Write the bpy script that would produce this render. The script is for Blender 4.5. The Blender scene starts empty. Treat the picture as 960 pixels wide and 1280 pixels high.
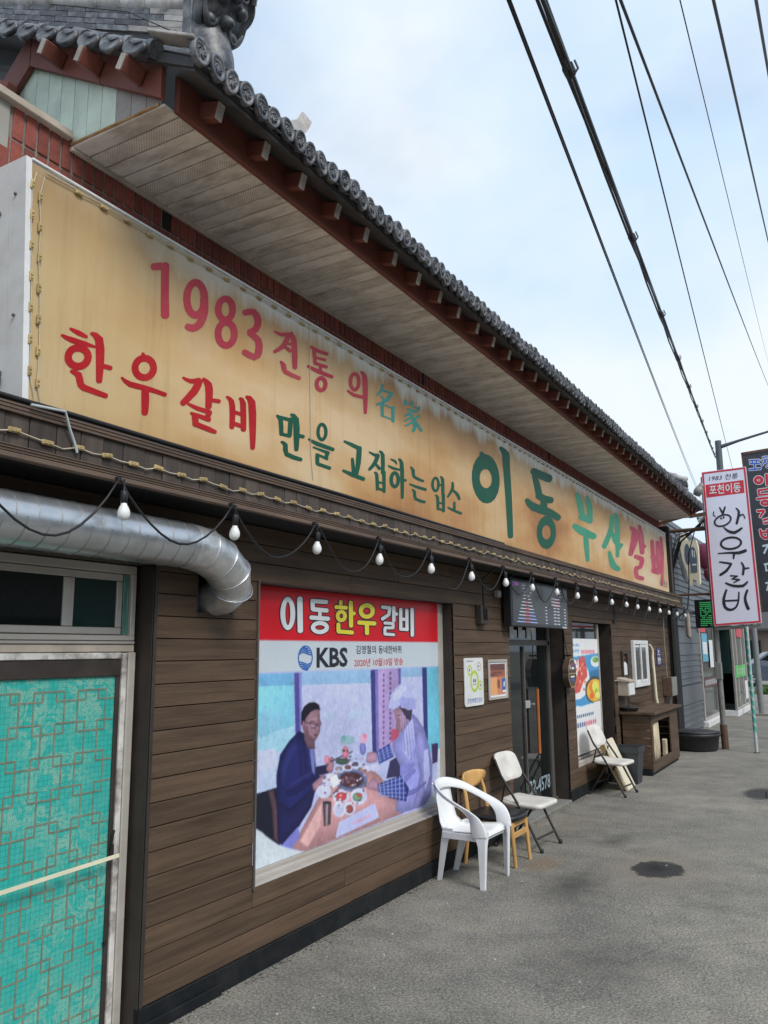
import bpy, bmesh, math, random
import numpy as np
from mathutils import Vector, Matrix
random.seed(7)
SC = bpy.context.scene
COL = SC.collection

# ------------------------------------------------------------------ camera
YAW, PITCH, ROLL = math.radians(29.915), math.radians(9.76), math.radians(-0.484)
CAM_X, CAM_H = 3.047, 1.75
cy_, sy_, cp_, sp_ = math.cos(YAW), math.sin(YAW), math.cos(PITCH), math.sin(PITCH)
fwd = Vector((-sy_*cp_, cy_*cp_, sp_))
rgt0 = Vector((cy_, sy_, 0)); up0 = rgt0.cross(fwd)
rgt = math.cos(ROLL)*rgt0 + math.sin(ROLL)*up0
upv = math.cos(ROLL)*up0 - math.sin(ROLL)*rgt0
cd = bpy.data.cameras.new('camera')
cam = bpy.data.objects.new('camera', cd); COL.objects.link(cam)
cam.matrix_world = Matrix(((rgt.x, upv.x, -fwd.x, CAM_X), (rgt.y, upv.y, -fwd.y, 0), (rgt.z, upv.z, -fwd.z, CAM_H), (0, 0, 0, 1)))
cd.sensor_fit = 'VERTICAL'; cd.sensor_height = 36.0
cd.lens = 36.0*1011.3/1280.0
cd.clip_start = 0.05; cd.clip_end = 3000
SC.camera = cam

# ------------------------------------------------------------------ sky, sun, exposure
SUN_ELEV, SUN_AZ = math.radians(46), math.radians(112)      # azimuth from +Y towards +X
w = bpy.data.worlds.new('World'); SC.world = w; w.use_nodes = True
nt = w.node_tree; N = nt.nodes; L = nt.links; N.clear()
out = N.new('ShaderNodeOutputWorld'); bg = N.new('ShaderNodeBackground'); bg.inputs[1].default_value = 0.092
sky = N.new('ShaderNodeTexSky'); sky.sky_type = 'NISHITA'; sky.sun_disc = False
sky.sun_elevation = SUN_ELEV; sky.sun_rotation = SUN_AZ; sky.dust_density = 1.6; sky.air_density = 1.0
tc = N.new('ShaderNodeTexCoord'); mp = N.new('ShaderNodeMapping'); mp.inputs['Scale'].default_value = (1.0, 1.0, 1.5)
mp.inputs['Location'].default_value = (2.3, 0.7, 0.15)
n1 = N.new('ShaderNodeTexNoise'); n1.inputs['Scale'].default_value = 1.7; n1.inputs['Detail'].default_value = 5; n1.inputs['Roughness'].default_value = 0.48
n1.inputs['Distortion'].default_value = 0.25
r1 = N.new('ShaderNodeValToRGB'); r1.color_ramp.elements[0].position = 0.34; r1.color_ramp.elements[1].position = 0.58
r1.color_ramp.elements[0].color = (0.55, 0.55, 0.55, 1); r1.color_ramp.elements[1].color = (0.93, 0.93, 0.93, 1)
r1.color_ramp.interpolation = 'EASE'
n2 = N.new('ShaderNodeTexNoise'); n2.inputs['Scale'].default_value = 2.3; n2.inputs['Detail'].default_value = 6
r2 = N.new('ShaderNodeValToRGB'); r2.color_ramp.elements[0].position = 0.38; r2.color_ramp.elements[1].position = 0.60
r2.color_ramp.elements[0].color = (3.7, 4.75, 5.95, 1); r2.color_ramp.elements[1].color = (5.15, 5.55, 5.9, 1)
mx = N.new('ShaderNodeMixRGB')
L.new(tc.outputs['Generated'], mp.inputs[0]); L.new(mp.outputs[0], n1.inputs['Vector']); L.new(mp.outputs[0], n2.inputs['Vector'])
L.new(n1.outputs[0], r1.inputs[0]); L.new(n2.outputs[0], r2.inputs[0])
L.new(r1.outputs[0], mx.inputs[0]); L.new(sky.outputs[0], mx.inputs[1]); L.new(r2.outputs[0], mx.inputs[2])
L.new(mx.outputs[0], bg.inputs[0]); L.new(bg.outputs[0], out.inputs[0])
sd = bpy.data.lights.new('sun', 'SUN'); sd.energy = 1.3; sd.angle = math.radians(20); sd.color = (1.0, 0.965, 0.91)
sun = bpy.data.objects.new('sun', sd); COL.objects.link(sun); sun.location = (8, -4, 20)
sdir = Vector((math.sin(SUN_AZ)*math.cos(SUN_ELEV), math.cos(SUN_AZ)*math.cos(SUN_ELEV), math.sin(SUN_ELEV)))
sun.rotation_euler = sdir.to_track_quat('Z', 'Y').to_euler()
SC.view_settings.view_transform = 'Standard'; SC.view_settings.look = 'None'
SC.view_settings.exposure = 1.0; SC.view_settings.gamma = 1.0; SC.view_settings.use_curve_mapping = False
SC.cycles.max_bounces = 8; SC.cycles.diffuse_bounces = 4

# ------------------------------------------------------------------ lettering and print data (metres*1000 on the sign / poster planes)
SIGN_LETTERS=[
('r2','2595 3576 -1 8 8 -14 -5 25 16 -24 -6 34 30 -23 -6 36 31 -25 -7 38 18 -27 -5 29 10 -16 -2 10/2681 3642 14 6 -27 -16 40 17 -46 -30 53 22 -52 -81 53 21 -50 -97 53 21 -50 -91 55 21 -51 -75 55 21 -48 -28 42 16 -28 -16 14 5'),
('r2','2999 3576 -56 -22 52 -14 -53 -8 41 -27 -45 6 26 -38 -34 20 9 -45 -19 32 -9 -48 -2 40 -26 -45 14 44 -40 -38 30 44 -51 -28 42 40 -55 -15 49 31 -55 0 52 20 -50 14 51 8 -39 26 43 -6 -25 38 33 -20 -9 46 19 -32 9 48 2 -40 27 47 -16 -45 42 40 -31 -46 53 30 -44 -42 59 17 -53 -34 59 2 -56 -22/2958 3578 15 7 -29 -18 45 19 -51 -32 59 25 -56 -58 60 24 -61 -63 61 16 -71 -52 57 5 -71 -34 47 -9 -62 -6 27 -27 -41 19 5 -39 -16 36 -16 -41 3 40 -20 -38 8 34 -16 -29 6 20 -6 -10'),
('r2','3220 3601 -55 -21 52 -5 -53 -8 41 -19 -45 7 27 -31 -33 19 9 -39 -18 30 -8 -43 -1 38 -25 -44 15 42 -38 -39 30 42 -49 -32 42 38 -55 -21 50 31 -55 -9 53 20 -50 6 51 7 -40 19 44 -6 -26 30 32 -19 -9 39 17 -30 8 44 2 -38 25 45 -16 -43 40 41 -31 -44 51 34 -44 -40 57 22 -52 -32 57 9 -55 -21/3239 3467 -57 -20 54 -9 -55 -6 42 -22 -47 7 26 -33 -34 20 9 -41 -19 31 -10 -45 -1 39 -27 -44 15 42 -41 -39 31 42 -52 -30 43 38 -56 -19 51 29 -57 -5 54 19 -51 8 52 6 -40 22 45 -7 -25 33 33 -20 -9 41 19 -31 10 45 1 -39 28 46 -16 -44 43 41 -33 -44 54 33 -45 -40 60 21 -54 -32 59 7 -57 -20'),
('r2','3276 3594 -4 8 13 -12 -10 23 24 -20 -14 30 46 -13 -7 34 32 -24 24 44 -11 -53 53 38 -42 -57 62 28 -65 -49 61 11 -70 -29 47 -11 -66 -5 26 -26 -49 11 19 -27 -28 17 14 -21 -16 10 5 -7/3318 3503 6 9 -8 -19 20 28 -14 -34 27 37 8 -43 34 40 -4 -51 54 38 -49 -62 65 24 -69 -52 65 12 -71 -30 54 -6 -49 5 -2 -41 -34 40 -25 -42 -18 44 -25 -39 12 35 -20 -29 8 20 -7 -10'),
('r1','2157 3112 1 4 -1 -7 4 10 -2 -12 6 13 11 -18 9 19 14 -24 11 25 14 -25 9 21 12 -19 6 15 -2 -14 5 12 -1 -8 1 4/2116 3069 2 3 -2 -6 4 9 -1 -11 5 13 14 -19 8 20 21 -25 8 27 29 -25 7 27 30 -22 6 24 24 -18 5 17 16 -13 3 12 1 -10 2 9 0 -6 1 3/2281 3025 -39 -13 36 -7 -37 -1 28 -18 -33 10 18 -28 -24 20 5 -34 -14 27 -8 -37 -2 33 -19 -36 9 34 -29 -32 20 33 -36 -25 29 28 -40 -16 35 21 -39 -4 37 12 -35 6 36 2 -28 17 32 -9 -18 27 24 -19 -5 33 14 -27 7 37 3 -33 19 38 -9 -36 30 34 -21 -34 38 27 -30 -30 41 17 -36 -23 41 6 -39 -13/2265 3129 1 4 -1 -8 5 12 -2 -14 6 16 9 -22 18 27 -8 -40 42 27 -36 -66 48 17 -44 -69 45 13 -41 -63 39 10 -36 -48 33 8 -29 -14 25 6 -17 -7 8 2/2334 3000 1 6 0 -11 5 17 1 -20 5 23 16 -21 6 23 16 -21 5 23 1 -20 5 17 0 -11 1 6/2172 2928 1 3 0 -7 3 11 0 -13 4 15 12 -19 10 23 1 -29 28 26 -24 -43 35 18 -25 -41 30 23 -8 -33 15 30 13 -30 10 28 41 -29 9 26 38 -26 8 24 -1 -21 6 18 -1 -12 2 6'),
('r1','2562 3136 4 4 -6 -9 12 11 -11 -15 16 14 -8 -19 15 13 -7 -19 14 12 -10 -13 11 10 -6 -8 3 4/2662 3093 -44 -13 42 -8 -43 -2 32 -20 -37 10 20 -29 -27 20 5 -36 -15 28 -9 -38 -2 33 -22 -37 11 36 -33 -34 23 35 -41 -26 33 30 -45 -15 39 22 -44 -4 42 13 -39 8 40 2 -30 19 35 -9 -19 28 26 -19 -5 35 15 -28 9 39 2 -34 22 39 -11 -37 34 35 -24 -36 43 27 -34 -31 46 16 -41 -23 46 4 -44 -13/2446 2982 3 3 -4 -6 7 8 -5 -11 8 11 8 -24 13 19 18 -31 12 28 36 -25 6 29 48 -22 7 26 59 -23 8 24 48 -23 8 23 -1 -20 6 17 -1 -11 2 5/2585 2978 12 3 -23 -11 35 11 -39 -21 45 14 -44 -38 48 14 -46 -45 48 13 -46 -45 45 11 -43 -36 40 9 -35 -15 31 6 -21 -8 10 2'),
('r1','2830 3095 2 3 -2 -6 5 9 -3 -11 8 13 14 -19 9 19 23 -22 5 25 34 -16 -3 28 33 -19 -6 31 16 -23 -5 23 9 -13 -2 7/2953 3127 12 -1 -26 -4 36 -1 -46 -8 47 -2 -62 -25 50 -4 -71 -30 46 -12 -82 -31 36 -16 -69 -21 30 -15 -33 6 23 -11 -19 4 8 -4/2972 3133 4 5 -6 -10 12 13 -10 -17 17 17 -5 -29 29 27 -20 -42 50 31 -47 -46 58 20 -55 -45 56 15 -55 -51 52 12 -52 -43 49 11 -43 -18 37 8 -25 -10 12 3/3034 3033 1 6 1 -12 4 18 3 -19 5 23 24 -19 5 23 25 -19 5 24 3 -20 4 18 1 -12 2 6/2870 2971 3 4 -3 -8 7 12 -3 -14 8 15 19 -20 10 19 29 -25 10 24 39 -23 9 25 32 -24 9 27 0 -23 7 20 -1 -13 3 6/3031 2981 11 0 -24 -4 33 0 -41 -8 42 -1 -49 -18 40 0 -48 -19 40 0 -38 -7 30 -1 -22 -3 10 0/2892 2928 2 4 -1 -8 4 12 0 -14 6 16 11 -18 7 19 21 -21 9 23 36 -24 10 25 30 -26 11 26 -2 -23 9 20 -2 -13 3 7/2919 2934 11 3 -21 -10 33 10 -37 -19 43 14 -39 -36 44 14 -41 -37 46 15 -39 -21 35 12 -22 -12 11 4/2926 2879 3 7 -2 -14 10 21 -3 -25 12 28 32 -30 13 28 37 -30 13 28 17 -28 12 24 5 -23 11 20 -3 -18 8 15 -2 -10 2 5'),
('r1','3155 3086 2 3 -3 -7 7 11 -4 -13 9 14 4 -21 20 22 -11 -32 41 22 -36 -46 48 17 -45 -50 49 13 -48 -56 45 9 -45 -45 41 8 -37 -14 32 6 -22 -8 11 2/3259 3104 3 5 -3 -10 8 15 -3 -18 10 20 -8 -22 32 23 -28 -39 50 17 -44 -89 50 13 -45 -84 46 11 -41 -17 36 8 -24 -9 12 2/3199 3016 3 5 -1 -11 6 17 0 -19 8 22 35 -21 9 22 36 -20 9 22 -1 -20 7 18 -1 -12 2 6/3200 2951 3 7 -1 -13 7 19 -1 -21 10 24 34 -24 10 25 34 -24 10 25 -1 -22 8 19 -1 -12 3 6/3313 3129 2 5 -2 -10 8 15 -3 -18 11 20 -1 -25 33 30 -24 -46 62 26 -55 -85 65 19 -59 -92 60 15 -52 -82 50 11 -44 -61 40 8 -35 -14 30 7 -20 -8 10 2'),
('r2','3554 3593 2 3 -3 -6 7 10 -4 -12 9 13 15 -17 12 19 25 -20 7 25 38 -12 0 25 35 -12 -3 25 13 -18 -2 19 6 -11 -1 7/3700 3636 13 1 -27 -7 37 4 -46 -13 47 5 -66 -43 47 2 -73 -45 39 -8 -78 -27 22 -15 -59 -14 15 -13 -20 7 12 -10 -11 5 4 -4/3625 3536 3 4 -4 -8 10 12 -7 -15 13 16 25 -25 19 23 20 -32 24 29 -13 -27 19 23 -9 -16 7 8/3716 3644 6 4 -11 -10 19 13 -19 -17 25 16 -19 -34 40 22 -32 -50 55 24 -51 -72 59 21 -55 -71 57 19 -52 -57 52 17 -49 -43 47 16 -41 -21 36 12 -24 -11 12 3/3657 3551 1 5 1 -9 3 14 3 -14 4 18 31 -10 3 19 32 -10 3 19 4 -15 2 14 2 -8 1 5/3617 3430 4 3 -7 -8 13 11 -11 -14 17 15 -9 -25 28 23 -21 -33 47 24 -46 -41 48 23 -23 -43 28 31 47 -31 17 28 55 -24 14 26 -4 -23 11 20 -3 -13 4 7'),
('r2','3919 3620 4 5 -5 -11 12 16 -8 -18 16 20 19 -24 18 25 31 -26 17 28 39 -21 12 26 33 -19 10 25 0 -20 8 18 -1 -11 2 6/3952 3563 2 5 0 -10 6 16 0 -17 8 20 53 -11 9 20 54 -11 9 21 -1 -18 7 16 -1 -10 2 6/3957 3616 10 4 -20 -10 31 11 -35 -19 41 16 -35 -52 40 15 -35 -51 41 14 -35 -18 31 11 -21 -10 11 3/3956 3523 2 6 -1 -11 8 18 -1 -20 11 24 56 -16 11 24 57 -17 11 25 -1 -21 8 19 -1 -12 3 6/4029 3531 9 3 -18 -8 27 8 -32 -15 37 11 -36 -26 36 11 -36 -27 36 11 -32 -14 28 8 -19 -8 10 3/3888 3484 4 5 -4 -11 10 16 -5 -18 13 20 36 -23 17 26 53 -28 18 31 64 -24 16 28 53 -21 13 25 -3 -21 10 18 -3 -12 4 7/4116 3433 -48 -14 44 -4 -45 -4 35 -14 -38 6 22 -22 -28 14 7 -28 -14 22 -8 -31 0 28 -22 -31 14 30 -35 -28 27 30 -42 -23 37 27 -48 -15 44 21 -47 -6 46 13 -43 5 44 4 -34 13 37 -5 -21 22 27 -14 -7 27 14 -22 8 32 0 -28 22 32 -14 -31 35 29 -28 -31 44 24 -38 -28 49 16 -45 -22 49 6 -48 -14'),
('r2','4521 3567 -51 -15 47 -8 -48 -5 37 -18 -42 5 24 -25 -30 14 8 -31 -16 23 -9 -33 0 28 -24 -31 16 31 -37 -27 29 30 -46 -20 40 28 -51 -12 47 22 -51 -2 50 15 -46 8 47 5 -36 17 40 -4 -23 25 29 -14 -7 30 15 -22 9 33 0 -28 24 32 -15 -31 38 28 -31 -32 48 21 -41 -29 53 13 -49 -23 52 2 -51 -15/4346 3457 5 4 -7 -9 14 13 -11 -16 19 17 11 -26 22 24 28 -30 17 29 59 -18 10 27 54 -15 8 25 3 -20 7 19 1 -12 2 7/4516 3640 5 5 -8 -10 16 14 -13 -18 21 19 -9 -28 42 28 -31 -48 67 28 -62 -80 72 22 -69 -89 68 19 -62 -90 56 15 -51 -70 43 11 -38 -16 33 9 -22 -9 11 3'),
('g2','4814 3638 9 2 -19 -7 28 7 -33 -13 36 9 -42 -28 39 7 -50 -31 36 1 -62 -29 22 -4 -49 -20 13 -4 -15 1 10 -3 -8 0 3 -1/4795 3586 3 4 -2 -8 7 13 -1 -14 9 17 67 -8 9 17 69 -8 10 17 -2 -14 8 13 -2 -9 3 5/4957 3614 11 -1 -25 -2 33 -2 -45 -5 43 -2 -71 -28 42 -5 -84 -30 31 -14 -101 -26 15 -15 -80 -17 9 -12 -14 8 7 -9 -8 4 3 -3/4778 3541 4 3 -5 -6 10 9 -8 -11 13 11 10 -18 17 14 7 -20 19 16 -12 -15 15 12 -7 -9 5 5/4804 3505 13 4 -25 -10 37 10 -42 -18 48 14 -46 -62 46 13 -44 -60 45 11 -40 -16 34 9 -22 -8 11 3/4807 3487 2 3 -2 -6 6 9 -2 -10 8 12 73 -10 9 13 74 -10 10 14 -4 -12 9 11 -3 -8 3 4/4963 3511 13 3 -26 -10 39 10 -45 -18 51 14 -50 -66 47 12 -46 -64 43 11 -38 -14 32 7 -21 -7 11 2/4806 3400 1 3 -1 -6 6 9 -2 -10 7 11 69 -8 7 12 71 -8 7 12 -2 -10 6 9 -1 -6 2 3'),
('g2','5260 3635 9 3 -16 -7 24 8 -27 -13 32 11 -34 -21 39 12 -40 -23 46 15 -40 -19 35 12 -23 -10 12 3/5150 3613 11 3 -21 -9 31 10 -35 -16 41 13 -41 -28 45 13 -46 -29 50 15 -43 -19 38 11 -25 -10 12 4/5160 3595 2 2 -2 -5 7 8 -4 -9 8 10 105 -10 10 12 106 -11 12 13 -5 -11 9 10 -4 -7 3 3/5389 3622 11 0 -24 -3 32 0 -43 -7 43 1 -59 -23 38 1 -54 -22 34 0 -34 -5 25 0 -19 -3 9 0/5176 3546 3 5 -2 -9 8 13 -2 -14 11 17 57 -11 11 18 59 -11 11 18 -3 -15 9 13 -2 -8 3 4/5297 3579 7 -2 -17 0 21 -3 -30 -1 27 -5 -51 -13 28 -6 -61 -16 24 -11 -68 -13 17 -12 -54 -8 13 -11 -19 6 11 -8 -11 4 4 -3/5234 3534 10 4 -18 -11 29 14 -30 -19 39 17 -18 -40 43 19 -20 -47 49 20 -38 -39 54 18 -51 -34 56 10 -67 -31 48 2 -61 -20 41 -1 -42 -5 32 -1 -24 -2 11 -1/5253 3504 4 -2 -13 3 14 -8 -24 5 18 -11 -66 -16 16 -9 -63 -17 13 -8 -17 4 10 -6 -10 2 4 -2/5275 3471 4 -3 -12 4 13 -9 -23 6 16 -12 -70 -16 14 -10 -68 -18 12 -8 -16 4 9 -6 -9 3 3 -2/5381 3551 8 -3 -20 2 24 -7 -37 2 32 -9 -62 -14 27 -7 -56 -16 22 -6 -26 2 17 -5 -14 1 6 -2/5314 3485 7 4 -12 -9 21 11 -20 -15 28 15 14 -41 35 18 9 -44 41 21 -30 -22 31 17 -18 -13 11 5'),
('g1','3589 3094 4 4 -6 -9 13 13 -10 -17 17 17 -6 -23 28 21 -18 -34 43 17 -37 -57 43 12 -39 -50 39 9 -34 -14 30 7 -20 -8 10 3/3598 3086 2 5 0 -10 5 16 1 -18 7 21 54 -17 8 23 54 -19 9 25 0 -21 8 18 -1 -12 3 7/3724 3115 12 2 -24 -8 35 7 -41 -15 46 9 -51 -60 46 9 -50 -60 45 9 -41 -15 35 7 -24 -8 12 2/3629 2992 2 5 -1 -10 6 16 1 -18 7 21 34 -19 8 21 34 -18 8 21 0 -18 6 16 0 -11 2 6/3722 3133 4 5 -4 -10 10 14 -6 -16 13 18 1 -24 31 27 -21 -41 59 24 -54 -69 64 17 -61 -72 61 13 -56 -59 51 11 -47 -43 42 8 -38 -13 32 6 -21 -7 11 2/3790 3019 2 6 1 -12 6 19 2 -21 8 24 18 -21 8 24 18 -22 8 24 2 -20 6 18 1 -12 2 7/3633 2947 3 4 -3 -8 7 11 -3 -13 9 14 4 -19 20 21 -12 -27 43 17 -44 -42 46 13 -26 -46 30 27 50 -32 14 27 59 -24 11 24 -1 -21 8 19 -1 -12 3 6'),
('g1','4119 3119 -39 -10 36 -10 -37 -2 28 -17 -32 6 18 -23 -23 13 5 -26 -12 19 -7 -26 0 22 -20 -23 12 24 -29 -20 22 23 -36 -13 31 21 -40 -6 36 15 -39 3 38 9 -35 10 36 2 -28 17 31 -5 -17 22 23 -13 -6 26 12 -19 8 27 0 -23 19 24 -11 -24 29 20 -23 -24 38 14 -32 -21 41 6 -37 -16 40 -2 -39 -10/3906 3026 2 3 -3 -7 8 10 -5 -12 10 12 19 -21 16 20 38 -29 18 29 79 -28 15 28 72 -26 14 26 -2 -22 10 20 -2 -14 4 7/3955 2984 2 4 -1 -7 5 10 -2 -11 7 12 74 -16 10 18 73 -21 13 23 -4 -20 11 17 -3 -12 3 6/4114 2992 12 0 -25 -5 35 3 -43 -10 46 3 -51 -19 43 3 -48 -19 40 2 -38 -8 31 2 -22 -5 11 1/3986 2947 3 4 -3 -8 8 12 -3 -14 10 16 49 -19 11 17 49 -21 12 20 -3 -18 9 15 -3 -10 3 5/4000 2952 12 2 -24 -8 35 8 -40 -15 46 9 -44 -35 42 9 -41 -34 40 8 -35 -13 31 6 -21 -7 11 3/3993 2888 3 5 -2 -11 9 17 -2 -19 11 21 57 -22 12 22 58 -23 13 23 -3 -20 10 17 -2 -11 3 5'),
('g1','4303 3100 3 4 -3 -9 9 13 -4 -15 12 17 26 -21 15 22 34 -27 20 28 28 -32 23 30 15 -32 24 31 -10 -28 19 23 -7 -16 6 8/4492 3109 17 3 -34 -10 50 9 -59 -19 66 12 -71 -58 67 12 -74 -67 65 9 -71 -58 52 5 -58 -43 41 4 -38 -9 31 3 -21 -4 10 1/4405 3009 9 3 -18 -7 27 7 -30 -13 35 10 -31 -52 44 11 -39 -54 52 13 -45 -18 40 10 -26 -10 13 3/4286 2902 3 4 -2 -8 8 12 -4 -15 12 17 30 -23 16 23 45 -30 20 30 62 -32 19 29 51 -30 17 28 -4 -25 13 21 -4 -14 5 7'),
('g1','4622 3095 3 4 -4 -7 9 10 -5 -12 11 13 19 -19 15 18 24 -23 14 24 19 -21 4 25 19 -20 -1 24 12 -19 -1 19 7 -11 -1 6/4746 3107 14 0 -31 -4 43 1 -54 -9 55 1 -73 -29 55 -1 -79 -32 49 -7 -82 -24 35 -10 -64 -15 27 -9 -30 3 20 -7 -17 3 7 -3/4700 3034 6 4 -10 -9 18 11 -17 -15 25 15 1 -30 31 18 -5 -34 37 23 -26 -23 29 17 -16 -13 10 5/4759 3129 3 4 -3 -8 8 12 -3 -14 11 16 0 -19 32 21 -22 -34 56 15 -54 -80 55 11 -57 -74 52 9 -46 -15 39 7 -27 -8 14 3/4689 2962 1 4 1 -7 3 11 3 -12 4 15 -1 -15 26 18 -21 -27 46 13 -40 -63 46 10 -42 -59 43 8 -38 -12 33 6 -22 -7 11 2/4820 3003 13 2 -26 -8 40 8 -46 -16 52 10 -49 -80 48 9 -45 -80 43 8 -38 -12 33 6 -22 -7 11 2/4727 2904 1 4 0 -7 5 11 1 -12 6 14 38 -12 6 15 38 -12 7 15 1 -13 4 12 0 -8 2 4/4723 2859 3 5 -2 -9 9 14 -2 -17 11 19 32 -19 12 19 33 -19 11 19 -2 -17 9 15 -2 -10 3 5'),
('g1','4922 3106 2 3 -2 -6 7 9 -3 -10 8 11 19 -14 14 16 13 -20 25 19 -12 -24 28 12 -18 -18 20 7 -16 -8 16 5 -10 -5 5 2/4885 3053 3 3 -4 -6 9 8 -7 -10 12 11 8 -18 16 17 20 -22 15 22 47 -18 9 20 45 -13 7 16 1 -14 5 12 0 -7 2 4/5064 2981 -55 -10 50 -11 -52 0 41 -20 -45 9 26 -26 -31 17 9 -30 -17 23 -8 -30 1 27 -25 -28 17 28 -39 -23 32 27 -49 -16 44 23 -55 -7 51 17 -54 1 53 10 -49 11 51 1 -40 18 44 -8 -26 26 31 -16 -9 29 16 -23 9 31 -1 -28 25 29 -17 -29 40 24 -33 -28 50 17 -45 -24 56 8 -52 -18 56 -1 -55 -10/5035 3130 3 4 -3 -9 10 13 -6 -15 14 16 -3 -19 34 21 -23 -36 56 16 -52 -73 61 13 -60 -85 61 11 -58 -83 52 9 -50 -65 44 7 -39 -11 33 5 -22 -6 11 1/5103 2988 3 5 -2 -10 10 16 -2 -18 13 20 3 -20 13 20 3 -20 13 21 -2 -18 10 16 -2 -11 3 5'),
('g1','5223 3110 5 3 -8 -7 16 10 -14 -13 20 12 -8 -22 34 18 -23 -30 54 17 -55 -40 55 14 -33 -41 37 23 45 -29 21 24 56 -23 16 21 -5 -19 13 17 -4 -11 5 5/5202 2974 2 3 -2 -6 7 9 -4 -11 10 12 33 -16 13 17 50 -21 16 23 68 -22 15 25 57 -22 14 24 -2 -21 11 18 -1 -12 3 7/5241 2938 3 3 -4 -6 9 9 -5 -11 11 12 0 -16 25 17 -17 -24 49 14 -50 -39 52 12 -30 -43 36 22 48 -27 17 24 59 -21 14 23 -1 -20 10 18 -1 -12 3 6'),
('g1','5726 3062 -52 -9 47 -11 -49 -2 37 -19 -41 7 22 -24 -29 14 7 -27 -15 20 -9 -27 1 23 -25 -24 16 25 -38 -19 31 23 -47 -12 41 20 -52 -4 48 15 -50 4 50 9 -46 11 47 2 -35 18 40 -6 -22 23 28 -13 -6 27 14 -19 10 26 -1 -23 25 25 -16 -25 38 19 -31 -24 48 13 -42 -21 53 5 -49 -16 52 -4 -52 -9/5684 3052 2 4 0 -8 6 13 1 -14 8 17 25 -15 7 18 25 -15 8 17 1 -14 7 13 0 -9 2 5/5727 3125 4 4 -4 -8 11 11 -6 -13 14 15 -7 -18 38 20 -31 -34 63 16 -61 -75 63 12 -63 -70 58 10 -52 -15 45 7 -30 -8 15 3/5631 2958 2 4 -1 -8 7 11 -1 -12 9 14 -2 -16 32 19 -25 -28 56 13 -53 -59 55 9 -55 -55 51 8 -45 -12 39 6 -26 -7 13 2/5776 2998 17 2 -32 -9 48 9 -56 -16 63 10 -61 -78 58 9 -56 -77 53 8 -47 -13 40 7 -27 -7 14 2/5671 2907 3 4 -1 -8 6 12 0 -13 8 15 43 -13 8 15 44 -13 8 15 0 -13 7 12 -1 -8 2 4/5665 2855 3 5 -1 -10 9 15 0 -17 10 19 41 -17 10 19 41 -17 11 19 0 -17 9 15 -1 -10 3 5'),
('g1','5958 3125 11 3 -22 -7 34 7 -38 -13 44 10 -45 -32 54 10 -63 -38 58 1 -97 -43 42 -4 -83 -33 31 -4 -32 -1 23 -3 -18 0 8 -1/5971 3052 9 6 -13 -12 26 17 -21 -22 34 22 -7 -30 43 25 -14 -37 58 25 -37 -40 60 19 -44 -34 54 17 -44 -20 42 13 -26 -11 14 4/5987 2963 11 2 -23 -6 34 6 -39 -11 44 7 -48 -34 49 7 -54 -35 56 8 -49 -13 42 7 -29 -7 15 2/5854 2896 4 3 -4 -7 10 10 -6 -12 13 13 25 -19 19 17 40 -24 22 22 62 -26 21 24 52 -25 20 23 -7 -21 16 18 -5 -12 6 6'),
('g1','7019 3354 -197 -41 187 -36 -191 7 147 -82 -166 53 95 -119 -125 93 33 -143 -72 123 -29 -152 -14 139 -87 -147 43 142 -135 -127 94 132 -167 -96 135 108 -185 -56 163 76 -185 -12 175 37 -167 34 171 -6 -134 77 151 -49 -88 113 117 -87 -32 140 70 -120 29 154 14 -140 89 153 -44 -147 142 137 -101 -141 183 106 -149 -119 205 65 -182 -85 207 16 -197 -41/6564 3505 26 10 -45 -24 75 30 -77 -41 99 39 -81 -66 124 49 -106 -75 150 57 -118 -62 116 44 -70 -35 39 15/7034 3652 16 9 -24 -20 47 28 -40 -34 61 36 -23 -58 112 58 -83 -87 185 68 -181 -90 199 46 -194 -113 185 41 -167 -180 180 38 -161 -210 174 31 -158 -237 160 25 -150 -191 148 20 -130 -30 113 15 -76 -17 38 5'),
('g1','7884 3585 28 22 -32 -44 82 67 -49 -77 108 88 17 -91 120 97 40 -99 127 107 14 -101 116 107 -14 -100 109 104 -36 -89 85 80 -26 -52 29 28/7964 3571 41 11 -76 -28 121 34 -130 -50 157 44 -124 -102 181 49 -143 -116 205 52 -181 -99 211 49 -195 -81 209 47 -178 -57 160 36 -104 -32 54 12/8015 3352 33 21 -43 -44 97 65 -68 -77 128 84 -37 -91 126 89 8 -93 94 92 54 -76 44 84 62 -68 28 77 30 -61 22 60 13 -37 7 21/8244 3339 61 10 -120 -28 178 28 -207 -51 232 36 -237 -77 232 35 -237 -76 231 34 -207 -49 177 26 -120 -27 60 9/7697 3256 30 12 -49 -27 87 36 -82 -48 114 47 -67 -78 141 67 -11 -99 125 93 136 -90 100 98 165 -89 117 97 55 -101 143 90 -24 -95 142 81 -80 -76 110 62 -51 -43 38 21/8645 3032 -187 -23 162 -37 -172 11 117 -69 -141 44 61 -93 -96 72 1 -108 -42 92 -58 -111 13 102 -110 -103 66 102 -149 -86 112 93 -175 -62 146 75 -183 -30 166 50 -174 2 170 21 -149 36 159 -11 -109 66 131 -41 -58 90 92 -69 -2 107 43 -90 58 113 -14 -104 114 109 -70 -107 159 93 -120 -99 189 68 -158 -82 199 35 -182 -55 191 -1 -187 -23'),
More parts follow.
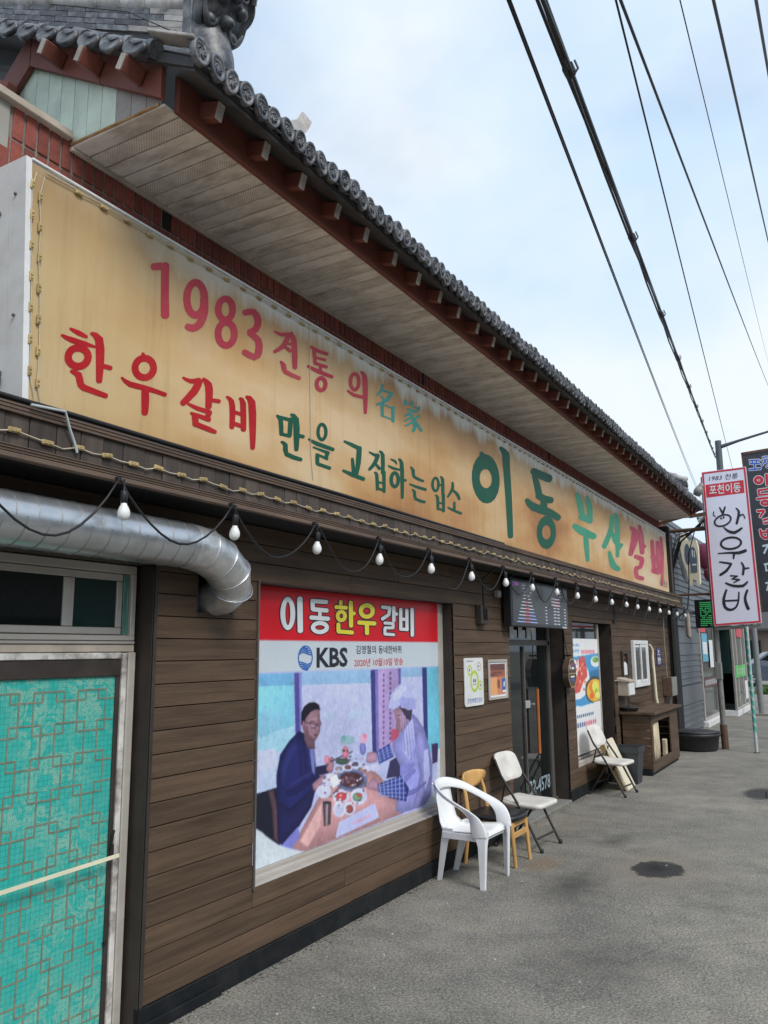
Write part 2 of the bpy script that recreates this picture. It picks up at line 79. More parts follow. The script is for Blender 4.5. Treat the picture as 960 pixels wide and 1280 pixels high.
('g3','9480 3620 43 12 -79 -29 129 36 -135 -51 168 47 -148 -85 221 57 -192 -111 275 62 -228 -137 266 53 -224 -119 241 46 -206 -56 184 35 -121 -32 63 12/9902 3643 42 12 -76 -27 123 33 -130 -46 162 42 -136 -86 220 52 -198 -116 279 52 -278 -151 264 38 -268 -127 234 31 -211 -43 180 23 -123 -24 61 8/9528 3335 32 25 -31 -49 95 75 -44 -85 125 98 71 -94 130 99 74 -96 135 102 -49 -89 104 79 -34 -52 35 26/9266 3193 34 17 -47 -36 99 51 -76 -62 131 66 -22 -89 166 88 22 -111 175 108 121 -107 145 100 115 -94 125 87 -49 -77 96 67 -33 -45 33 23/9778 3193 59 9 -115 -24 173 25 -198 -44 226 32 -221 -123 229 30 -219 -139 226 29 -202 -110 194 23 -173 -80 164 19 -144 -28 126 15 -84 -16 43 5'),
('g3','11084 3570 53 8 -105 -22 157 24 -181 -40 204 30 -230 -111 242 30 -313 -139 265 17 -464 -162 246 2 -432 -122 231 -3 -232 -15 176 -3 -133 -7 60 -1/11056 3341 44 9 -80 -23 130 29 -136 -42 169 37 -125 -87 225 49 -164 -105 270 59 -193 -84 225 51 -161 -62 170 39 -133 -42 130 29 -79 -24 44 11/11296 3631 54 11 -101 -27 159 33 -174 -49 208 43 -196 -92 265 51 -255 -122 321 52 -321 -138 319 42 -325 -149 293 34 -304 -181 249 26 -259 -148 209 20 -188 -31 160 15 -109 -16 54 5/11352 3117 -47 6 117 -5 -139 20 207 -6 -183 26 277 14 -158 21 253 19 -132 18 151 -4 -102 14 85 -3 -35 4/10870 3050 44 7 -84 -19 131 21 -144 -33 170 26 -167 -69 214 34 -199 -89 266 44 -234 -97 308 58 -221 -107 286 81 -97 -97 181 82 -31 -80 126 69 -56 -63 98 53 -38 -37 33 18'),
('p1','12127 3532 30 15 -38 -29 89 44 -61 -52 118 58 -36 -73 218 84 -181 -107 407 93 -428 -125 494 59 -541 -126 479 32 -599 -165 376 15 -489 -134 277 8 -269 -25 211 6 -154 -13 71 2/12769 3657 59 10 -113 -25 175 30 -194 -46 228 39 -230 -113 316 51 -315 -152 397 56 -383 -187 374 45 -359 -155 329 37 -293 -50 253 27 -171 -27 86 9/12806 3314 5 17 26 -31 14 52 55 -52 19 68 90 -53 17 61 94 -46 15 54 45 -41 11 41 22 -24 4 14/12305 3118 31 18 -31 -35 92 53 -47 -62 122 71 90 -76 139 80 79 -85 159 89 -63 -78 123 68 -43 -46 42 23/12840 3141 83 5 -172 -19 246 15 -300 -36 321 19 -360 -73 296 11 -350 -58 218 -22 -305 10 51 -58 -174 46 1 -63 -67 49 0 -48 -33 29 0 -16/12354 2951 71 7 -140 -21 211 20 -243 -39 276 27 -284 -84 292 33 -228 -102 257 62 9 -74 110 72 105 -64 66 69 11 -58 50 53 1 -35 18 18'),
('p1','13652 3524 76 10 -150 -27 226 29 -259 -48 295 37 -312 -165 336 40 -350 -195 367 39 -359 -170 334 33 -322 -128 292 26 -259 -38 223 20 -151 -21 76 7/14060 3551 80 10 -158 -28 238 30 -274 -50 310 39 -334 -160 354 41 -377 -191 387 40 -389 -174 351 33 -347 -132 306 26 -274 -39 235 20 -159 -21 79 7/13472 3222 37 22 -33 -43 109 66 -46 -75 144 86 105 -82 149 88 109 -84 154 89 -51 -77 120 69 -37 -46 41 24/13455 3004 46 28 -40 -55 138 83 -56 -95 183 109 21 -109 188 111 21 -110 194 112 -61 -99 151 87 -45 -58 51 29/14389 3663 63 9 -123 -23 185 25 -212 -40 243 33 -259 -138 302 38 -326 -210 343 36 -380 -325 276 23 -307 -276 197 14 -177 -22 151 10 -102 -11 51 3'),
]
TITLE_LETTERS=[
('w','4298 1996 -54 -2 51 -31 -52 8 41 -39 -44 18 26 -42 -32 25 10 -40 -17 29 -8 -35 0 32 -24 -27 16 30 -38 -16 30 26 -48 -3 42 20 -54 9 50 11 -55 22 53 1 -49 31 50 -8 -40 38 43 -17 -26 41 31 -24 -9 41 17 -30 7 36 1 -32 24 28 -16 -31 39 17 -31 -27 50 4 -44 -21 56 -9 -52 -12 56 -21 -54 -2/4338 2108 16 1 -31 -6 47 3 -54 -12 61 4 -57 -109 62 2 -57 -107 61 1 -54 -10 47 2 -31 -6 16 1','4311 1997 -79 -3 75 -33 -75 12 62 -45 -64 26 43 -51 -46 36 21 -53 -25 43 -3 -49 -1 46 -28 -41 23 44 -48 -29 44 38 -65 -13 61 28 -74 3 72 16 -77 18 76 3 -73 32 73 -11 -61 43 63 -24 -43 50 46 -35 -21 52 25 -42 3 50 1 -47 28 42 -23 -45 49 30 -45 -39 66 15 -63 -30 77 -2 -74 -17 80 -18 -79 -3/4334 2113 23 2 -44 -9 66 4 -76 -17 87 5 -82 -110 86 4 -81 -109 86 3 -76 -14 66 1 -44 -7 22 1'),
('w','4468 2082 1 8 4 -15 2 22 10 -25 3 28 82 -27 4 28 84 -28 4 29 9 -25 3 22 4 -15 1 8/4485 2090 13 1 -25 -6 38 3 -44 -10 50 3 -48 -27 50 3 -48 -27 49 3 -43 -9 38 2 -25 -5 13 1/4477 2028 1 7 4 -14 3 21 9 -25 4 29 80 -30 4 29 82 -30 5 29 8 -26 4 23 4 -15 1 7/4573 2031 11 1 -22 -4 33 1 -37 -7 41 2 -41 -21 42 1 -42 -21 42 2 -37 -7 32 1 -22 -4 11 1/4455 1972 1 8 4 -15 2 22 9 -25 4 28 99 -30 4 29 102 -30 4 29 9 -26 3 23 5 -15 1 7/4690 1914 -52 -1 47 -13 -50 8 34 -21 -42 16 17 -26 -30 23 0 -30 -16 27 -18 -30 0 29 -34 -27 16 27 -46 -21 30 23 -53 -14 40 18 -55 -6 47 10 -53 4 50 1 -45 12 48 -7 -33 20 41 -16 -17 26 29 -22 1 29 15 -26 18 29 0 -28 34 27 -16 -28 47 23 -30 -25 55 15 -42 -18 58 6 -50 -10 55 -4 -52 -1','4458 2080 2 12 6 -23 4 34 14 -39 5 44 80 -43 5 44 83 -44 6 45 14 -39 4 34 7 -23 2 12/4481 2095 20 1 -39 -8 59 4 -67 -15 76 5 -74 -29 76 5 -74 -29 76 5 -67 -15 59 4 -39 -8 20 1/4468 2026 1 11 6 -22 5 33 13 -38 6 43 78 -44 6 44 80 -46 7 45 13 -40 5 35 7 -23 1 11/4569 2037 18 0 -35 -6 53 2 -61 -11 69 2 -69 -22 69 3 -68 -22 68 2 -60 -11 52 2 -35 -6 18 0/4445 1970 2 12 6 -23 4 33 14 -38 4 43 98 -44 5 44 101 -46 6 45 14 -40 5 35 7 -23 1 11/4704 1914 -79 -1 73 -15 -76 12 58 -27 -64 25 37 -37 -47 35 12 -43 -25 41 -13 -44 0 43 -38 -41 24 42 -57 -35 44 35 -71 -24 62 26 -79 -12 72 14 -78 1 76 2 -70 14 72 -12 -55 27 61 -24 -35 36 45 -34 -12 42 25 -41 13 45 0 -44 38 42 -24 -42 59 36 -46 -37 74 26 -64 -27 82 13 -76 -16 82 -1 -79 -1'),
('y','4834 2109 12 1 -25 -5 38 2 -43 -8 49 2 -49 -11 49 2 -49 -11 49 2 -43 -8 37 2 -25 -5 12 1/4758 2055 1 7 4 -14 3 20 8 -23 4 26 64 -26 3 27 66 -27 3 27 9 -23 3 20 4 -14 1 7/4921 2000 -50 -1 46 -12 -47 7 36 -20 -40 15 24 -25 -29 21 8 -27 -15 24 -7 -27 0 26 -23 -25 15 26 -35 -20 28 22 -44 -13 39 17 -49 -5 46 9 -50 4 48 1 -44 12 46 -7 -36 19 39 -14 -23 24 28 -20 -8 27 15 -24 8 27 0 -26 22 25 -15 -26 36 20 -29 -22 45 13 -40 -17 51 6 -47 -10 51 -4 -50 -1/4965 2112 15 0 -29 -5 44 2 -51 -10 57 3 -55 -88 57 3 -56 -87 57 1 -50 -8 44 1 -30 -5 15 1/4968 2016 0 7 6 -13 0 20 12 -23 0 27 17 -26 0 27 17 -27 0 27 12 -23 0 20 7 -13 0 7/4801 1951 14 0 -26 -4 39 1 -45 -8 51 1 -51 -25 51 1 -51 -25 51 1 -45 -8 39 1 -26 -4 13 0/4789 1886 1 7 5 -15 2 22 9 -25 4 28 87 -30 4 28 89 -31 4 29 10 -26 3 22 4 -15 1 8','4830 2115 20 1 -40 -7 60 3 -69 -14 78 4 -78 -13 78 4 -78 -13 78 4 -69 -13 60 2 -40 -7 20 1/4748 2053 1 11 7 -22 4 32 13 -37 6 42 62 -42 5 43 63 -43 6 43 14 -38 5 33 6 -22 2 11/4936 2001 -80 -3 75 -13 -75 11 62 -26 -63 23 44 -35 -47 33 22 -41 -24 40 -3 -43 0 42 -27 -40 24 40 -48 -34 45 36 -64 -25 62 27 -75 -13 73 15 -77 0 77 3 -73 13 73 -11 -61 25 63 -22 -44 34 46 -32 -21 40 24 -39 3 43 0 -42 27 41 -24 -42 49 35 -47 -36 66 26 -63 -28 76 14 -75 -16 80 0 -80 -3/4961 2117 23 1 -45 -8 67 4 -77 -15 88 4 -86 -89 87 3 -86 -88 88 3 -78 -13 67 1 -44 -6 22 0/4957 2014 0 11 9 -22 0 33 20 -37 0 43 17 -43 0 44 17 -43 0 43 20 -37 0 33 10 -22 0 11/4798 1956 20 1 -40 -6 61 1 -71 -12 80 2 -80 -26 80 1 -79 -26 79 2 -70 -12 61 1 -41 -6 21 1/4779 1884 1 11 7 -22 4 33 14 -39 6 43 85 -45 6 44 87 -47 6 45 15 -40 5 34 7 -23 2 12'),
('y','5314 2051 -62 -3 56 -16 -59 8 42 -25 -50 17 23 -31 -36 25 3 -34 -18 29 -18 -33 0 31 -36 -29 19 30 -51 -23 36 26 -61 -14 49 20 -65 -5 57 12 -63 6 60 2 -54 16 57 -7 -41 24 49 -17 -23 31 35 -24 -3 33 18 -29 18 34 0 -32 36 31 -19 -31 52 24 -36 -28 63 16 -51 -21 68 5 -60 -12 65 -6 -62 -3/5060 1955 1 8 5 -16 3 23 11 -27 4 31 109 -32 4 31 112 -32 5 32 11 -29 3 25 6 -16 1 8/5186 1965 16 1 -31 -5 47 1 -54 -9 61 2 -59 -39 61 2 -60 -38 61 1 -53 -9 46 1 -31 -4 16 0','5331 2052 -96 -4 89 -18 -91 12 71 -31 -76 26 46 -42 -55 37 17 -48 -28 45 -13 -49 0 48 -41 -46 29 46 -65 -38 54 41 -83 -27 75 30 -93 -13 87 18 -93 2 91 4 -85 17 87 -11 -68 30 74 -25 -46 41 54 -37 -17 48 28 -44 13 49 0 -48 42 47 -30 -48 67 40 -56 -42 86 28 -77 -31 97 13 -92 -18 98 -2 -96 -4/5048 1953 2 12 8 -25 4 37 17 -42 6 47 107 -48 6 48 110 -50 7 49 17 -43 5 37 9 -25 1 13/5182 1971 24 1 -47 -8 71 3 -82 -15 94 4 -92 -40 93 3 -92 -40 93 3 -81 -14 71 2 -48 -7 24 0'),
('w','5406 2083 2 7 3 -14 5 20 7 -24 7 27 51 -28 7 27 51 -29 8 28 7 -25 6 21 2 -14 2 7/5539 2093 15 0 -29 -3 42 -1 -51 -5 55 -2 -67 -45 45 -14 -139 -18 29 -22 -36 15 22 -16 -20 9 7 -6/5600 2101 15 1 -29 -5 43 2 -50 -9 57 3 -58 -57 57 2 -58 -55 57 1 -50 -8 43 2 -29 -4 14 0/5602 2035 0 7 7 -14 0 21 13 -24 1 28 16 -27 0 27 16 -27 0 28 14 -24 0 21 7 -14 0 7/5442 1961 1 6 4 -11 2 17 9 -20 3 23 63 -24 3 24 64 -24 3 23 9 -20 3 18 4 -12 1 6/5587 1972 12 0 -24 -3 36 1 -42 -7 48 1 -48 -16 48 1 -49 -17 48 1 -42 -6 37 0 -25 -3 12 0/5609 1934 1 -6 -7 12 1 -18 -12 20 1 -23 -67 21 1 -23 -65 21 1 -23 -12 19 1 -17 -7 11 1 -5/5456 1932 12 1 -23 -4 35 1 -41 -6 47 1 -47 -22 46 1 -47 -22 47 1 -41 -7 35 1 -24 -3 12 0/5444 1878 1 6 4 -12 3 17 7 -20 5 23 65 -25 5 23 67 -25 4 23 8 -21 3 18 4 -12 1 6','5393 2081 3 11 5 -23 9 34 10 -39 13 44 45 -46 13 45 46 -47 13 45 10 -40 10 35 5 -24 3 12/5537 2100 23 -1 -48 -4 70 -2 -83 -9 90 -3 -99 -40 74 -23 -163 -6 48 -36 -60 25 36 -27 -33 15 12 -9/5596 2107 24 1 -48 -7 72 3 -83 -14 93 3 -94 -57 93 3 -94 -57 93 3 -82 -13 71 2 -48 -7 24 1/5589 2032 0 12 11 -23 1 34 21 -39 1 46 15 -45 1 45 16 -45 1 46 21 -40 1 35 11 -23 0 12/5429 1959 2 11 7 -21 4 31 14 -36 6 40 61 -40 5 40 62 -41 6 41 15 -36 4 31 8 -21 1 11/5582 1978 22 1 -43 -6 64 1 -74 -11 84 2 -84 -18 84 2 -85 -17 84 1 -74 -11 64 1 -43 -5 22 0/5622 1937 1 -11 -11 21 1 -31 -22 35 2 -41 -67 39 2 -41 -67 38 2 -40 -21 35 1 -31 -10 20 0 -10/5452 1939 21 0 -42 -6 63 2 -72 -12 81 2 -81 -22 81 1 -82 -22 81 1 -71 -11 62 1 -42 -5 21 0/5431 1876 2 10 6 -20 6 30 13 -36 7 40 63 -42 7 41 64 -43 8 41 13 -37 6 32 6 -22 3 11'),
('w','5715 2091 14 1 -28 -4 42 1 -48 -8 54 2 -56 -83 54 1 -56 -82 54 1 -48 -7 42 1 -28 -4 14 0/5816 2089 14 1 -28 -4 42 2 -49 -9 56 3 -56 -84 56 2 -56 -83 56 1 -49 -7 42 1 -28 -4 14 0/5700 1999 1 7 4 -13 4 20 9 -23 5 26 47 -27 5 26 48 -26 5 26 8 -23 4 20 5 -14 1 7/5698 1920 1 7 4 -13 4 19 9 -23 5 26 47 -27 5 26 47 -27 5 26 9 -23 4 20 4 -13 2 6/5906 2100 16 1 -31 -5 47 2 -55 -9 62 2 -62 -110 61 2 -62 -109 60 1 -53 -8 46 1 -31 -4 16 0','5711 2098 23 1 -47 -8 70 3 -81 -14 92 4 -93 -85 91 3 -93 -83 91 1 -81 -12 70 2 -47 -7 23 1/5811 2096 24 1 -48 -8 72 4 -83 -15 94 4 -94 -85 94 3 -94 -84 94 2 -83 -12 72 2 -48 -7 24 1/5686 1997 2 12 7 -23 6 34 15 -39 8 44 44 -45 8 44 45 -44 8 44 15 -40 7 35 7 -23 2 11/5684 1918 2 12 7 -23 6 33 15 -38 8 43 44 -45 8 44 45 -45 8 44 15 -39 7 34 7 -23 2 11/5901 2106 26 2 -51 -8 77 3 -89 -15 101 4 -102 -112 100 3 -101 -109 100 1 -88 -12 76 1 -51 -7 26 1'),
]
CALLIGRAPHY=[
'1104 4281 5 2 -9 -7 15 6 -15 -12 20 8 -10 -46 27 12 -14 -56 32 14 -19 -44 29 12 -19 -33 24 11 -18 -16 18 8 -11 -8 6 3/1204 4288 6 -3 -13 3 18 -9 -24 4 24 -11 -39 -20 28 -14 -46 -27 33 -13 -41 -24 30 -10 -34 -18 25 -7 -24 0 19 -6 -13 1 6 -2/1006 4214 4 -1 -9 1 13 -4 -16 0 17 -5 -25 -25 18 -4 -22 -34 18 6 1 -29 11 16 8 -26 8 16 -3 -17 6 13 -3 -10 2 4/1296 4082 -29 -10 31 -26 -30 0 17 -37 -28 11 2 -46 -24 20 -14 -49 -17 27 -28 -48 -9 31 -39 -42 0 33 -47 -33 10 32 -50 -20 18 27 -49 -4 25 19 -42 12 30 10 -32 25 31 0 -18 38 29 -11 -2 46 25 -20 13 49 18 -27 27 48 10 -31 39 42 0 -33 46 32 -9 -31 50 19 -19 -27 49 4 -25 -19 41 -11 -29 -10/1114 4093 7 2 -14 -7 22 4 -24 -11 28 5 -26 -16 28 5 -27 -15 28 5 -23 -12 21 4 -14 -6 8 1/1156 4105 8 1 -14 -6 21 4 -23 -12 28 5 -27 -15 28 5 -26 -16 28 5 -24 -11 22 4 -14 -7 7 2/1377 4239 4 4 -6 -10 12 12 -10 -18 15 16 2 -44 25 19 -13 -53 39 7 -46 -52 42 -9 -57 -47 42 -13 -58 -45 39 -15 -53 -31 37 -14 -36 3 28 -11 -20 2 9 -4/1411 4072 -4 7 11 -13 -11 22 19 -21 -15 29 46 -9 -10 29 37 -16 10 25 4 -54 20 9 -10 -48 18 6 -14 -10 13 4 -8 -5 4 2/1146 3913 4 3 -6 -8 11 10 -10 -16 15 13 7 -51 21 22 17 -68 23 35 33 -72 16 50 55 -65 -8 57 84 -17 -21 43 74 2 -18 31 23 -23 -14 24 13 -13 -5 8',
'1439 3616 -37 -2 29 -37 -35 11 9 -46 -30 22 -11 -51 -22 31 -29 -51 -12 38 -46 -47 -1 40 -57 -36 10 39 -63 -24 21 34 -64 -8 30 25 -57 9 35 13 -46 25 38 1 -29 38 36 -11 -10 47 31 -23 10 52 23 -32 30 52 12 -38 46 46 1 -41 57 37 -11 -39 63 23 -21 -33 63 7 -29 -25 56 -8 -35 -14 45 -24 -37 -2/1017 3434 0 6 3 -11 0 17 5 -20 0 23 82 -25 1 29 101 -34 2 37 81 -50 3 48 75 -56 -3 57 76 -40 -13 56 62 -37 -16 54 26 -43 -12 41 14 -26 -4 14/1285 3423 10 -1 -21 -2 30 -5 -36 -4 39 -7 -43 -32 34 -5 -38 -33 30 -5 -28 -3 23 -4 -16 -1 8 -2',
'1027 3280 1 8 1 -15 4 21 1 -26 6 28 39 -39 7 32 49 -46 8 36 43 -49 9 37 30 -47 9 36 0 -34 7 28 -1 -20 2 10/1233 3252 7 -6 -16 8 21 -17 -30 12 28 -22 -68 -30 33 -27 -84 -31 32 -38 -88 -2 24 -43 -71 14 20 -41 -27 31 15 -32 -15 19 6 -11/1388 3259 6 4 -9 -11 16 12 -16 -19 22 15 -8 -44 29 15 -19 -56 39 4 -48 -74 39 -6 -52 -59 38 -7 -35 -4 29 -5 -20 -1 9 -2/1425 3134 -1 9 6 -18 -2 28 10 -32 -2 37 39 -30 -2 32 39 -26 -1 27 7 -23 -1 21 4 -14 -1 7/1191 3023 1 7 2 -15 3 23 3 -27 4 29 52 -35 4 28 52 -35 4 28 3 -25 3 21 1 -15 1 8/1322 3019 2 -6 -8 11 8 -19 -14 20 9 -25 -56 2 9 -24 -56 1 8 -22 -12 17 6 -17 -7 10 2 -6/1211 2966 1 6 1 -13 3 19 2 -22 4 24 58 -35 4 27 57 -37 5 29 2 -27 4 23 1 -16 1 8/1351 2957 3 -7 -9 13 9 -21 -16 21 11 -27 -61 1 10 -24 -60 -2 8 -21 -11 16 6 -15 -7 9 2 -5/1101 2901 3 8 -4 -17 11 22 -6 -29 14 29 36 -60 16 37 57 -69 11 46 74 -60 4 51 80 -46 -12 49 67 -7 -23 33 52 8 -21 21 23 -13 -16 16 13 -8 -5 6',
'1116 2791 8 -4 -18 4 24 -11 -31 4 31 -14 -64 -55 38 -15 -71 -76 48 -8 -53 -80 52 8 -34 -85 46 28 3 -75 25 46 35 -60 3 47 55 -30 -15 37 65 3 -25 24 56 35 -29 13 49 56 -29 6 39 74 -27 2 31 61 -26 1 23 6 -19 0 13 3 -7 1/1066 2578 0 9 4 -17 0 25 7 -29 1 33 107 -30 1 32 107 -30 1 32 6 -29 1 25 3 -16 0 8/1458 2773 9 -5 -20 4 27 -12 -35 5 35 -17 -61 -39 37 -15 -62 -61 42 -5 -43 -65 47 8 -37 -70 50 17 -36 -67 50 21 -36 -55 48 24 -38 -33 37 18 -22 -18 12 6',
]
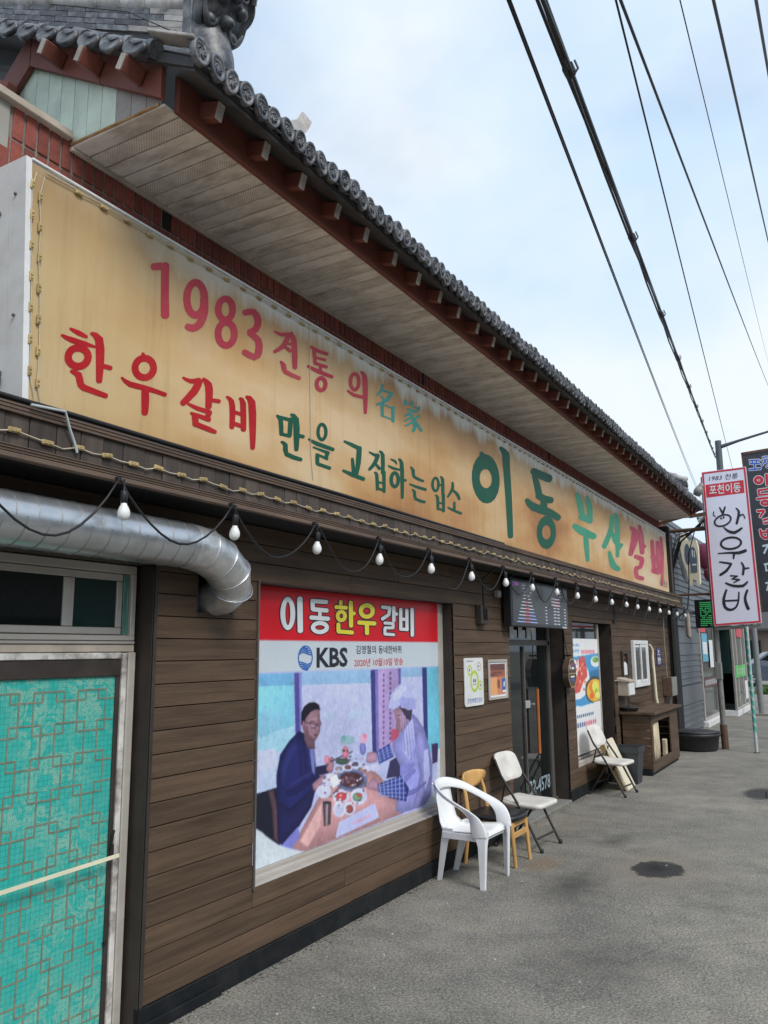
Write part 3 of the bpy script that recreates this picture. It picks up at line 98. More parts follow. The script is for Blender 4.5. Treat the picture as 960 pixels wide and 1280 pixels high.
DARK_LETTERS=[
('b','1495 5484 0 6 2 -13 1 19 4 -22 1 25 92 -33 1 25 92 -33 1 25 4 -22 1 18 2 -12 1 6/1551 5489 6 0 -12 -3 17 -1 -19 -5 22 -1 -23 -30 22 -1 -22 -30 22 -1 -20 -5 17 -1 -11 -2 6 0/1632 5479 5 -1 -11 -1 16 -3 -20 -2 22 -4 -25 -27 21 -4 -25 -26 22 -4 -20 -3 16 -3 -11 -1 5 -1/1496 5417 1 6 2 -13 1 19 4 -22 1 25 88 -34 2 25 87 -34 2 25 4 -22 1 18 2 -12 0 6/1590 5408 6 -1 -12 -3 19 0 -22 -6 24 -1 -25 -49 25 -1 -25 -50 24 -1 -22 -5 19 -1 -12 -3 6 0/1478 5290 0 8 3 -16 0 24 7 -27 0 30 104 -31 0 30 103 -31 0 31 7 -28 -1 24 4 -16 0 8','1485 5481 1 13 5 -27 1 40 10 -47 2 52 91 -60 2 53 90 -61 3 53 9 -47 2 40 4 -28 1 14/1548 5499 12 0 -24 -6 36 -1 -42 -11 47 -2 -47 -29 47 -2 -47 -29 46 -2 -41 -11 36 -2 -24 -5 12 0/1630 5490 12 -3 -25 -2 36 -6 -43 -5 46 -9 -50 -22 47 -8 -50 -22 46 -8 -43 -6 36 -6 -25 -2 12 -2/1487 5414 1 14 4 -28 2 40 9 -47 3 52 86 -61 4 52 86 -60 3 52 8 -47 2 39 4 -27 1 14/1587 5418 13 -1 -26 -6 38 -1 -44 -12 50 -2 -50 -48 49 -2 -50 -48 50 -2 -44 -12 38 -1 -26 -6 13 0/1469 5287 0 15 6 -30 0 45 13 -52 -1 58 105 -59 -1 58 104 -59 0 58 13 -51 -1 44 7 -30 0 16'),
('b','1741 5514 -1 5 3 -10 -1 16 6 -19 -1 22 42 -19 -1 21 43 -19 -2 22 6 -19 -1 16 3 -10 0 5/1715 5455 0 6 3 -11 -1 16 6 -18 -2 21 62 -17 -1 21 62 -17 -2 21 6 -19 -1 17 3 -11 0 5/1800 5459 5 -5 -12 7 15 -14 -21 11 19 -18 -57 -31 19 -18 -57 -31 19 -18 -21 11 15 -14 -12 7 5 -5/1786 5415 4 4 -6 -11 11 14 -9 -20 15 18 13 -48 15 17 14 -48 14 18 -9 -20 12 14 -6 -11 4 4/1790 5319 3 6 -2 -14 7 19 -3 -25 10 25 13 -37 10 25 13 -37 9 25 -3 -24 8 19 -3 -15 3 7','1732 5510 -1 13 7 -25 -3 37 14 -43 -3 50 44 -47 -3 49 44 -47 -3 49 14 -42 -3 37 7 -25 -1 13/1707 5451 -1 13 7 -25 -3 38 14 -43 -4 49 64 -45 -3 49 64 -45 -4 49 14 -43 -3 38 7 -25 -1 13/1803 5469 10 -10 -23 14 29 -28 -41 23 37 -37 -75 -13 37 -37 -75 -12 37 -37 -41 23 29 -28 -23 14 9 -10/1777 5419 8 10 -12 -24 24 29 -19 -42 31 38 -3 -68 32 37 -4 -68 32 38 -20 -42 24 29 -12 -24 8 10/1781 5320 5 13 -5 -29 16 39 -7 -50 20 50 3 -62 20 50 3 -62 19 50 -6 -50 15 38 -5 -28 5 13'),
('r','1727 5053 -55 7 48 -32 -50 24 36 -47 -41 41 20 -57 -28 52 3 -62 -12 60 -15 -61 5 61 -32 -54 22 56 -45 -41 36 46 -54 -25 47 31 -58 -6 54 13 -56 14 55 -6 -48 32 50 -25 -36 48 41 -41 -20 57 28 -53 -3 63 12 -60 15 61 -4 -61 31 53 -21 -56 44 41 -36 -45 54 24 -47 -30 57 5 -53 -13 56 -14 -55 7/1782 5180 14 0 -27 -7 41 0 -48 -15 55 0 -54 -103 54 0 -53 -103 54 -1 -48 -14 41 0 -27 -7 14 0','1739 5052 -79 9 71 -39 -72 36 56 -62 -59 59 36 -78 -41 76 12 -87 -18 87 -13 -88 7 88 -38 -80 32 81 -58 -64 52 66 -73 -42 69 45 -81 -16 78 19 -80 13 79 -9 -72 39 73 -36 -56 62 60 -59 -37 78 41 -77 -12 88 18 -87 14 88 -7 -88 37 80 -31 -81 57 64 -52 -66 73 41 -68 -44 79 15 -77 -19 80 -12 -79 9/1779 5190 21 0 -41 -10 61 -1 -70 -21 79 0 -78 -103 78 -1 -78 -102 79 -1 -69 -21 60 0 -40 -10 20 0'),
('r','1599 4850 -1 11 6 -21 -2 32 11 -37 -2 43 98 -38 -2 43 98 -38 -2 42 11 -36 -1 32 5 -21 0 10/1612 4870 10 2 -19 -9 29 5 -32 -16 38 7 -31 -53 38 6 -32 -53 38 7 -32 -16 29 5 -18 -8 9 1/1606 4759 0 10 4 -20 0 30 8 -35 1 40 88 -41 1 39 87 -41 1 39 8 -34 0 30 4 -21 0 11/1564 4678 0 11 5 -21 -1 32 11 -37 -2 43 108 -39 -1 43 107 -38 -2 42 11 -37 -1 33 5 -22 0 11/1806 4585 -46 5 40 -23 -42 20 29 -36 -35 34 15 -46 -24 44 0 -50 -11 50 -16 -51 4 51 -30 -45 18 47 -41 -36 30 39 -48 -24 40 27 -50 -8 45 11 -48 8 46 -4 -40 23 42 -20 -29 36 35 -34 -15 46 24 -44 1 50 10 -50 16 51 -4 -52 30 46 -18 -47 41 36 -30 -39 48 23 -40 -26 50 8 -45 -12 48 -8 -46 5','1590 4846 -1 18 9 -35 -2 53 18 -61 -3 70 99 -65 -3 70 99 -65 -3 70 17 -61 -2 54 9 -36 -1 18/1607 4879 17 3 -31 -14 47 8 -52 -26 62 11 -55 -57 62 10 -56 -57 62 11 -52 -26 47 8 -30 -14 16 3/1597 4756 0 17 7 -34 0 51 14 -59 1 66 88 -68 1 67 87 -68 1 66 14 -59 0 51 7 -34 0 17/1556 4674 -1 18 9 -35 -2 53 17 -61 -2 70 109 -65 -3 69 108 -65 -2 70 17 -61 -2 53 9 -35 -1 18/1818 4584 -70 7 63 -29 -64 30 49 -50 -53 51 30 -66 -36 68 8 -76 -15 77 -15 -77 6 78 -36 -72 28 73 -54 -59 46 59 -66 -41 60 41 -72 -18 68 17 -71 6 70 -7 -64 30 65 -31 -49 51 53 -52 -30 67 36 -68 -8 75 16 -76 14 77 -6 -78 36 71 -28 -72 54 59 -46 -59 66 40 -60 -40 72 18 -68 -18 71 -6 -70 7'),
('r','1551 4436 0 12 4 -23 1 35 9 -41 1 46 60 -49 2 47 59 -49 2 48 9 -43 1 37 5 -25 0 13/1693 4448 9 -8 -21 11 26 -23 -36 18 33 -31 -74 -27 31 -28 -71 -31 27 -24 -29 14 21 -19 -17 9 7 -6/1647 4244 -2 10 8 -20 -5 32 15 -35 -7 41 59 -30 -7 41 58 -31 -6 41 14 -34 -5 31 8 -20 -1 11/1655 4184 -1 11 6 -21 -2 32 12 -36 -3 42 47 -39 -3 42 47 -38 -2 42 11 -36 -2 32 6 -21 -1 11','1542 4433 0 19 7 -37 2 55 14 -64 2 72 59 -75 2 74 59 -77 2 76 15 -67 1 57 7 -39 1 20/1696 4458 14 -13 -32 18 40 -37 -57 28 53 -47 -93 -11 49 -45 -89 -13 46 -42 -50 25 35 -32 -28 15 12 -11/1639 4238 -3 18 13 -33 -8 52 24 -57 -11 68 63 -58 -11 68 62 -57 -10 68 24 -57 -8 52 12 -34 -2 18/1646 4180 -1 18 10 -35 -3 53 18 -60 -4 69 49 -65 -4 69 48 -65 -4 68 18 -59 -3 53 10 -35 -1 18'),
('r','1583 4076 10 2 -19 -9 29 5 -32 -16 38 7 -23 -136 43 22 22 -86 14 52 64 -43 -6 53 17 -45 -4 41 8 -27 -1 14/1600 3993 -1 10 7 -19 -4 29 13 -33 -5 39 66 -28 -4 38 66 -28 -5 38 13 -33 -4 30 7 -19 -1 10/1713 4075 11 0 -21 -6 31 1 -36 -12 41 1 -41 -87 41 1 -41 -87 40 1 -35 -12 31 1 -21 -6 10 0','1579 4085 16 3 -31 -14 47 9 -52 -27 62 12 -46 -144 65 32 7 -104 22 78 61 -69 -8 80 24 -68 -6 61 13 -40 -2 21/1592 3988 -2 17 11 -33 -6 50 21 -55 -8 65 70 -55 -8 65 70 -55 -8 65 21 -55 -6 50 11 -32 -2 17/1710 4084 17 1 -33 -9 49 0 -57 -18 65 1 -65 -87 65 1 -65 -87 64 1 -57 -18 50 1 -33 -10 16 1'),
('w','1599 3728 -2 11 7 -20 -3 31 13 -35 -5 42 53 -34 -5 41 53 -33 -5 41 13 -35 -3 32 6 -21 -1 11/1702 3752 8 -5 -18 6 23 -15 -31 9 30 -19 -68 -53 30 -19 -68 -53 30 -19 -31 9 23 -15 -17 6 8 -5','1590 3724 -2 17 12 -33 -6 52 21 -58 -7 68 55 -60 -7 68 55 -60 -7 67 21 -57 -6 52 11 -34 -1 18/1704 3762 13 -8 -30 9 39 -24 -52 14 51 -32 -89 -40 51 -32 -89 -40 51 -31 -53 14 39 -24 -29 9 13 -8'),
('w','1596 3364 -1 11 7 -21 -3 32 12 -35 -3 41 41 -36 -4 41 41 -36 -4 41 12 -35 -2 32 6 -21 -1 11/1625 3374 7 1 -15 -5 23 2 -26 -10 30 2 -28 -58 30 2 -27 -58 29 3 -26 -10 23 2 -15 -5 8 0/1616 3238 -1 8 6 -15 -4 24 11 -26 -4 31 32 -25 -5 31 32 -26 -5 32 11 -26 -3 24 6 -16 -1 9','1588 3360 -2 17 11 -33 -5 51 20 -57 -5 67 43 -62 -6 67 43 -62 -6 67 20 -57 -4 52 10 -34 -1 17/1621 3384 14 1 -27 -10 41 4 -47 -18 54 4 -52 -60 54 5 -51 -61 53 5 -47 -18 41 3 -27 -9 14 1/1608 3233 -2 15 11 -28 -7 44 20 -48 -8 58 36 -52 -9 57 36 -52 -8 58 20 -48 -7 44 11 -28 -2 15'),
('w','1595 2995 -2 9 7 -18 -4 29 13 -31 -5 37 33 -31 -6 37 33 -31 -6 37 13 -31 -4 28 7 -18 -1 10/1659 3000 9 -4 -19 2 25 -9 -31 2 32 -12 -54 -49 32 -12 -54 -50 33 -12 -32 2 25 -9 -18 2 8 -3','1587 2989 -3 17 12 -31 -7 48 22 -52 -9 63 36 -57 -9 63 37 -57 -9 63 22 -53 -7 49 11 -31 -2 16/1659 3010 15 -6 -31 4 42 -16 -54 3 55 -20 -76 -41 54 -21 -76 -40 55 -21 -54 3 42 -15 -30 3 14 -5'),
]
POSTER_SHAPES=[
((180,188,228),'3889 1617 2531 2 -7 -1197 -2490 52'),
((118,178,220),'3889 1620 402 -3 2 -79 -402 10'),
((135,205,230),'3891 1548 402 -7 13 -317 -404 -49'),
((165,212,235),'3899 1261 406 25 10 -246 -409 -8'),
((190,205,236),'3903 1146 405 1 -43 -251 -356 30'),
((142,200,226),'3909 1332 117 95 64 -79 56 71 29 -138 -216 -40'),
((82,78,152),'4294 1617 79 1 6 -354 -62 -41'),
((140,140,205),'4348 1618 31 0 5 -370 -19 2'),
((206,212,240),'3937 1171 169 -3 28 -107 -170 -22'),
((150,188,226),'4379 1619 870 -6 6 -95 -875 20'),
((190,196,234),'4380 1538 875 -20 9 -487 -876 0'),
((184,200,231),'4620 1325 60 29 92 -14 47 -29 -139 -23'),
((184,200,231),'4899 1306 98 36 171 -11 17 -46 -188 -12'),
((58,58,122),'5249 1613 102 3 0 -595 -80 -18'),
((120,112,180),'5314 1615 45 1 6 -596 -40 -5'),
((176,152,204),'5359 1616 311 -1 2 -609 -307 14'),
((112,92,168),'5670 1615 45 1 -2 -558 -36 4'),
((190,196,234),'5715 1616 366 -2 10 -592 -378 36'),
((150,188,226),'5715 1616 366 -2 2 -70 -370 0'),
((52,56,120),'6081 1614 86 0 0 -599 -72 7'),
((112,190,216),'6167 1614 253 1 -34 -744 -222 64'),
((96,78,140),'5434 1582 23 0 -5 -22 -22 2'),
((96,78,140),'5534 1593 31 -3 -8 -22 -27 4'),
((96,78,140),'5433 1543 23 0 -4 -23 -23 3'),
((96,78,140),'5533 1555 32 -3 -9 -22 -27 5'),
((96,78,140),'5432 1504 23 -1 -4 -22 -23 3'),
((96,78,140),'5533 1517 31 -3 -8 -22 -28 5'),
((96,78,140),'5432 1465 23 -1 -5 -22 -22 3'),
((96,78,140),'5532 1480 31 -3 -8 -23 -27 5'),
((96,78,140),'5431 1426 23 -1 -4 -22 -23 3'),
((96,78,140),'5531 1442 31 -3 -8 -22 -27 5'),
((96,78,140),'5430 1388 23 -2 -4 -22 -23 4'),
((96,78,140),'5530 1405 32 -4 -9 -22 -27 5'),
((96,78,140),'5430 1349 23 -1 -5 -22 -22 3'),
((96,78,140),'5530 1367 31 -3 -8 -22 -28 5'),
((96,78,140),'5429 1310 23 -1 -4 -22 -23 3'),
((96,78,140),'5529 1330 31 -4 -8 -22 -27 6'),
((96,78,140),'5429 1272 22 -2 -4 -22 -22 4'),
((96,78,140),'5528 1293 31 -4 -8 -22 -27 6'),
((96,78,140),'5428 1233 23 -1 -5 -22 -22 4'),
((96,78,140),'5528 1256 31 -5 -9 -21 -27 5'),
((96,78,140),'5427 1195 23 -2 -4 -21 -23 3'),
((96,78,140),'5527 1218 31 -4 -8 -21 -27 5'),
((96,78,140),'5427 1157 22 -2 -4 -22 -22 4'),
((96,78,140),'5526 1181 31 -4 -8 -21 -27 6'),
((96,78,140),'5426 1119 23 -2 -4 -22 -23 4'),
((96,78,140),'5525 1145 31 -5 -8 -21 -27 6'),
((96,78,140),'5426 1081 22 -3 -4 -21 -23 4'),
((96,78,140),'5525 1108 31 -5 -9 -21 -27 6'),
((26,28,46),'3909 926 228 10 33 -361 -255 155'),
((96,70,80),'4046 924 51 3 43 -115 19 -203 -50 32 -24 180'),
((203,152,156),'4284 552 133 -45 482 2 825 8 -77 104 -270 219 -143 75 -399 67 -245 -165'),
((188,134,138),'4625 686 6 2 -90 -180 -11 -1'),
((188,134,138),'4726 683 6 2 -58 -179 -12 0'),
((188,134,138),'4830 680 6 2 -24 -177 -13 -1'),
((188,134,138),'4937 677 6 2 13 -176 -13 -1'),
((188,134,138),'5048 674 6 2 53 -174 -14 -1'),
((188,134,138),'5162 671 7 2 96 -173 -14 -1'),
((188,134,138),'5281 668 7 2 143 -172 -15 -1'),
((222,176,176),'4376 578 249 202 -28 -152 -139 -103'),
((34,38,98),'4360 1253 89 -42 80 -87 16 -120 43 -61 80 -10 -130 -80 -39 -87 -135 -99 -182 -77 -38 48 -9 160 -12 206 35 121 93 74'),
((34,34,84),'4139 856 128 -65 242 85 29 -23 -39 -87 -135 -99 -182 -77 -38 48'),
((46,52,120),'4234 1155 91 52 31 -65 -94 -96 -70 -125 -33 123'),
((36,36,96),'4362 1126 65 9 19 -142 -48 -117 -28 96'),
((48,54,124),'4427 1182 62 -69 19 -112 -40 20 -24 96'),
((34,34,92),'4213 903 91 2 233 45 8 -20 -200 -64 -105 -4'),
((52,58,130),'4264 941 133 27 133 22 3 -15 -136 -30 -119 -30'),
((30,30,80),'4344 1221 21 26 62 -50 62 -69 -22 -4 -68 54'),
((36,34,72),'4530 1006 176 -1 31 -59 -186 2'),
((118,122,196),'4182 590 171 79 22 -61 -88 -59'),
((120,126,190),'4466 1159 63 -35 8 -174 -35 36'),
((112,82,100),'4410 1215 118 -40 7 -54 -85 11 -40 59'),
((156,120,136),'4392 1302 21 51 62 34 109 -4 7 -75 21 -34 -18 -10 -2 -37 -23 -28 -38 -30 -65 -4 -51 49 -22 46'),
((126,92,110),'4398 1278 50 -4 29 -103 -50 30'),
((32,28,42),'4376 1289 1 72 30 39 56 21 68 -1 47 -19 15 -35 -26 7 -47 -1 -45 -13 -34 -24 -16 -12 -11 -43 -22 2'),
((150,108,122),'4420 1289 -1 -8 -4 -6 -5 -4 -7 -1 -6 2 -5 5 -4 7 -1 8 1 7 3 7 5 4 7 1 6 -2 6 -5 3 -7'),
((44,38,54),'4425 1301 62 -11 58 -22 43 -8 0 -5 -49 7 -52 22 -62 11'),
((44,38,54),'4487 1263 43 -10 0 -3 -43 8'),
((120,88,110),'4559 1265 -2 -6 -5 -6 -9 -3 -10 0 -10 2 -8 4 -6 6 -2 7 2 7 6 5 8 3 10 1 10 -2 8 -5 6 -6'),
((176,140,152),'4442 1314 67 19 58 -4 1 -36 -75 9 -40 -12'),
((128,94,112),'4431 1247 46 -39 46 -26 -17 -11 -51 14 -34 35'),
((60,46,60),'4478 1303 49 -11 0 -5 -48 10'),
((60,46,60),'4544 1284 35 -8 0 -4 -34 6'),
((182,150,166),'4487 1287 46 -17 -3 -12 -31 6'),
((182,150,166),'4548 1264 32 -7 -6 -11 -23 5'),
((90,60,76),'4522 1217 46 -7 -5 -9 -41 7'),
((168,124,142),'4503 904 135 49 24 -48 -90 -48 -52 4'),
((168,124,142),'4667 978 21 52 39 22 28 -10 6 -81 -61 -16'),
((60,60,70),'4712 1024 284 35 4 -7 -282 -38'),
((52,46,84),'5470 810 59 119 158 29 -4 -158'),
((152,154,222),'5902 1254 -170 -84 -154 -89 -1 -83 107 -124 -1 -74 -77 -245 110 -33 356 -5 138 76 32 214 -58 166 -85 148 -112 88'),
((150,150,216),'5942 1153 152 -52 84 -167 42 -204 -169 -200 -172 -11 136 238 -80 203'),
((190,192,240),'5773 1148 128 67 38 -139 -90 -184 -122 90'),
((134,132,206),'5684 874 249 9 -45 -72 -205 -11'),
((188,80,108),'5553 1157 106 4 15 -61 -127 -40'),
((172,134,156),'5583 1313 153 -5 149 -33 -19 -61 -127 -82 -80 -5 -39 52 16 27'),
((66,56,82),'5695 1314 208 -32 -37 -80 -75 21 -36 41'),
((188,194,242),'5513 1318 41 106 145 70 158 -14 100 -115 2 -79 -133 -3 -131 46 -100 -26'),
((164,168,226),'5697 1402 251 -36 11 -80 -133 -3 -131 46'),
((146,150,214),'5727 1276 12 3 37 -303 -24 -1'),
((146,150,214),'5771 1246 13 3 49 -317 -25 -1'),
((146,150,214),'5816 1216 13 3 62 -331 -26 -1'),
((146,150,214),'5861 1185 13 3 75 -346 -26 -1'),
((146,150,214),'5907 1154 13 3 88 -361 -26 0'),
((186,190,240),'6088 943 77 12 28 -202 -86 -126 -22 121'),
((126,126,200),'5743 792 188 33 21 -22 -182 -70'),
((126,126,200),'5680 671 246 2 198 30 4 -16 -203 -52 -238 -1'),
((150,112,136),'5661 1252 32 -31 -1 -47 -33 -39 -24 24'),
((60,50,66),'5646 1260 48 1 0 -8 -49 0'),
((206,212,248),'5597 1426 123 52 95 -12 -118 -83 -113 -13'),
((50,58,132),'5325 1021 210 40 56 -106 -227 -28'),
((50,58,132),'5340 788 351 15 135 -116 -52 -89 -250 64 -163 64'),
((132,150,214),'5343 1026 15 2 39 -91 -15 -1'),
((132,150,214),'5332 1002 222 38 4 -5 -222 -39'),
((132,150,214),'5402 1036 15 2 40 -91 -15 -2'),
((132,150,214),'5332 984 222 34 4 -6 -223 -33'),
((132,150,214),'5463 1046 15 2 40 -92 -15 -2'),
((132,150,214),'5332 966 221 30 4 -6 -222 -29'),
((132,150,214),'5524 1056 15 2 41 -92 -16 -2'),
((132,150,214),'5331 949 222 25 4 -6 -222 -25'),
((132,150,214),'5362 792 15 2 20 -92 -14 3'),
((132,150,214),'5421 793 15 2 17 -108 -15 2'),
((132,150,214),'5481 794 15 2 13 -125 -15 3'),
((132,150,214),'5542 795 15 1 9 -140 -16 2'),
((132,150,214),'5604 796 15 1 5 -157 -16 2'),
((132,150,214),'5667 797 16 1 -1 -175 -15 3'),
((132,150,214),'5731 798 16 1 -5 -192 -16 2'),
((132,150,214),'5347 777 375 7 4 -8 -379 -6'),
((132,150,214),'5347 761 395 -17 3 -8 -398 18'),
((132,150,214),'5347 745 414 -41 4 -8 -418 42'),
((132,150,214),'5347 729 433 -65 4 -8 -438 66'),
((132,150,214),'5346 714 454 -90 3 -8 -457 91'),
((176,136,160),'5175 967 25 56 71 3 61 -13 3 -65 -100 -2'),
((176,136,160),'5191 778 14 36 82 27 61 -36 2 -71 -82 23'),
((60,50,92),'6230 985 122 -4 -6 -150 -104 -8'),
((140,150,200),'5202 833 -18 -27 -49 -19 -72 -7 -84 7 -81 17 -68 26 -44 31 -15 31 15 26 44 19 68 8 82 -4 83 -17 73 -26 49 -32'),
((110,112,160),'5167 838 -15 -23 -41 -15 -61 -5 -71 5 -69 15 -57 21 -38 26 -14 26 14 22 37 15 58 6 70 -4 70 -14 62 -21 41 -27'),
((84,52,64),'5140 845 -13 -18 -35 -13 -52 -4 -61 5 -59 12 -50 18 -32 21 -12 21 12 18 32 13 50 5 60 -4 60 -12 52 -18 36 -22'),
((200,206,240),'4728 825 -7 -16 -19 -12 -29 -5 -34 2 -33 8 -29 14 -18 17 -7 18 6 16 19 11 28 6 33 -2 34 -8 30 -13 19 -18'),
((206,210,242),'4956 755 -8 -16 -23 -12 -34 -5 -40 3 -39 10 -33 15 -22 18 -7 18 7 16 22 12 33 5 39 -2 40 -9 34 -15 23 -19'),
((196,74,80),'4921 764 -5 -11 -16 -7 -22 -3 -27 2 -26 6 -22 10 -15 12 -5 12 5 10 15 7 22 3 26 -1 27 -6 23 -10 15 -12'),
((206,210,242),'5191 723 -9 -21 -25 -15 -37 -7 -42 3 -42 11 -35 18 -24 22 -8 22 9 21 23 15 35 7 43 -1 42 -11 37 -18 24 -22'),
((120,150,120),'5129 729 -5 -11 -15 -8 -22 -3 -26 2 -25 6 -21 10 -15 12 -5 12 5 11 15 8 21 3 26 -1 25 -7 22 -9 15 -13'),
((196,80,76),'5122 744 -3 -5 -7 -4 -11 -1 -13 1 -13 3 -10 5 -8 5 -2 6 2 4 8 4 11 1 12 -1 13 -3 11 -4 8 -6'),
((206,210,242),'4905 681 -6 -19 -17 -13 -26 -7 -29 1 -30 9 -25 15 -16 19 -6 20 6 18 16 14 25 7 30 -1 29 -9 26 -15 17 -19'),
((190,194,228),'4886 687 -5 -13 -12 -9 -20 -5 -22 1 -23 7 -19 11 -12 13 -5 14 5 13 12 10 19 4 23 -1 22 -6 20 -11 12 -13'),
((206,210,242),'5035 666 -7 -17 -17 -12 -25 -6 -30 2 -29 8 -25 14 -16 18 -6 18 6 17 16 12 25 6 29 -1 30 -8 26 -14 17 -18'),
((150,80,76),'5005 668 -4 -10 -10 -8 -16 -3 -19 1 -18 5 -16 8 -10 11 -4 11 4 11 10 7 16 4 18 -1 19 -5 16 -9 10 -11'),
((200,206,240),'4889 950 -5 -9 -15 -7 -23 -3 -26 2 -26 5 -22 8 -15 11 -5 10 5 10 15 6 22 3 26 -1 26 -5 23 -8 15 -11'),
((150,140,150),'4867 955 -4 -6 -10 -4 -15 -2 -18 1 -18 4 -15 5 -10 7 -4 6 4 6 10 4 15 2 18 -1 18 -3 15 -6 10 -7'),
((200,206,240),'5003 946 -5 -9 -15 -6 -21 -3 -25 1 -24 5 -21 8 -14 10 -5 10 5 9 14 7 21 2 24 -1 25 -4 21 -8 15 -10'),
((120,80,80),'4983 950 -4 -5 -9 -4 -15 -1 -18 1 -17 3 -14 5 -10 6 -4 7 4 5 10 4 14 1 17 -1 18 -3 15 -5 9 -6'),
((200,206,240),'5127 948 -6 -10 -18 -7 -26 -3 -31 1 -31 6 -25 10 -17 11 -6 12 6 10 17 7 25 3 31 -1 31 -6 26 -9 18 -12'),
((90,80,100),'5079 961 -3 -6 -9 -3 -15 -2 -16 1 -17 3 -14 5 -9 6 -3 6 3 6 9 3 14 2 17 -1 17 -3 14 -5 9 -6'),
((70,92,84),'4957 992 -7 -7 -20 -5 -29 -1 -34 2 -34 6 -28 8 -19 9 -7 9 7 7 19 5 28 2 34 -3 34 -5 29 -8 20 -10'),
((200,204,238),'4743 878 -4 -11 -14 -7 -19 -4 -23 1 -23 5 -19 9 -13 11 -4 12 4 10 13 8 19 4 23 -1 23 -6 19 -8 13 -12'),
((210,212,240),'4767 920 -3 -7 -11 -5 -16 -2 -18 1 -19 4 -15 6 -11 8 -3 7 3 7 11 5 15 2 19 0 18 -4 16 -7 11 -7'),
((205,205,235),'5256 908 -5 -7 -12 -5 -19 -3 -21 2 -21 4 -18 7 -12 8 -4 8 4 8 12 5 18 2 21 -1 22 -4 18 -7 12 -8'),
((200,200,235),'5386 896 -7 -9 -17 -6 -26 -2 -31 2 -30 6 -25 8 -17 10 -6 10 6 9 17 6 26 2 30 -2 30 -5 26 -9 18 -10'),
((222,130,162),'4947 1054 -3 -16 -9 -14 -14 -7 -16 -2 -16 5 -13 11 -9 15 -3 17 3 16 9 13 13 8 16 2 16 -5 14 -11 9 -15'),
((122,122,196),'5180 1057 -4 -17 -10 -14 -15 -8 -17 -1 -17 5 -14 11 -10 16 -3 17 4 17 9 14 15 8 17 2 17 -5 15 -12 9 -15'),
((150,186,200),'5030 1132 -8 -11 -21 -7 -32 -4 -38 1 -37 6 -31 10 -21 12 -7 12 7 11 21 8 31 3 37 -1 38 -5 32 -10 21 -12'),
((120,170,180),'4915 1155 -3 -7 -6 -6 -11 -4 -12 0 -12 3 -11 5 -7 7 -2 8 2 8 7 5 11 4 12 0 12 -2 11 -6 7 -7'),
((216,172,202),'5208 1124 -4 -13 -13 -10 -20 -5 -22 -1 -23 5 -19 9 -12 13 -4 13 4 13 13 10 19 6 22 1 23 -5 19 -9 13 -13'),
((230,130,160),'5194 1143 -2 -5 -6 -4 -9 -2 -11 0 -10 2 -9 4 -6 5 -2 5 2 6 6 4 9 2 11 0 10 -2 9 -4 6 -5'),
((226,140,160),'4703 1033 -2 -11 -7 -8 -9 -6 -12 0 -11 3 -10 8 -6 10 -3 11 2 11 7 9 9 5 12 1 11 -4 10 -7 7 -10'),
((58,34,46),'5093 863 -2 -3 -4 -1 -7 -1 -8 1 -7 1 -7 3 -4 2 -2 3 2 3 4 1 7 1 8 -1 7 -1 7 -3 4 -2'),
((130,84,84),'5038 861 -1 -3 -5 -1 -6 -1 -8 1 -7 1 -7 3 -4 2 -2 3 2 3 4 1 7 1 7 -1 8 -1 6 -3 5 -2'),
((160,110,110),'4934 890 -2 -3 -4 -1 -6 -1 -8 0 -7 2 -6 2 -4 3 -2 3 2 2 4 2 6 0 7 0 8 -2 6 -2 4 -3'),
((96,70,90),'5018 879 -2 -2 -4 -2 -7 -1 -7 1 -8 1 -6 3 -4 3 -2 2 2 3 4 1 6 1 8 -1 7 -1 7 -2 4 -3'),
((58,34,46),'5070 878 -1 -2 -5 -2 -6 0 -8 0 -8 2 -6 2 -4 3 -2 3 2 2 4 2 6 0 8 0 8 -2 6 -2 5 -3'),
((130,84,84),'5078 871 -2 -2 -4 -2 -7 0 -7 0 -8 2 -7 2 -4 3 -1 3 1 2 5 2 6 0 8 0 7 -2 7 -2 4 -3'),
((160,110,110),'4890 863 -2 -3 -4 -1 -6 -1 -7 1 -7 1 -6 2 -5 3 -1 3 1 2 5 2 6 0 7 0 7 -2 6 -2 4 -3'),
((96,70,90),'5084 856 -2 -3 -4 -1 -7 -1 -8 1 -7 1 -7 2 -4 3 -2 3 2 2 4 2 7 1 7 -1 8 -1 7 -3 4 -3'),
((58,34,46),'5132 855 -2 -3 -4 -1 -7 -1 -7 1 -8 1 -7 3 -4 2 -2 3 2 3 4 1 7 1 8 -1 7 -1 7 -3 5 -2'),
((130,84,84),'5047 827 -2 -2 -4 -2 -7 -1 -7 1 -8 2 -6 2 -5 3 -1 3 1 2 5 1 6 1 8 0 7 -2 7 -2 4 -3'),
((160,110,110),'4962 910 -2 -3 -4 -1 -6 -1 -8 1 -7 1 -7 2 -4 3 -1 3 1 2 4 2 7 0 7 0 8 -1 6 -3 4 -2'),
((96,70,90),'4974 881 -2 -2 -4 -2 -6 0 -8 0 -7 2 -7 2 -4 3 -1 2 1 3 4 1 7 1 7 0 8 -2 6 -2 4 -3'),
((58,34,46),'4904 877 -2 -3 -4 -1 -6 -1 -8 1 -7 1 -6 2 -4 3 -2 3 2 2 4 2 6 0 7 0 8 -2 6 -2 4 -3'),
((130,84,84),'4867 882 -2 -2 -4 -2 -6 -1 -7 1 -7 1 -7 3 -4 2 -1 3 1 2 4 2 7 1 7 -1 7 -1 6 -3 4 -2'),
((160,110,110),'4961 853 -2 -3 -4 -1 -6 -1 -7 1 -8 1 -6 3 -4 2 -2 3 2 2 4 2 6 1 8 -1 7 -2 6 -2 5 -3'),
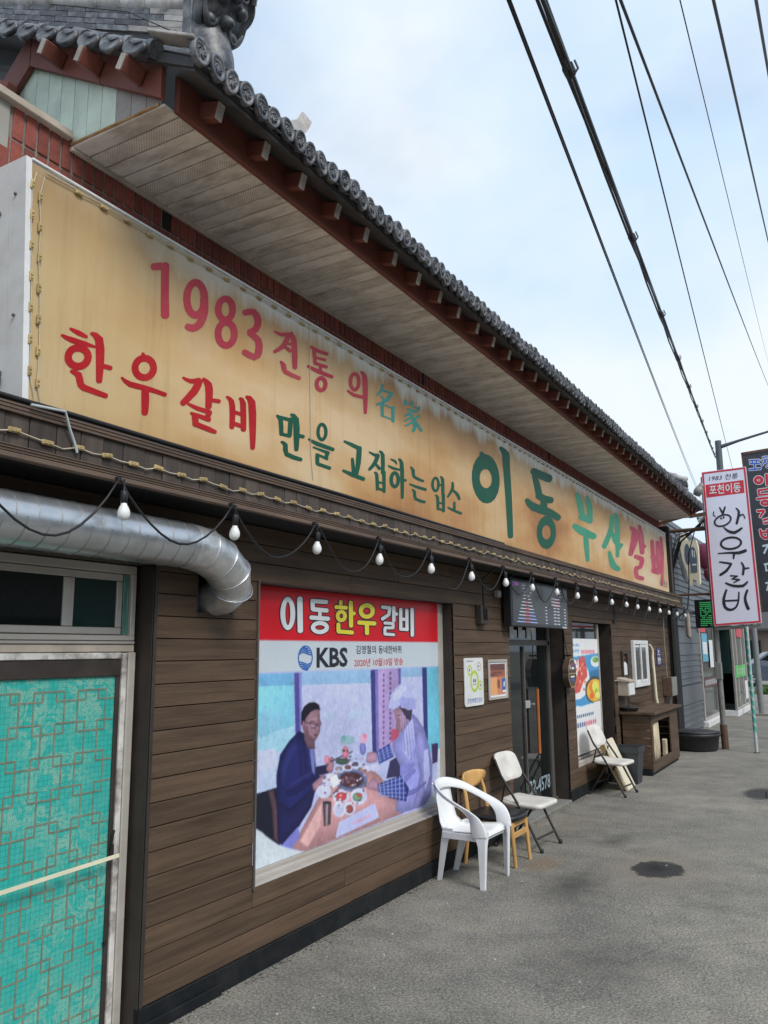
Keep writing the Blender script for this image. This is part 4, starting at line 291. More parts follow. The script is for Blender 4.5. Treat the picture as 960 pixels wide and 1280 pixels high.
((96,70,90),'4891 883 -1 -2 -4 -2 -6 0 -8 0 -7 2 -6 2 -4 3 -2 2 2 3 4 1 6 1 7 0 8 -2 6 -2 4 -3'),
((58,34,46),'5098 864 -1 -3 -5 -1 -6 -1 -8 1 -8 1 -6 2 -5 3 -1 3 1 2 5 2 6 1 8 -1 8 -1 6 -3 5 -3'),
((130,84,84),'4984 824 -1 -2 -5 -1 -6 -1 -7 1 -8 1 -6 2 -4 3 -2 3 2 2 4 2 6 0 8 0 7 -2 7 -2 4 -3'),
((160,110,110),'4888 877 -2 -2 -4 -2 -6 0 -7 0 -8 2 -6 2 -4 3 -1 2 1 3 4 1 6 1 8 -1 7 -1 6 -2 4 -3'),
((96,70,90),'4936 870 -1 -3 -5 -1 -6 -1 -7 1 -7 1 -7 2 -4 3 -1 3 1 2 4 2 7 0 7 0 7 -2 6 -2 5 -3'),
((58,34,46),'4956 906 -1 -3 -4 -1 -7 -1 -7 0 -7 2 -7 2 -4 3 -1 3 1 2 4 2 7 0 7 0 7 -2 7 -2 4 -3'),
((130,84,84),'5033 832 -1 -2 -5 -2 -6 -1 -8 1 -7 1 -7 3 -4 3 -1 2 1 3 4 1 7 1 7 -1 8 -1 6 -3 5 -2'),
((160,110,110),'4962 855 -1 -2 -4 -2 -7 0 -7 0 -7 2 -7 2 -4 3 -1 3 1 2 4 2 7 0 7 0 7 -2 7 -2 4 -3'),
((96,70,90),'5023 819 -1 -3 -4 -1 -7 -1 -7 1 -8 1 -6 3 -5 2 -1 3 1 3 5 1 6 1 8 -1 7 -1 7 -3 4 -3'),
((58,34,46),'5063 874 -1 -3 -5 -1 -6 -1 -8 1 -7 1 -7 3 -4 2 -2 3 2 2 4 2 7 1 7 -1 8 -1 6 -3 5 -2'),
((130,84,84),'4997 873 -1 -2 -5 -2 -6 0 -7 0 -8 2 -6 2 -5 3 -1 3 1 2 5 2 6 0 8 0 7 -2 6 -2 5 -3'),
((214,216,244),'5119 924 -2 -2 -4 -1 -6 0 -7 0 -7 1 -6 2 -4 2 -1 2 1 2 4 1 6 0 7 -1 7 -1 6 -1 4 -2'),
((120,70,70),'4820 812 -1 -2 -4 -1 -6 0 -7 1 -7 1 -6 2 -4 2 -1 2 1 2 4 1 6 0 7 0 7 -2 6 -2 4 -2'),
((196,206,236),'4648 911 -1 -2 -4 -1 -6 0 -6 0 -6 1 -6 2 -3 2 -2 2 2 2 3 1 6 0 6 0 6 -1 6 -2 4 -2'),
((86,110,80),'4833 719 -1 -2 -2 -1 -4 -1 -4 1 -4 1 -3 1 -2 2 -1 2 1 2 2 1 3 0 4 0 4 -1 4 -1 2 -2'),
((206,120,100),'5141 989 -1 -1 -3 -1 -4 -1 -5 1 -5 0 -4 2 -3 1 -1 2 1 1 3 1 4 0 5 0 5 -1 4 -1 3 -1'),
((236,238,250),'4981 1021 -1 -2 -3 -2 -4 -1 -4 1 -5 0 -4 2 -2 2 -1 2 1 2 2 2 4 1 5 0 4 -1 4 -2 3 -2'),
((70,56,80),'5159 768 -1 -3 -4 -1 -5 -1 -6 0 -6 2 -5 2 -3 3 -1 2 1 2 3 2 5 1 6 -1 6 -1 5 -2 4 -3'),
((214,216,244),'5133 760 -1 -2 -3 -1 -5 -1 -5 0 -5 2 -5 1 -3 3 -1 2 1 2 3 1 5 1 5 -1 6 -1 4 -2 3 -2'),
((120,70,70),'4813 756 -1 -2 -3 -1 -5 -1 -5 1 -6 1 -4 2 -3 2 -2 2 2 2 3 2 4 0 6 0 5 -1 5 -2 3 -3'),
((196,206,236),'5042 825 -1 -2 -2 -1 -4 -1 -4 0 -4 1 -3 2 -3 2 0 2 0 2 3 1 3 1 4 -1 4 0 4 -2 2 -2'),
((86,110,80),'4850 878 -1 -2 -4 -2 -5 0 -6 0 -6 2 -5 1 -3 3 -1 2 1 2 3 1 5 0 6 0 6 -1 5 -2 4 -2'),
((206,120,100),'4716 902 -1 -2 -4 -1 -6 0 -6 0 -7 1 -6 2 -4 3 -1 2 1 2 4 1 6 1 6 -1 7 -1 6 -2 4 -2'),
((236,238,250),'5012 826 -1 -2 -4 -1 -5 0 -6 0 -7 2 -5 1 -4 2 -1 2 1 2 4 1 5 0 7 0 6 -2 5 -1 4 -2'),
((70,56,80),'4935 1012 -2 -2 -2 -2 -5 -1 -5 1 -5 1 -4 2 -3 2 -1 3 1 2 3 2 4 1 5 -1 5 -1 5 -1 2 -3'),
((214,216,244),'4986 776 -1 -2 -2 -1 -5 0 -4 0 -5 1 -4 2 -3 2 -1 2 1 2 3 1 4 0 5 0 5 -1 4 -2 2 -2'),
((120,70,70),'5166 947 -2 -2 -4 -1 -6 -1 -7 0 -7 2 -6 2 -4 2 -2 3 2 2 4 2 6 0 7 0 7 -2 6 -2 4 -2'),
((196,206,236),'5076 849 -1 -3 -3 -2 -5 -1 -6 0 -5 2 -5 2 -4 3 -1 3 1 2 4 2 5 1 5 0 6 -1 5 -3 3 -2'),
((86,110,80),'4796 784 -2 -1 -3 -1 -6 -1 -6 1 -7 1 -5 2 -4 2 -1 2 1 2 4 1 5 0 7 -1 6 -1 6 -2 3 -2'),
((206,120,100),'4926 1027 -1 -2 -3 -2 -5 -1 -5 1 -6 1 -5 2 -3 2 -1 2 1 2 3 2 5 1 6 0 5 -2 5 -1 3 -3'),
((236,238,250),'4852 879 -2 -3 -4 -2 -5 -1 -7 1 -7 1 -6 3 -4 3 -1 2 1 3 4 2 6 1 7 -1 7 -1 5 -2 4 -3'),
((70,56,80),'5013 961 -1 -3 -3 -2 -6 0 -6 0 -6 1 -5 2 -4 3 -1 2 1 3 4 2 5 0 6 0 6 -1 6 -2 3 -3'),
((214,216,244),'5179 769 -1 -3 -3 -2 -3 -1 -5 0 -4 1 -3 2 -3 3 -1 3 1 3 3 2 3 1 5 0 4 -1 3 -2 3 -3'),
((120,70,70),'4943 670 -1 -2 -3 -2 -4 0 -4 0 -5 1 -4 2 -2 2 -1 2 1 2 2 2 4 0 5 0 4 -1 4 -2 3 -2'),
((196,206,236),'5084 1038 -2 -2 -4 -2 -5 -1 -7 0 -6 1 -6 2 -4 3 -1 3 1 2 4 2 6 1 6 0 7 -1 6 -2 3 -3'),
((86,110,80),'4734 793 0 -2 -3 -2 -4 -1 -5 0 -5 1 -4 2 -3 3 -1 3 1 2 3 2 4 1 5 0 5 -1 4 -2 3 -3'),
((206,120,100),'4957 986 -1 -1 -4 -1 -6 0 -6 0 -7 1 -6 2 -3 1 -2 2 2 1 3 1 6 0 7 -1 6 -1 6 -1 4 -2'),
((236,238,250),'5154 922 -1 -2 -3 -2 -5 0 -5 0 -5 1 -5 2 -3 2 -1 3 1 2 3 2 5 0 5 0 5 -1 5 -2 3 -2'),
((70,56,80),'4983 1022 -2 -2 -4 -1 -6 0 -7 0 -7 1 -6 2 -4 2 -1 2 1 2 4 1 6 1 7 -1 7 -1 6 -2 4 -2'),
((214,216,244),'4856 781 -1 -2 -2 -1 -4 -1 -5 1 -4 1 -4 1 -3 2 -1 3 1 1 3 2 4 0 4 0 5 -1 4 -2 2 -2'),
((120,70,70),'4943 1065 -1 -2 -3 -2 -6 -1 -6 0 -6 1 -5 2 -3 3 -1 2 1 3 3 2 5 0 6 0 6 -1 6 -2 3 -2'),
((196,206,236),'5167 874 -1 -3 -2 -1 -4 -1 -4 0 -4 1 -4 2 -2 2 -1 2 1 3 2 1 4 1 4 0 4 -1 4 -2 3 -2'),
((86,110,80),'5183 818 -1 -2 -5 -1 -7 0 -8 1 -7 1 -7 2 -5 3 -1 2 1 2 5 1 7 0 8 0 7 -2 7 -2 5 -2'),
((206,120,100),'4960 878 -1 -2 -4 -1 -7 0 -7 1 -7 1 -6 2 -4 2 -2 2 2 1 4 1 6 0 7 -1 7 -1 7 -2 4 -2'),
((236,238,250),'5008 950 -1 -2 -3 -1 -5 0 -5 0 -5 1 -5 2 -3 1 -1 2 1 1 3 1 5 0 5 0 5 -1 5 -1 3 -2'),
((70,56,80),'5192 796 -2 -1 -4 -1 -6 0 -7 1 -6 1 -6 2 -4 1 -2 2 2 1 4 1 6 0 7 -1 6 -1 6 -1 4 -2'),
((214,216,244),'4837 949 -2 -1 -3 -1 -6 0 -7 1 -7 1 -6 1 -3 2 -2 2 2 1 3 1 6 0 7 -1 7 -1 6 -1 3 -2'),
((120,70,70),'4694 1003 -1 -2 -3 -2 -4 0 -5 0 -6 1 -4 2 -3 2 -1 2 1 3 3 1 4 1 5 0 6 -1 4 -2 3 -2'),
((196,206,236),'5026 1021 -2 -2 -4 -1 -6 0 -7 0 -6 1 -6 2 -4 2 -2 2 2 1 4 1 6 1 7 -1 6 -1 6 -2 4 -1'),
((86,110,80),'5109 926 -1 -3 -5 -1 -6 -1 -7 1 -8 1 -6 2 -4 3 -2 2 2 3 4 1 6 1 8 -1 7 -1 7 -2 4 -3'),
((206,120,100),'4895 1079 -1 -2 -2 -2 -3 -2 -4 0 -4 1 -4 2 -2 3 -1 2 1 3 2 2 4 1 4 0 4 -1 3 -2 2 -2'),
((236,238,250),'4856 708 -1 -2 -2 -1 -4 -1 -4 1 -5 1 -3 1 -3 2 -1 3 1 1 3 2 3 0 5 0 4 -1 4 -2 2 -2'),
((70,56,80),'5103 707 -1 -2 -3 -1 -4 -1 -5 1 -5 1 -4 2 -3 2 -1 2 1 2 3 1 4 1 5 0 5 -2 4 -1 3 -3'),
((214,216,244),'4981 978 -2 -2 -4 -1 -6 -1 -7 1 -7 1 -6 2 -4 2 -1 2 1 2 4 2 6 0 7 0 7 -1 6 -2 4 -3'),
((120,70,70),'5189 904 -2 -2 -4 -2 -7 -1 -8 1 -8 1 -6 3 -5 2 -1 3 1 2 5 2 6 0 8 0 8 -2 7 -2 4 -2'),
((196,206,236),'4854 754 -1 -2 -4 -2 -6 0 -7 0 -7 2 -6 2 -3 3 -2 3 2 2 3 2 6 1 7 -1 7 -1 6 -3 4 -3'),
((86,110,80),'4926 782 -1 -2 -2 -1 -4 -1 -5 0 -4 1 -4 2 -3 3 -1 2 1 2 3 2 4 0 4 0 5 -1 4 -2 2 -2'),
((206,120,100),'5013 703 -1 -3 -3 -2 -4 0 -5 0 -5 1 -4 2 -3 3 -1 3 1 2 3 2 4 1 5 0 5 -2 4 -2 3 -3'),
((236,238,250),'4934 675 -1 -1 -2 0 -5 -1 -4 1 -5 1 -4 1 -3 2 -1 2 1 1 3 0 4 0 5 0 4 -1 5 -2 2 -1'),
((70,56,80),'5071 696 -1 -2 -3 -1 -4 0 -4 0 -5 1 -3 2 -3 1 -1 2 1 2 3 1 3 0 5 0 4 -1 4 -2 3 -2'),
((214,216,244),'5116 853 -1 -2 -4 -2 -5 0 -6 0 -7 1 -5 2 -4 3 -1 2 1 2 4 1 5 1 7 -1 6 -1 6 -2 3 -2'),
((120,70,70),'4656 874 -1 -2 -2 -1 -3 -1 -3 0 -4 1 -3 1 -2 2 -1 2 1 2 2 1 3 1 4 0 3 -1 3 -2 2 -2'),
((196,206,236),'4707 855 -1 -1 -3 -1 -5 0 -6 1 -6 1 -5 2 -4 1 -1 1 1 2 4 0 5 0 6 -1 5 -1 6 -1 3 -2'),
((86,110,80),'5035 808 -1 -2 -3 -2 -4 -1 -6 0 -5 1 -4 2 -3 3 -1 3 1 2 3 2 4 1 6 -1 5 -1 4 -2 3 -2'),
((206,120,100),'4914 1075 -1 -2 -3 -1 -5 -1 -5 0 -5 1 -4 2 -3 2 -1 2 1 2 3 1 4 1 5 -1 5 0 5 -2 3 -2'),
((236,238,250),'5117 694 -1 -3 -4 -2 -7 0 -7 0 -7 2 -7 3 -4 3 -1 3 1 2 5 2 6 1 7 -1 7 -2 7 -2 4 -3'),
((70,56,80),'4900 1070 -1 -3 -3 -2 -5 -1 -6 0 -5 2 -5 2 -3 2 -2 3 2 2 3 2 5 1 5 0 6 -1 5 -2 3 -3'),
((214,216,244),'4815 736 -1 -2 -4 -1 -5 -1 -6 1 -6 1 -6 2 -3 3 -1 2 1 2 3 1 6 1 6 -1 6 -1 5 -2 4 -3'),
((120,70,70),'5058 999 -1 -1 -3 -1 -4 0 -5 0 -4 1 -4 1 -3 1 -1 2 1 1 3 1 4 0 4 0 5 -1 4 -1 3 -1'),
((196,206,236),'4881 811 -1 -2 -4 -1 -6 0 -7 0 -7 2 -6 2 -4 2 -1 3 1 1 4 2 6 0 7 -1 7 -1 6 -2 4 -2'),
((86,110,80),'4894 1075 -1 -2 -4 -2 -5 -1 -7 0 -6 1 -6 2 -3 3 -2 3 2 2 3 2 6 1 6 0 7 -1 5 -2 4 -3'),
((206,120,100),'4701 968 -2 -2 -4 -1 -5 -1 -7 1 -7 1 -5 2 -4 2 -2 2 2 2 4 1 5 0 7 0 7 -2 5 -1 4 -2'),
((236,238,250),'4837 1077 -1 -1 -2 -1 -4 -1 -5 1 -4 0 -4 1 -2 2 -1 1 1 2 2 1 4 0 4 0 5 -1 4 -1 2 -2'),
((70,56,80),'4658 887 -1 -1 -3 -1 -4 0 -5 0 -6 1 -4 2 -3 1 -1 2 1 1 3 1 4 1 5 -1 6 -1 4 -1 3 -2'),
((214,216,244),'5128 860 -1 -1 -3 -1 -5 0 -6 0 -5 1 -5 2 -3 1 -1 2 1 1 3 1 5 0 5 0 6 -1 5 -2 3 -1'),
((120,70,70),'4667 825 -1 -2 -3 -2 -4 0 -5 0 -5 1 -4 2 -3 2 -1 3 1 2 3 2 4 1 5 -1 5 -1 4 -2 3 -2'),
((196,206,236),'4938 875 -1 -2 -3 0 -6 0 -6 0 -6 1 -5 2 -4 2 -1 1 1 2 4 0 5 0 6 0 6 -1 6 -2 3 -2'),
((86,110,80),'4661 919 -1 -2 -2 -2 -4 0 -5 0 -4 1 -4 2 -3 2 -1 2 1 3 3 1 4 1 4 0 5 -1 4 -2 2 -2'),
((206,120,100),'4882 733 -1 -2 -4 -1 -5 -1 -7 1 -6 1 -5 2 -4 3 -1 2 1 2 4 1 5 0 6 0 7 -1 5 -2 4 -3'),
((236,238,250),'4813 738 0 -2 -3 -1 -3 -1 -4 1 -4 1 -4 1 -2 2 -1 2 1 1 2 2 4 0 4 0 4 -1 3 -2 3 -2'),
((70,56,80),'4971 1003 -1 -2 -2 -2 -3 -1 -4 0 -5 1 -3 2 -2 2 -1 3 1 2 2 2 3 1 5 0 4 -1 3 -2 2 -2'),
((70,70,90),'4743 810 220 84 10 -6 -217 -86'),
((226,230,248),'4713 908 76 25 47 -71 -87 -21'),
((84,66,78),'4625 767 107 -8 -12 -143 -79 1'),
((164,150,156),'4666 758 24 -1 -5 -135 -21 -3'),
((60,50,66),'4732 754 -5 -3 -11 -1 -18 0 -20 3 -21 4 -17 4 -11 5 -4 5 4 3 11 1 17 -1 21 -2 20 -4 18 -5 11 -5'),
((186,192,238),'4781 519 43 93 478 49 57 -110 -397 -24'),
((206,172,206),'4995 582 236 18 21 -21 -225 -21'),
((196,206,214),'3903 749 82 -42 66 -46 144 -85 103 -38 138 -33 3 -178 -527 122'),
((196,206,214),'6072 501 113 47 95 74 44 135 26 179 185 -19 -28 -551 -437 74'),
]

# ------------------------------------------------------------------ materials
def srgb(r, g, b):
    f = lambda c: (c/255/12.92) if c/255 <= 0.04045 else ((c/255+0.055)/1.055)**2.4
    return (f(r), f(g), f(b), 1)
MATS = {}
def mat(name, col, rough=0.6, var=0.15, scale=8.0, metal=0.0, bump=0.0, stretch=(1, 1, 1), rand=0.0, spec=0.5, dirt=None, dirt_amt=0.0, dirt_scale=3.0, rvar=0.1, bscale=None, detail=6):
    """principled material with grain, dirt patches, uneven gloss and a little tone change from object to object"""
    if name in MATS: return MATS[name]
    m = bpy.data.materials.new(name); m.use_nodes = True
    t = m.node_tree; n = t.nodes; l = t.links; n.clear()
    o = n.new('ShaderNodeOutputMaterial'); p = n.new('ShaderNodeBsdfPrincipled'); l.new(p.outputs[0], o.inputs[0])
    c = n.new('ShaderNodeTexCoord'); mp = n.new('ShaderNodeMapping'); mp.inputs['Scale'].default_value = stretch
    oi = n.new('ShaderNodeObjectInfo')
    cmb = n.new('ShaderNodeCombineXYZ')
    mu = n.new('ShaderNodeMath'); mu.operation = 'MULTIPLY'; mu.inputs[1].default_value = 37.0
    l.new(oi.outputs['Random'], mu.inputs[0]); l.new(mu.outputs[0], cmb.inputs[0]); l.new(mu.outputs[0], cmb.inputs[2])
    l.new(c.outputs['Object'], mp.inputs[0])
    if rand > 0: l.new(cmb.outputs[0], mp.inputs['Location'])
    nz = n.new('ShaderNodeTexNoise'); nz.inputs['Scale'].default_value = scale; nz.inputs['Detail'].default_value = detail; nz.inputs['Roughness'].default_value = 0.62
    l.new(mp.outputs[0], nz.inputs['Vector'])
    c4 = tuple(col[:3])+(1,)
    lo = tuple(max(0, x*(1-var)) for x in col[:3])+(1,); hi = tuple(min(1, x*(1+var)) for x in col[:3])+(1,)
    rp = n.new('ShaderNodeValToRGB'); rp.color_ramp.elements[0].position = 0.3; rp.color_ramp.elements[1].position = 0.7
    rp.color_ramp.elements[0].color = lo; rp.color_ramp.elements[1].color = hi
    l.new(nz.outputs[0], rp.inputs[0]); cur = rp.outputs[0]
    if dirt is not None:
        dn = n.new('ShaderNodeTexNoise'); dn.inputs['Scale'].default_value = dirt_scale; dn.inputs['Detail'].default_value = 8; dn.inputs['Roughness'].default_value = 0.7
        l.new(mp.outputs[0], dn.inputs['Vector'])
        dr = n.new('ShaderNodeValToRGB'); dr.color_ramp.elements[0].position = 0.45; dr.color_ramp.elements[1].position = 0.68
        dr.color_ramp.elements[0].color = (0, 0, 0, 1); dr.color_ramp.elements[1].color = (dirt_amt,)*3+(1,)
        l.new(dn.outputs[0], dr.inputs[0])
        mm = n.new('ShaderNodeMixRGB'); mm.inputs[2].default_value = tuple(dirt[:3])+(1,)
        l.new(dr.outputs[0], mm.inputs[0]); l.new(cur, mm.inputs[1]); cur = mm.outputs[0]
    if rand > 0:
        hs = n.new('ShaderNodeHueSaturation'); mr = n.new('ShaderNodeMapRange')
        mr.inputs['To Min'].default_value = 1-rand; mr.inputs['To Max'].default_value = 1+rand
        l.new(oi.outputs['Random'], mr.inputs[0]); l.new(mr.outputs[0], hs.inputs['Value']); l.new(cur, hs.inputs['Color']); cur = hs.outputs[0]
    l.new(cur, p.inputs['Base Color'])
    rm = n.new('ShaderNodeMapRange'); rm.inputs['To Min'].default_value = max(0.02, rough-rvar); rm.inputs['To Max'].default_value = min(1, rough+rvar)
    l.new(nz.outputs[0], rm.inputs[0]); l.new(rm.outputs[0], p.inputs['Roughness'])
    p.inputs['Metallic'].default_value = metal; p.inputs['Specular IOR Level'].default_value = spec
    if bump > 0:
        bz = nz
        if bscale:
            bz = n.new('ShaderNodeTexNoise'); bz.inputs['Scale'].default_value = bscale; bz.inputs['Detail'].default_value = 5; l.new(mp.outputs[0], bz.inputs['Vector'])
        b = n.new('ShaderNodeBump'); b.inputs['Strength'].default_value = bump; b.inputs['Distance'].default_value = 0.01
        l.new(bz.outputs[0], b.inputs['Height']); l.new(b.outputs[0], p.inputs['Normal'])
    MATS[name] = m; return m
def principled(m): return next(x for x in m.node_tree.nodes if x.type == 'BSDF_PRINCIPLED')
def emis(name, col, strength):
    m = mat(name, col, 0.4, 0.05, 40); p = principled(m)
    p.inputs['Emission Color'].default_value = tuple(col[:3])+(1,); p.inputs['Emission Strength'].default_value = strength
    return m
def glassy(name, col, rough=0.04, spec=0.5):
    m = mat(name, col, rough, 0.1, 3, spec=spec, rvar=0.02); return m
def attr_mat(name, rough=0.35, spec=0.4):
    m = bpy.data.materials.new(name); m.use_nodes = True; t = m.node_tree; n = t.nodes; l = t.links
    p = principled(m); a = n.new('ShaderNodeVertexColor'); a.layer_name = 'print'
    c = n.new('ShaderNodeTexCoord'); nz = n.new('ShaderNodeTexNoise'); nz.inputs['Scale'].default_value = 6; nz.inputs['Detail'].default_value = 8
    l.new(c.outputs['Object'], nz.inputs['Vector'])
    mr = n.new('ShaderNodeMapRange'); mr.inputs['To Min'].default_value = rough-0.08; mr.inputs['To Max'].default_value = rough+0.12
    l.new(nz.outputs[0], mr.inputs[0]); l.new(mr.outputs[0], p.inputs['Roughness'])
    l.new(a.outputs[0], p.inputs['Base Color']); p.inputs['Specular IOR Level'].default_value = spec
    return m

M_WOOD = mat('stained_wood', (0.082, 0.053, 0.034), 0.66, 0.36, 13, stretch=(1, 0.13, 2.0), bump=0.5, rand=0.10, dirt=(0.15, 0.093, 0.057), dirt_amt=0.6, dirt_scale=3.2, detail=9, spec=0.3)
M_WOODD = mat('dark_trim_paint', (0.034, 0.025, 0.021), 0.55, 0.25, 9, bump=0.15, rand=0.1, dirt=(0.07, 0.055, 0.045), dirt_amt=0.4)
M_FASC = mat('ledge_plank_wood', (0.062, 0.045, 0.036), 0.7, 0.4, 9, stretch=(1, 2, 0.2), bump=0.3, rand=0.3, dirt=(0.11, 0.085, 0.065), dirt_amt=0.5)
M_DECK = mat('ribbed_decking', (0.14, 0.095, 0.07), 0.75, 0.25, 7, stretch=(1, 0.3, 1), bump=0.1, dirt=(0.07, 0.055, 0.045), dirt_amt=0.5)
M_BLACK = mat('dark_void', (0.012, 0.011, 0.011), 0.85, 0.2, 5)
M_SKIRT = mat('black_skirting_paint', (0.008, 0.010, 0.012), 0.65, 0.3, 14, bump=0.1, spec=0.25, dirt=(0.045, 0.044, 0.042), dirt_amt=0.3, dirt_scale=5)
M_BRICK = mat('red_brick', (0.235, 0.055, 0.039), 0.75, 0.25, 30, bump=0.3, rand=0.25, dirt=(0.12, 0.05, 0.045), dirt_amt=0.5)
M_MORT = mat('mortar', (0.21, 0.18, 0.16), 0.9, 0.3, 40, bump=0.3)
M_SOFF = mat('soffit_vinyl', (0.80, 0.73, 0.655), 0.6, 0.08, 5, rand=0.06, dirt=(0.34, 0.28, 0.23), dirt_amt=0.8, dirt_scale=9, stretch=(0.35, 1, 1), detail=10)
M_REDW = mat('red_brown_paint', (0.195, 0.056, 0.038), 0.6, 0.25, 6, bump=0.15, rand=0.1, dirt=(0.11, 0.042, 0.032), dirt_amt=0.55)
M_RAFT = mat('pale_end_grain', (0.42, 0.38, 0.34), 0.8, 0.25, 22, bump=0.2, rand=0.15, dirt=(0.2, 0.17, 0.15), dirt_amt=0.5)
M_TILE = mat('grey_roof_tile', (0.062, 0.067, 0.080), 0.45, 0.4, 14, bump=0.3, rand=0.35, dirt=(0.36, 0.355, 0.35), dirt_amt=0.55, dirt_scale=16)
M_TILEL = mat('weathered_pale_tile', (0.42, 0.40, 0.375), 0.75, 0.25, 14, bump=0.3, rand=0.15, dirt=(0.16, 0.15, 0.15), dirt_amt=0.6, dirt_scale=6)
M_TILED = mat('dark_tile_underside', (0.055, 0.054, 0.056), 0.7, 0.35, 9, bump=0.3, rand=0.2)
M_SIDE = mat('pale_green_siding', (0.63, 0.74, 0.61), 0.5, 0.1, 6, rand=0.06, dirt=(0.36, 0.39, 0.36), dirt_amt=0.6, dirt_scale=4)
M_RUST = mat('rusty_edge', (0.33, 0.17, 0.06), 0.8, 0.4, 25, dirt=(0.5, 0.45, 0.3), dirt_amt=0.6, dirt_scale=12)
M_CREAM = mat('cream_trim', (0.47, 0.40, 0.33), 0.6, 0.15, 8, dirt=(0.2, 0.17, 0.14), dirt_amt=0.5)
M_GALV = mat('galvanised_steel', (0.60, 0.62, 0.64), 0.33, 0.2, 9, metal=0.85, bump=0.05, stretch=(1, 1, 1), dirt=(0.46, 0.46, 0.46), dirt_amt=0.4, dirt_scale=9)
M_FOIL = mat('aluminium_tape', (0.72, 0.72, 0.72), 0.38, 0.15, 18, metal=0.8, bump=0.5)
M_ALU = mat('weathered_aluminium', (0.50, 0.465, 0.42), 0.5, 0.15, 12, metal=0.2, stretch=(1, 0.3, 1), dirt=(0.21, 0.18, 0.15), dirt_amt=0.5, dirt_scale=6)
M_ALUD = mat('dark_aluminium', (0.12, 0.11, 0.10), 0.5, 0.2, 12, metal=0.2, dirt=(0.06, 0.05, 0.045), dirt_amt=0.5)
M_WHITE = mat('white_painted_metal', (0.72, 0.73, 0.73), 0.45, 0.06, 7, dirt=(0.42, 0.39, 0.34), dirt_amt=0.35, dirt_scale=4)
M_WPLAS = mat('white_plastic', (0.78, 0.79, 0.80), 0.38, 0.04, 10, bump=0.02, dirt=(0.55, 0.54, 0.52), dirt_amt=0.35, dirt_scale=4)
M_OFFW = mat('off_white_moulded_plastic', (0.66, 0.635, 0.59), 0.5, 0.05, 16, bump=0.08, dirt=(0.42, 0.39, 0.35), dirt_amt=0.4, dirt_scale=6, bscale=120)
M_BEECH = mat('beech_wood', (0.58, 0.33, 0.115), 0.42, 0.2, 6, stretch=(2, 2, 0.3), bump=0.05, rand=0.08)
M_BLKLEA = mat('black_vinyl', (0.014, 0.014, 0.016), 0.42, 0.2, 30, bump=0.1)
M_TUBE = mat('brown_enamel_tube', (0.032, 0.027, 0.025), 0.4, 0.2, 14, metal=0.3)
M_CABLE = mat('black_cable', (0.013, 0.013, 0.015), 0.5, 0.2, 20)
M_CABLEW = mat('pale_wire', (0.50, 0.45, 0.36), 0.6, 0.2, 20)
M_LEDM = mat('amber_led_module', (0.42, 0.315, 0.14), 0.5, 0.25, 60, rand=0.2)
M_BULB = mat('milky_bulb', (0.84, 0.84, 0.82), 0.25, 0.03, 20, spec=0.6)
M_GLASSD = glassy('dark_glass', (0.010, 0.013, 0.013), 0.03, 0.4)
M_GLASSG = glassy('green_tinted_glass', (0.012, 0.03, 0.028), 0.04, 0.4)
M_INK = mat('dark_ink', (0.018, 0.018, 0.03), 0.5, 0.05, 10)
M_TWHITE = mat('white_ink', (0.74, 0.76, 0.78), 0.4, 0.03, 10)
M_TYEL = mat('yellow_ink', (0.82, 0.70, 0.05), 0.4, 0.04, 10)
M_TRED = mat('red_ink', (0.62, 0.03, 0.05), 0.4, 0.05, 10)
M_TBLUE = mat('blue_ink', (0.02, 0.13, 0.48), 0.4, 0.05, 10)
M_SR1 = mat('crimson_vinyl', (0.40, 0.009, 0.014), 0.55, 0.1, 6, dirt=(0.44, 0.03, 0.03), dirt_amt=0.5, spec=0.2)
M_SR2 = mat('faded_rose_vinyl', (0.40, 0.042, 0.065), 0.55, 0.12, 5, dirt=(0.46, 0.10, 0.10), dirt_amt=0.6, spec=0.2)
M_SP1 = mat('washed_pink_vinyl', (0.42, 0.055, 0.105), 0.55, 0.15, 6, dirt=(0.52, 0.2, 0.19), dirt_amt=0.5, dirt_scale=5, spec=0.2)
M_SG1 = mat('deep_green_vinyl', (0.008, 0.085, 0.048), 0.5, 0.15, 5, dirt=(0.015, 0.11, 0.065), dirt_amt=0.5, spec=0.2)
M_SG2 = mat('faded_teal_vinyl', (0.04, 0.27, 0.24), 0.45, 0.2, 6, dirt=(0.10, 0.32, 0.27), dirt_amt=0.5, dirt_scale=9, spec=0.2)
M_SG3 = mat('jade_green_vinyl', (0.03, 0.27, 0.15), 0.42, 0.12, 5, dirt=(0.06, 0.33, 0.2), dirt_amt=0.5, spec=0.2)
M_RUBBER = mat('black_rubber', (0.02, 0.021, 0.023), 0.55, 0.3, 12, bump=0.1, dirt=(0.07, 0.07, 0.07), dirt_amt=0.4)
M_POST = mat('grey_painted_steel', (0.23, 0.235, 0.22), 0.5, 0.12, 9, dirt=(0.16, 0.10, 0.06), dirt_amt=0.55, dirt_scale=5)
M_RUSTP = mat('rusted_steel', (0.12, 0.07, 0.045), 0.8, 0.4, 20, bump=0.3)
M_TEAL = mat('teal_paint', (0.05, 0.36, 0.30), 0.45, 0.12, 9, dirt=(0.25, 0.42, 0.38), dirt_amt=0.4)
M_PGREY = mat('pale_grey_paint', (0.45, 0.50, 0.50), 0.45, 0.1, 9)
M_CLAD = mat('grey_cladding', (0.125, 0.135, 0.155), 0.5, 0.08, 6, metal=0.1, rand=0.05, dirt=(0.09, 0.098, 0.11), dirt_amt=0.4)
M_CONC = mat('concrete', (0.33, 0.32, 0.29), 0.85, 0.15, 12, bump=0.2, dirt=(0.2, 0.19, 0.17), dirt_amt=0.5)
M_CAR = mat('slate_car_paint', (0.10, 0.125, 0.16), 0.25, 0.05, 5, metal=0.4, spec=0.6)
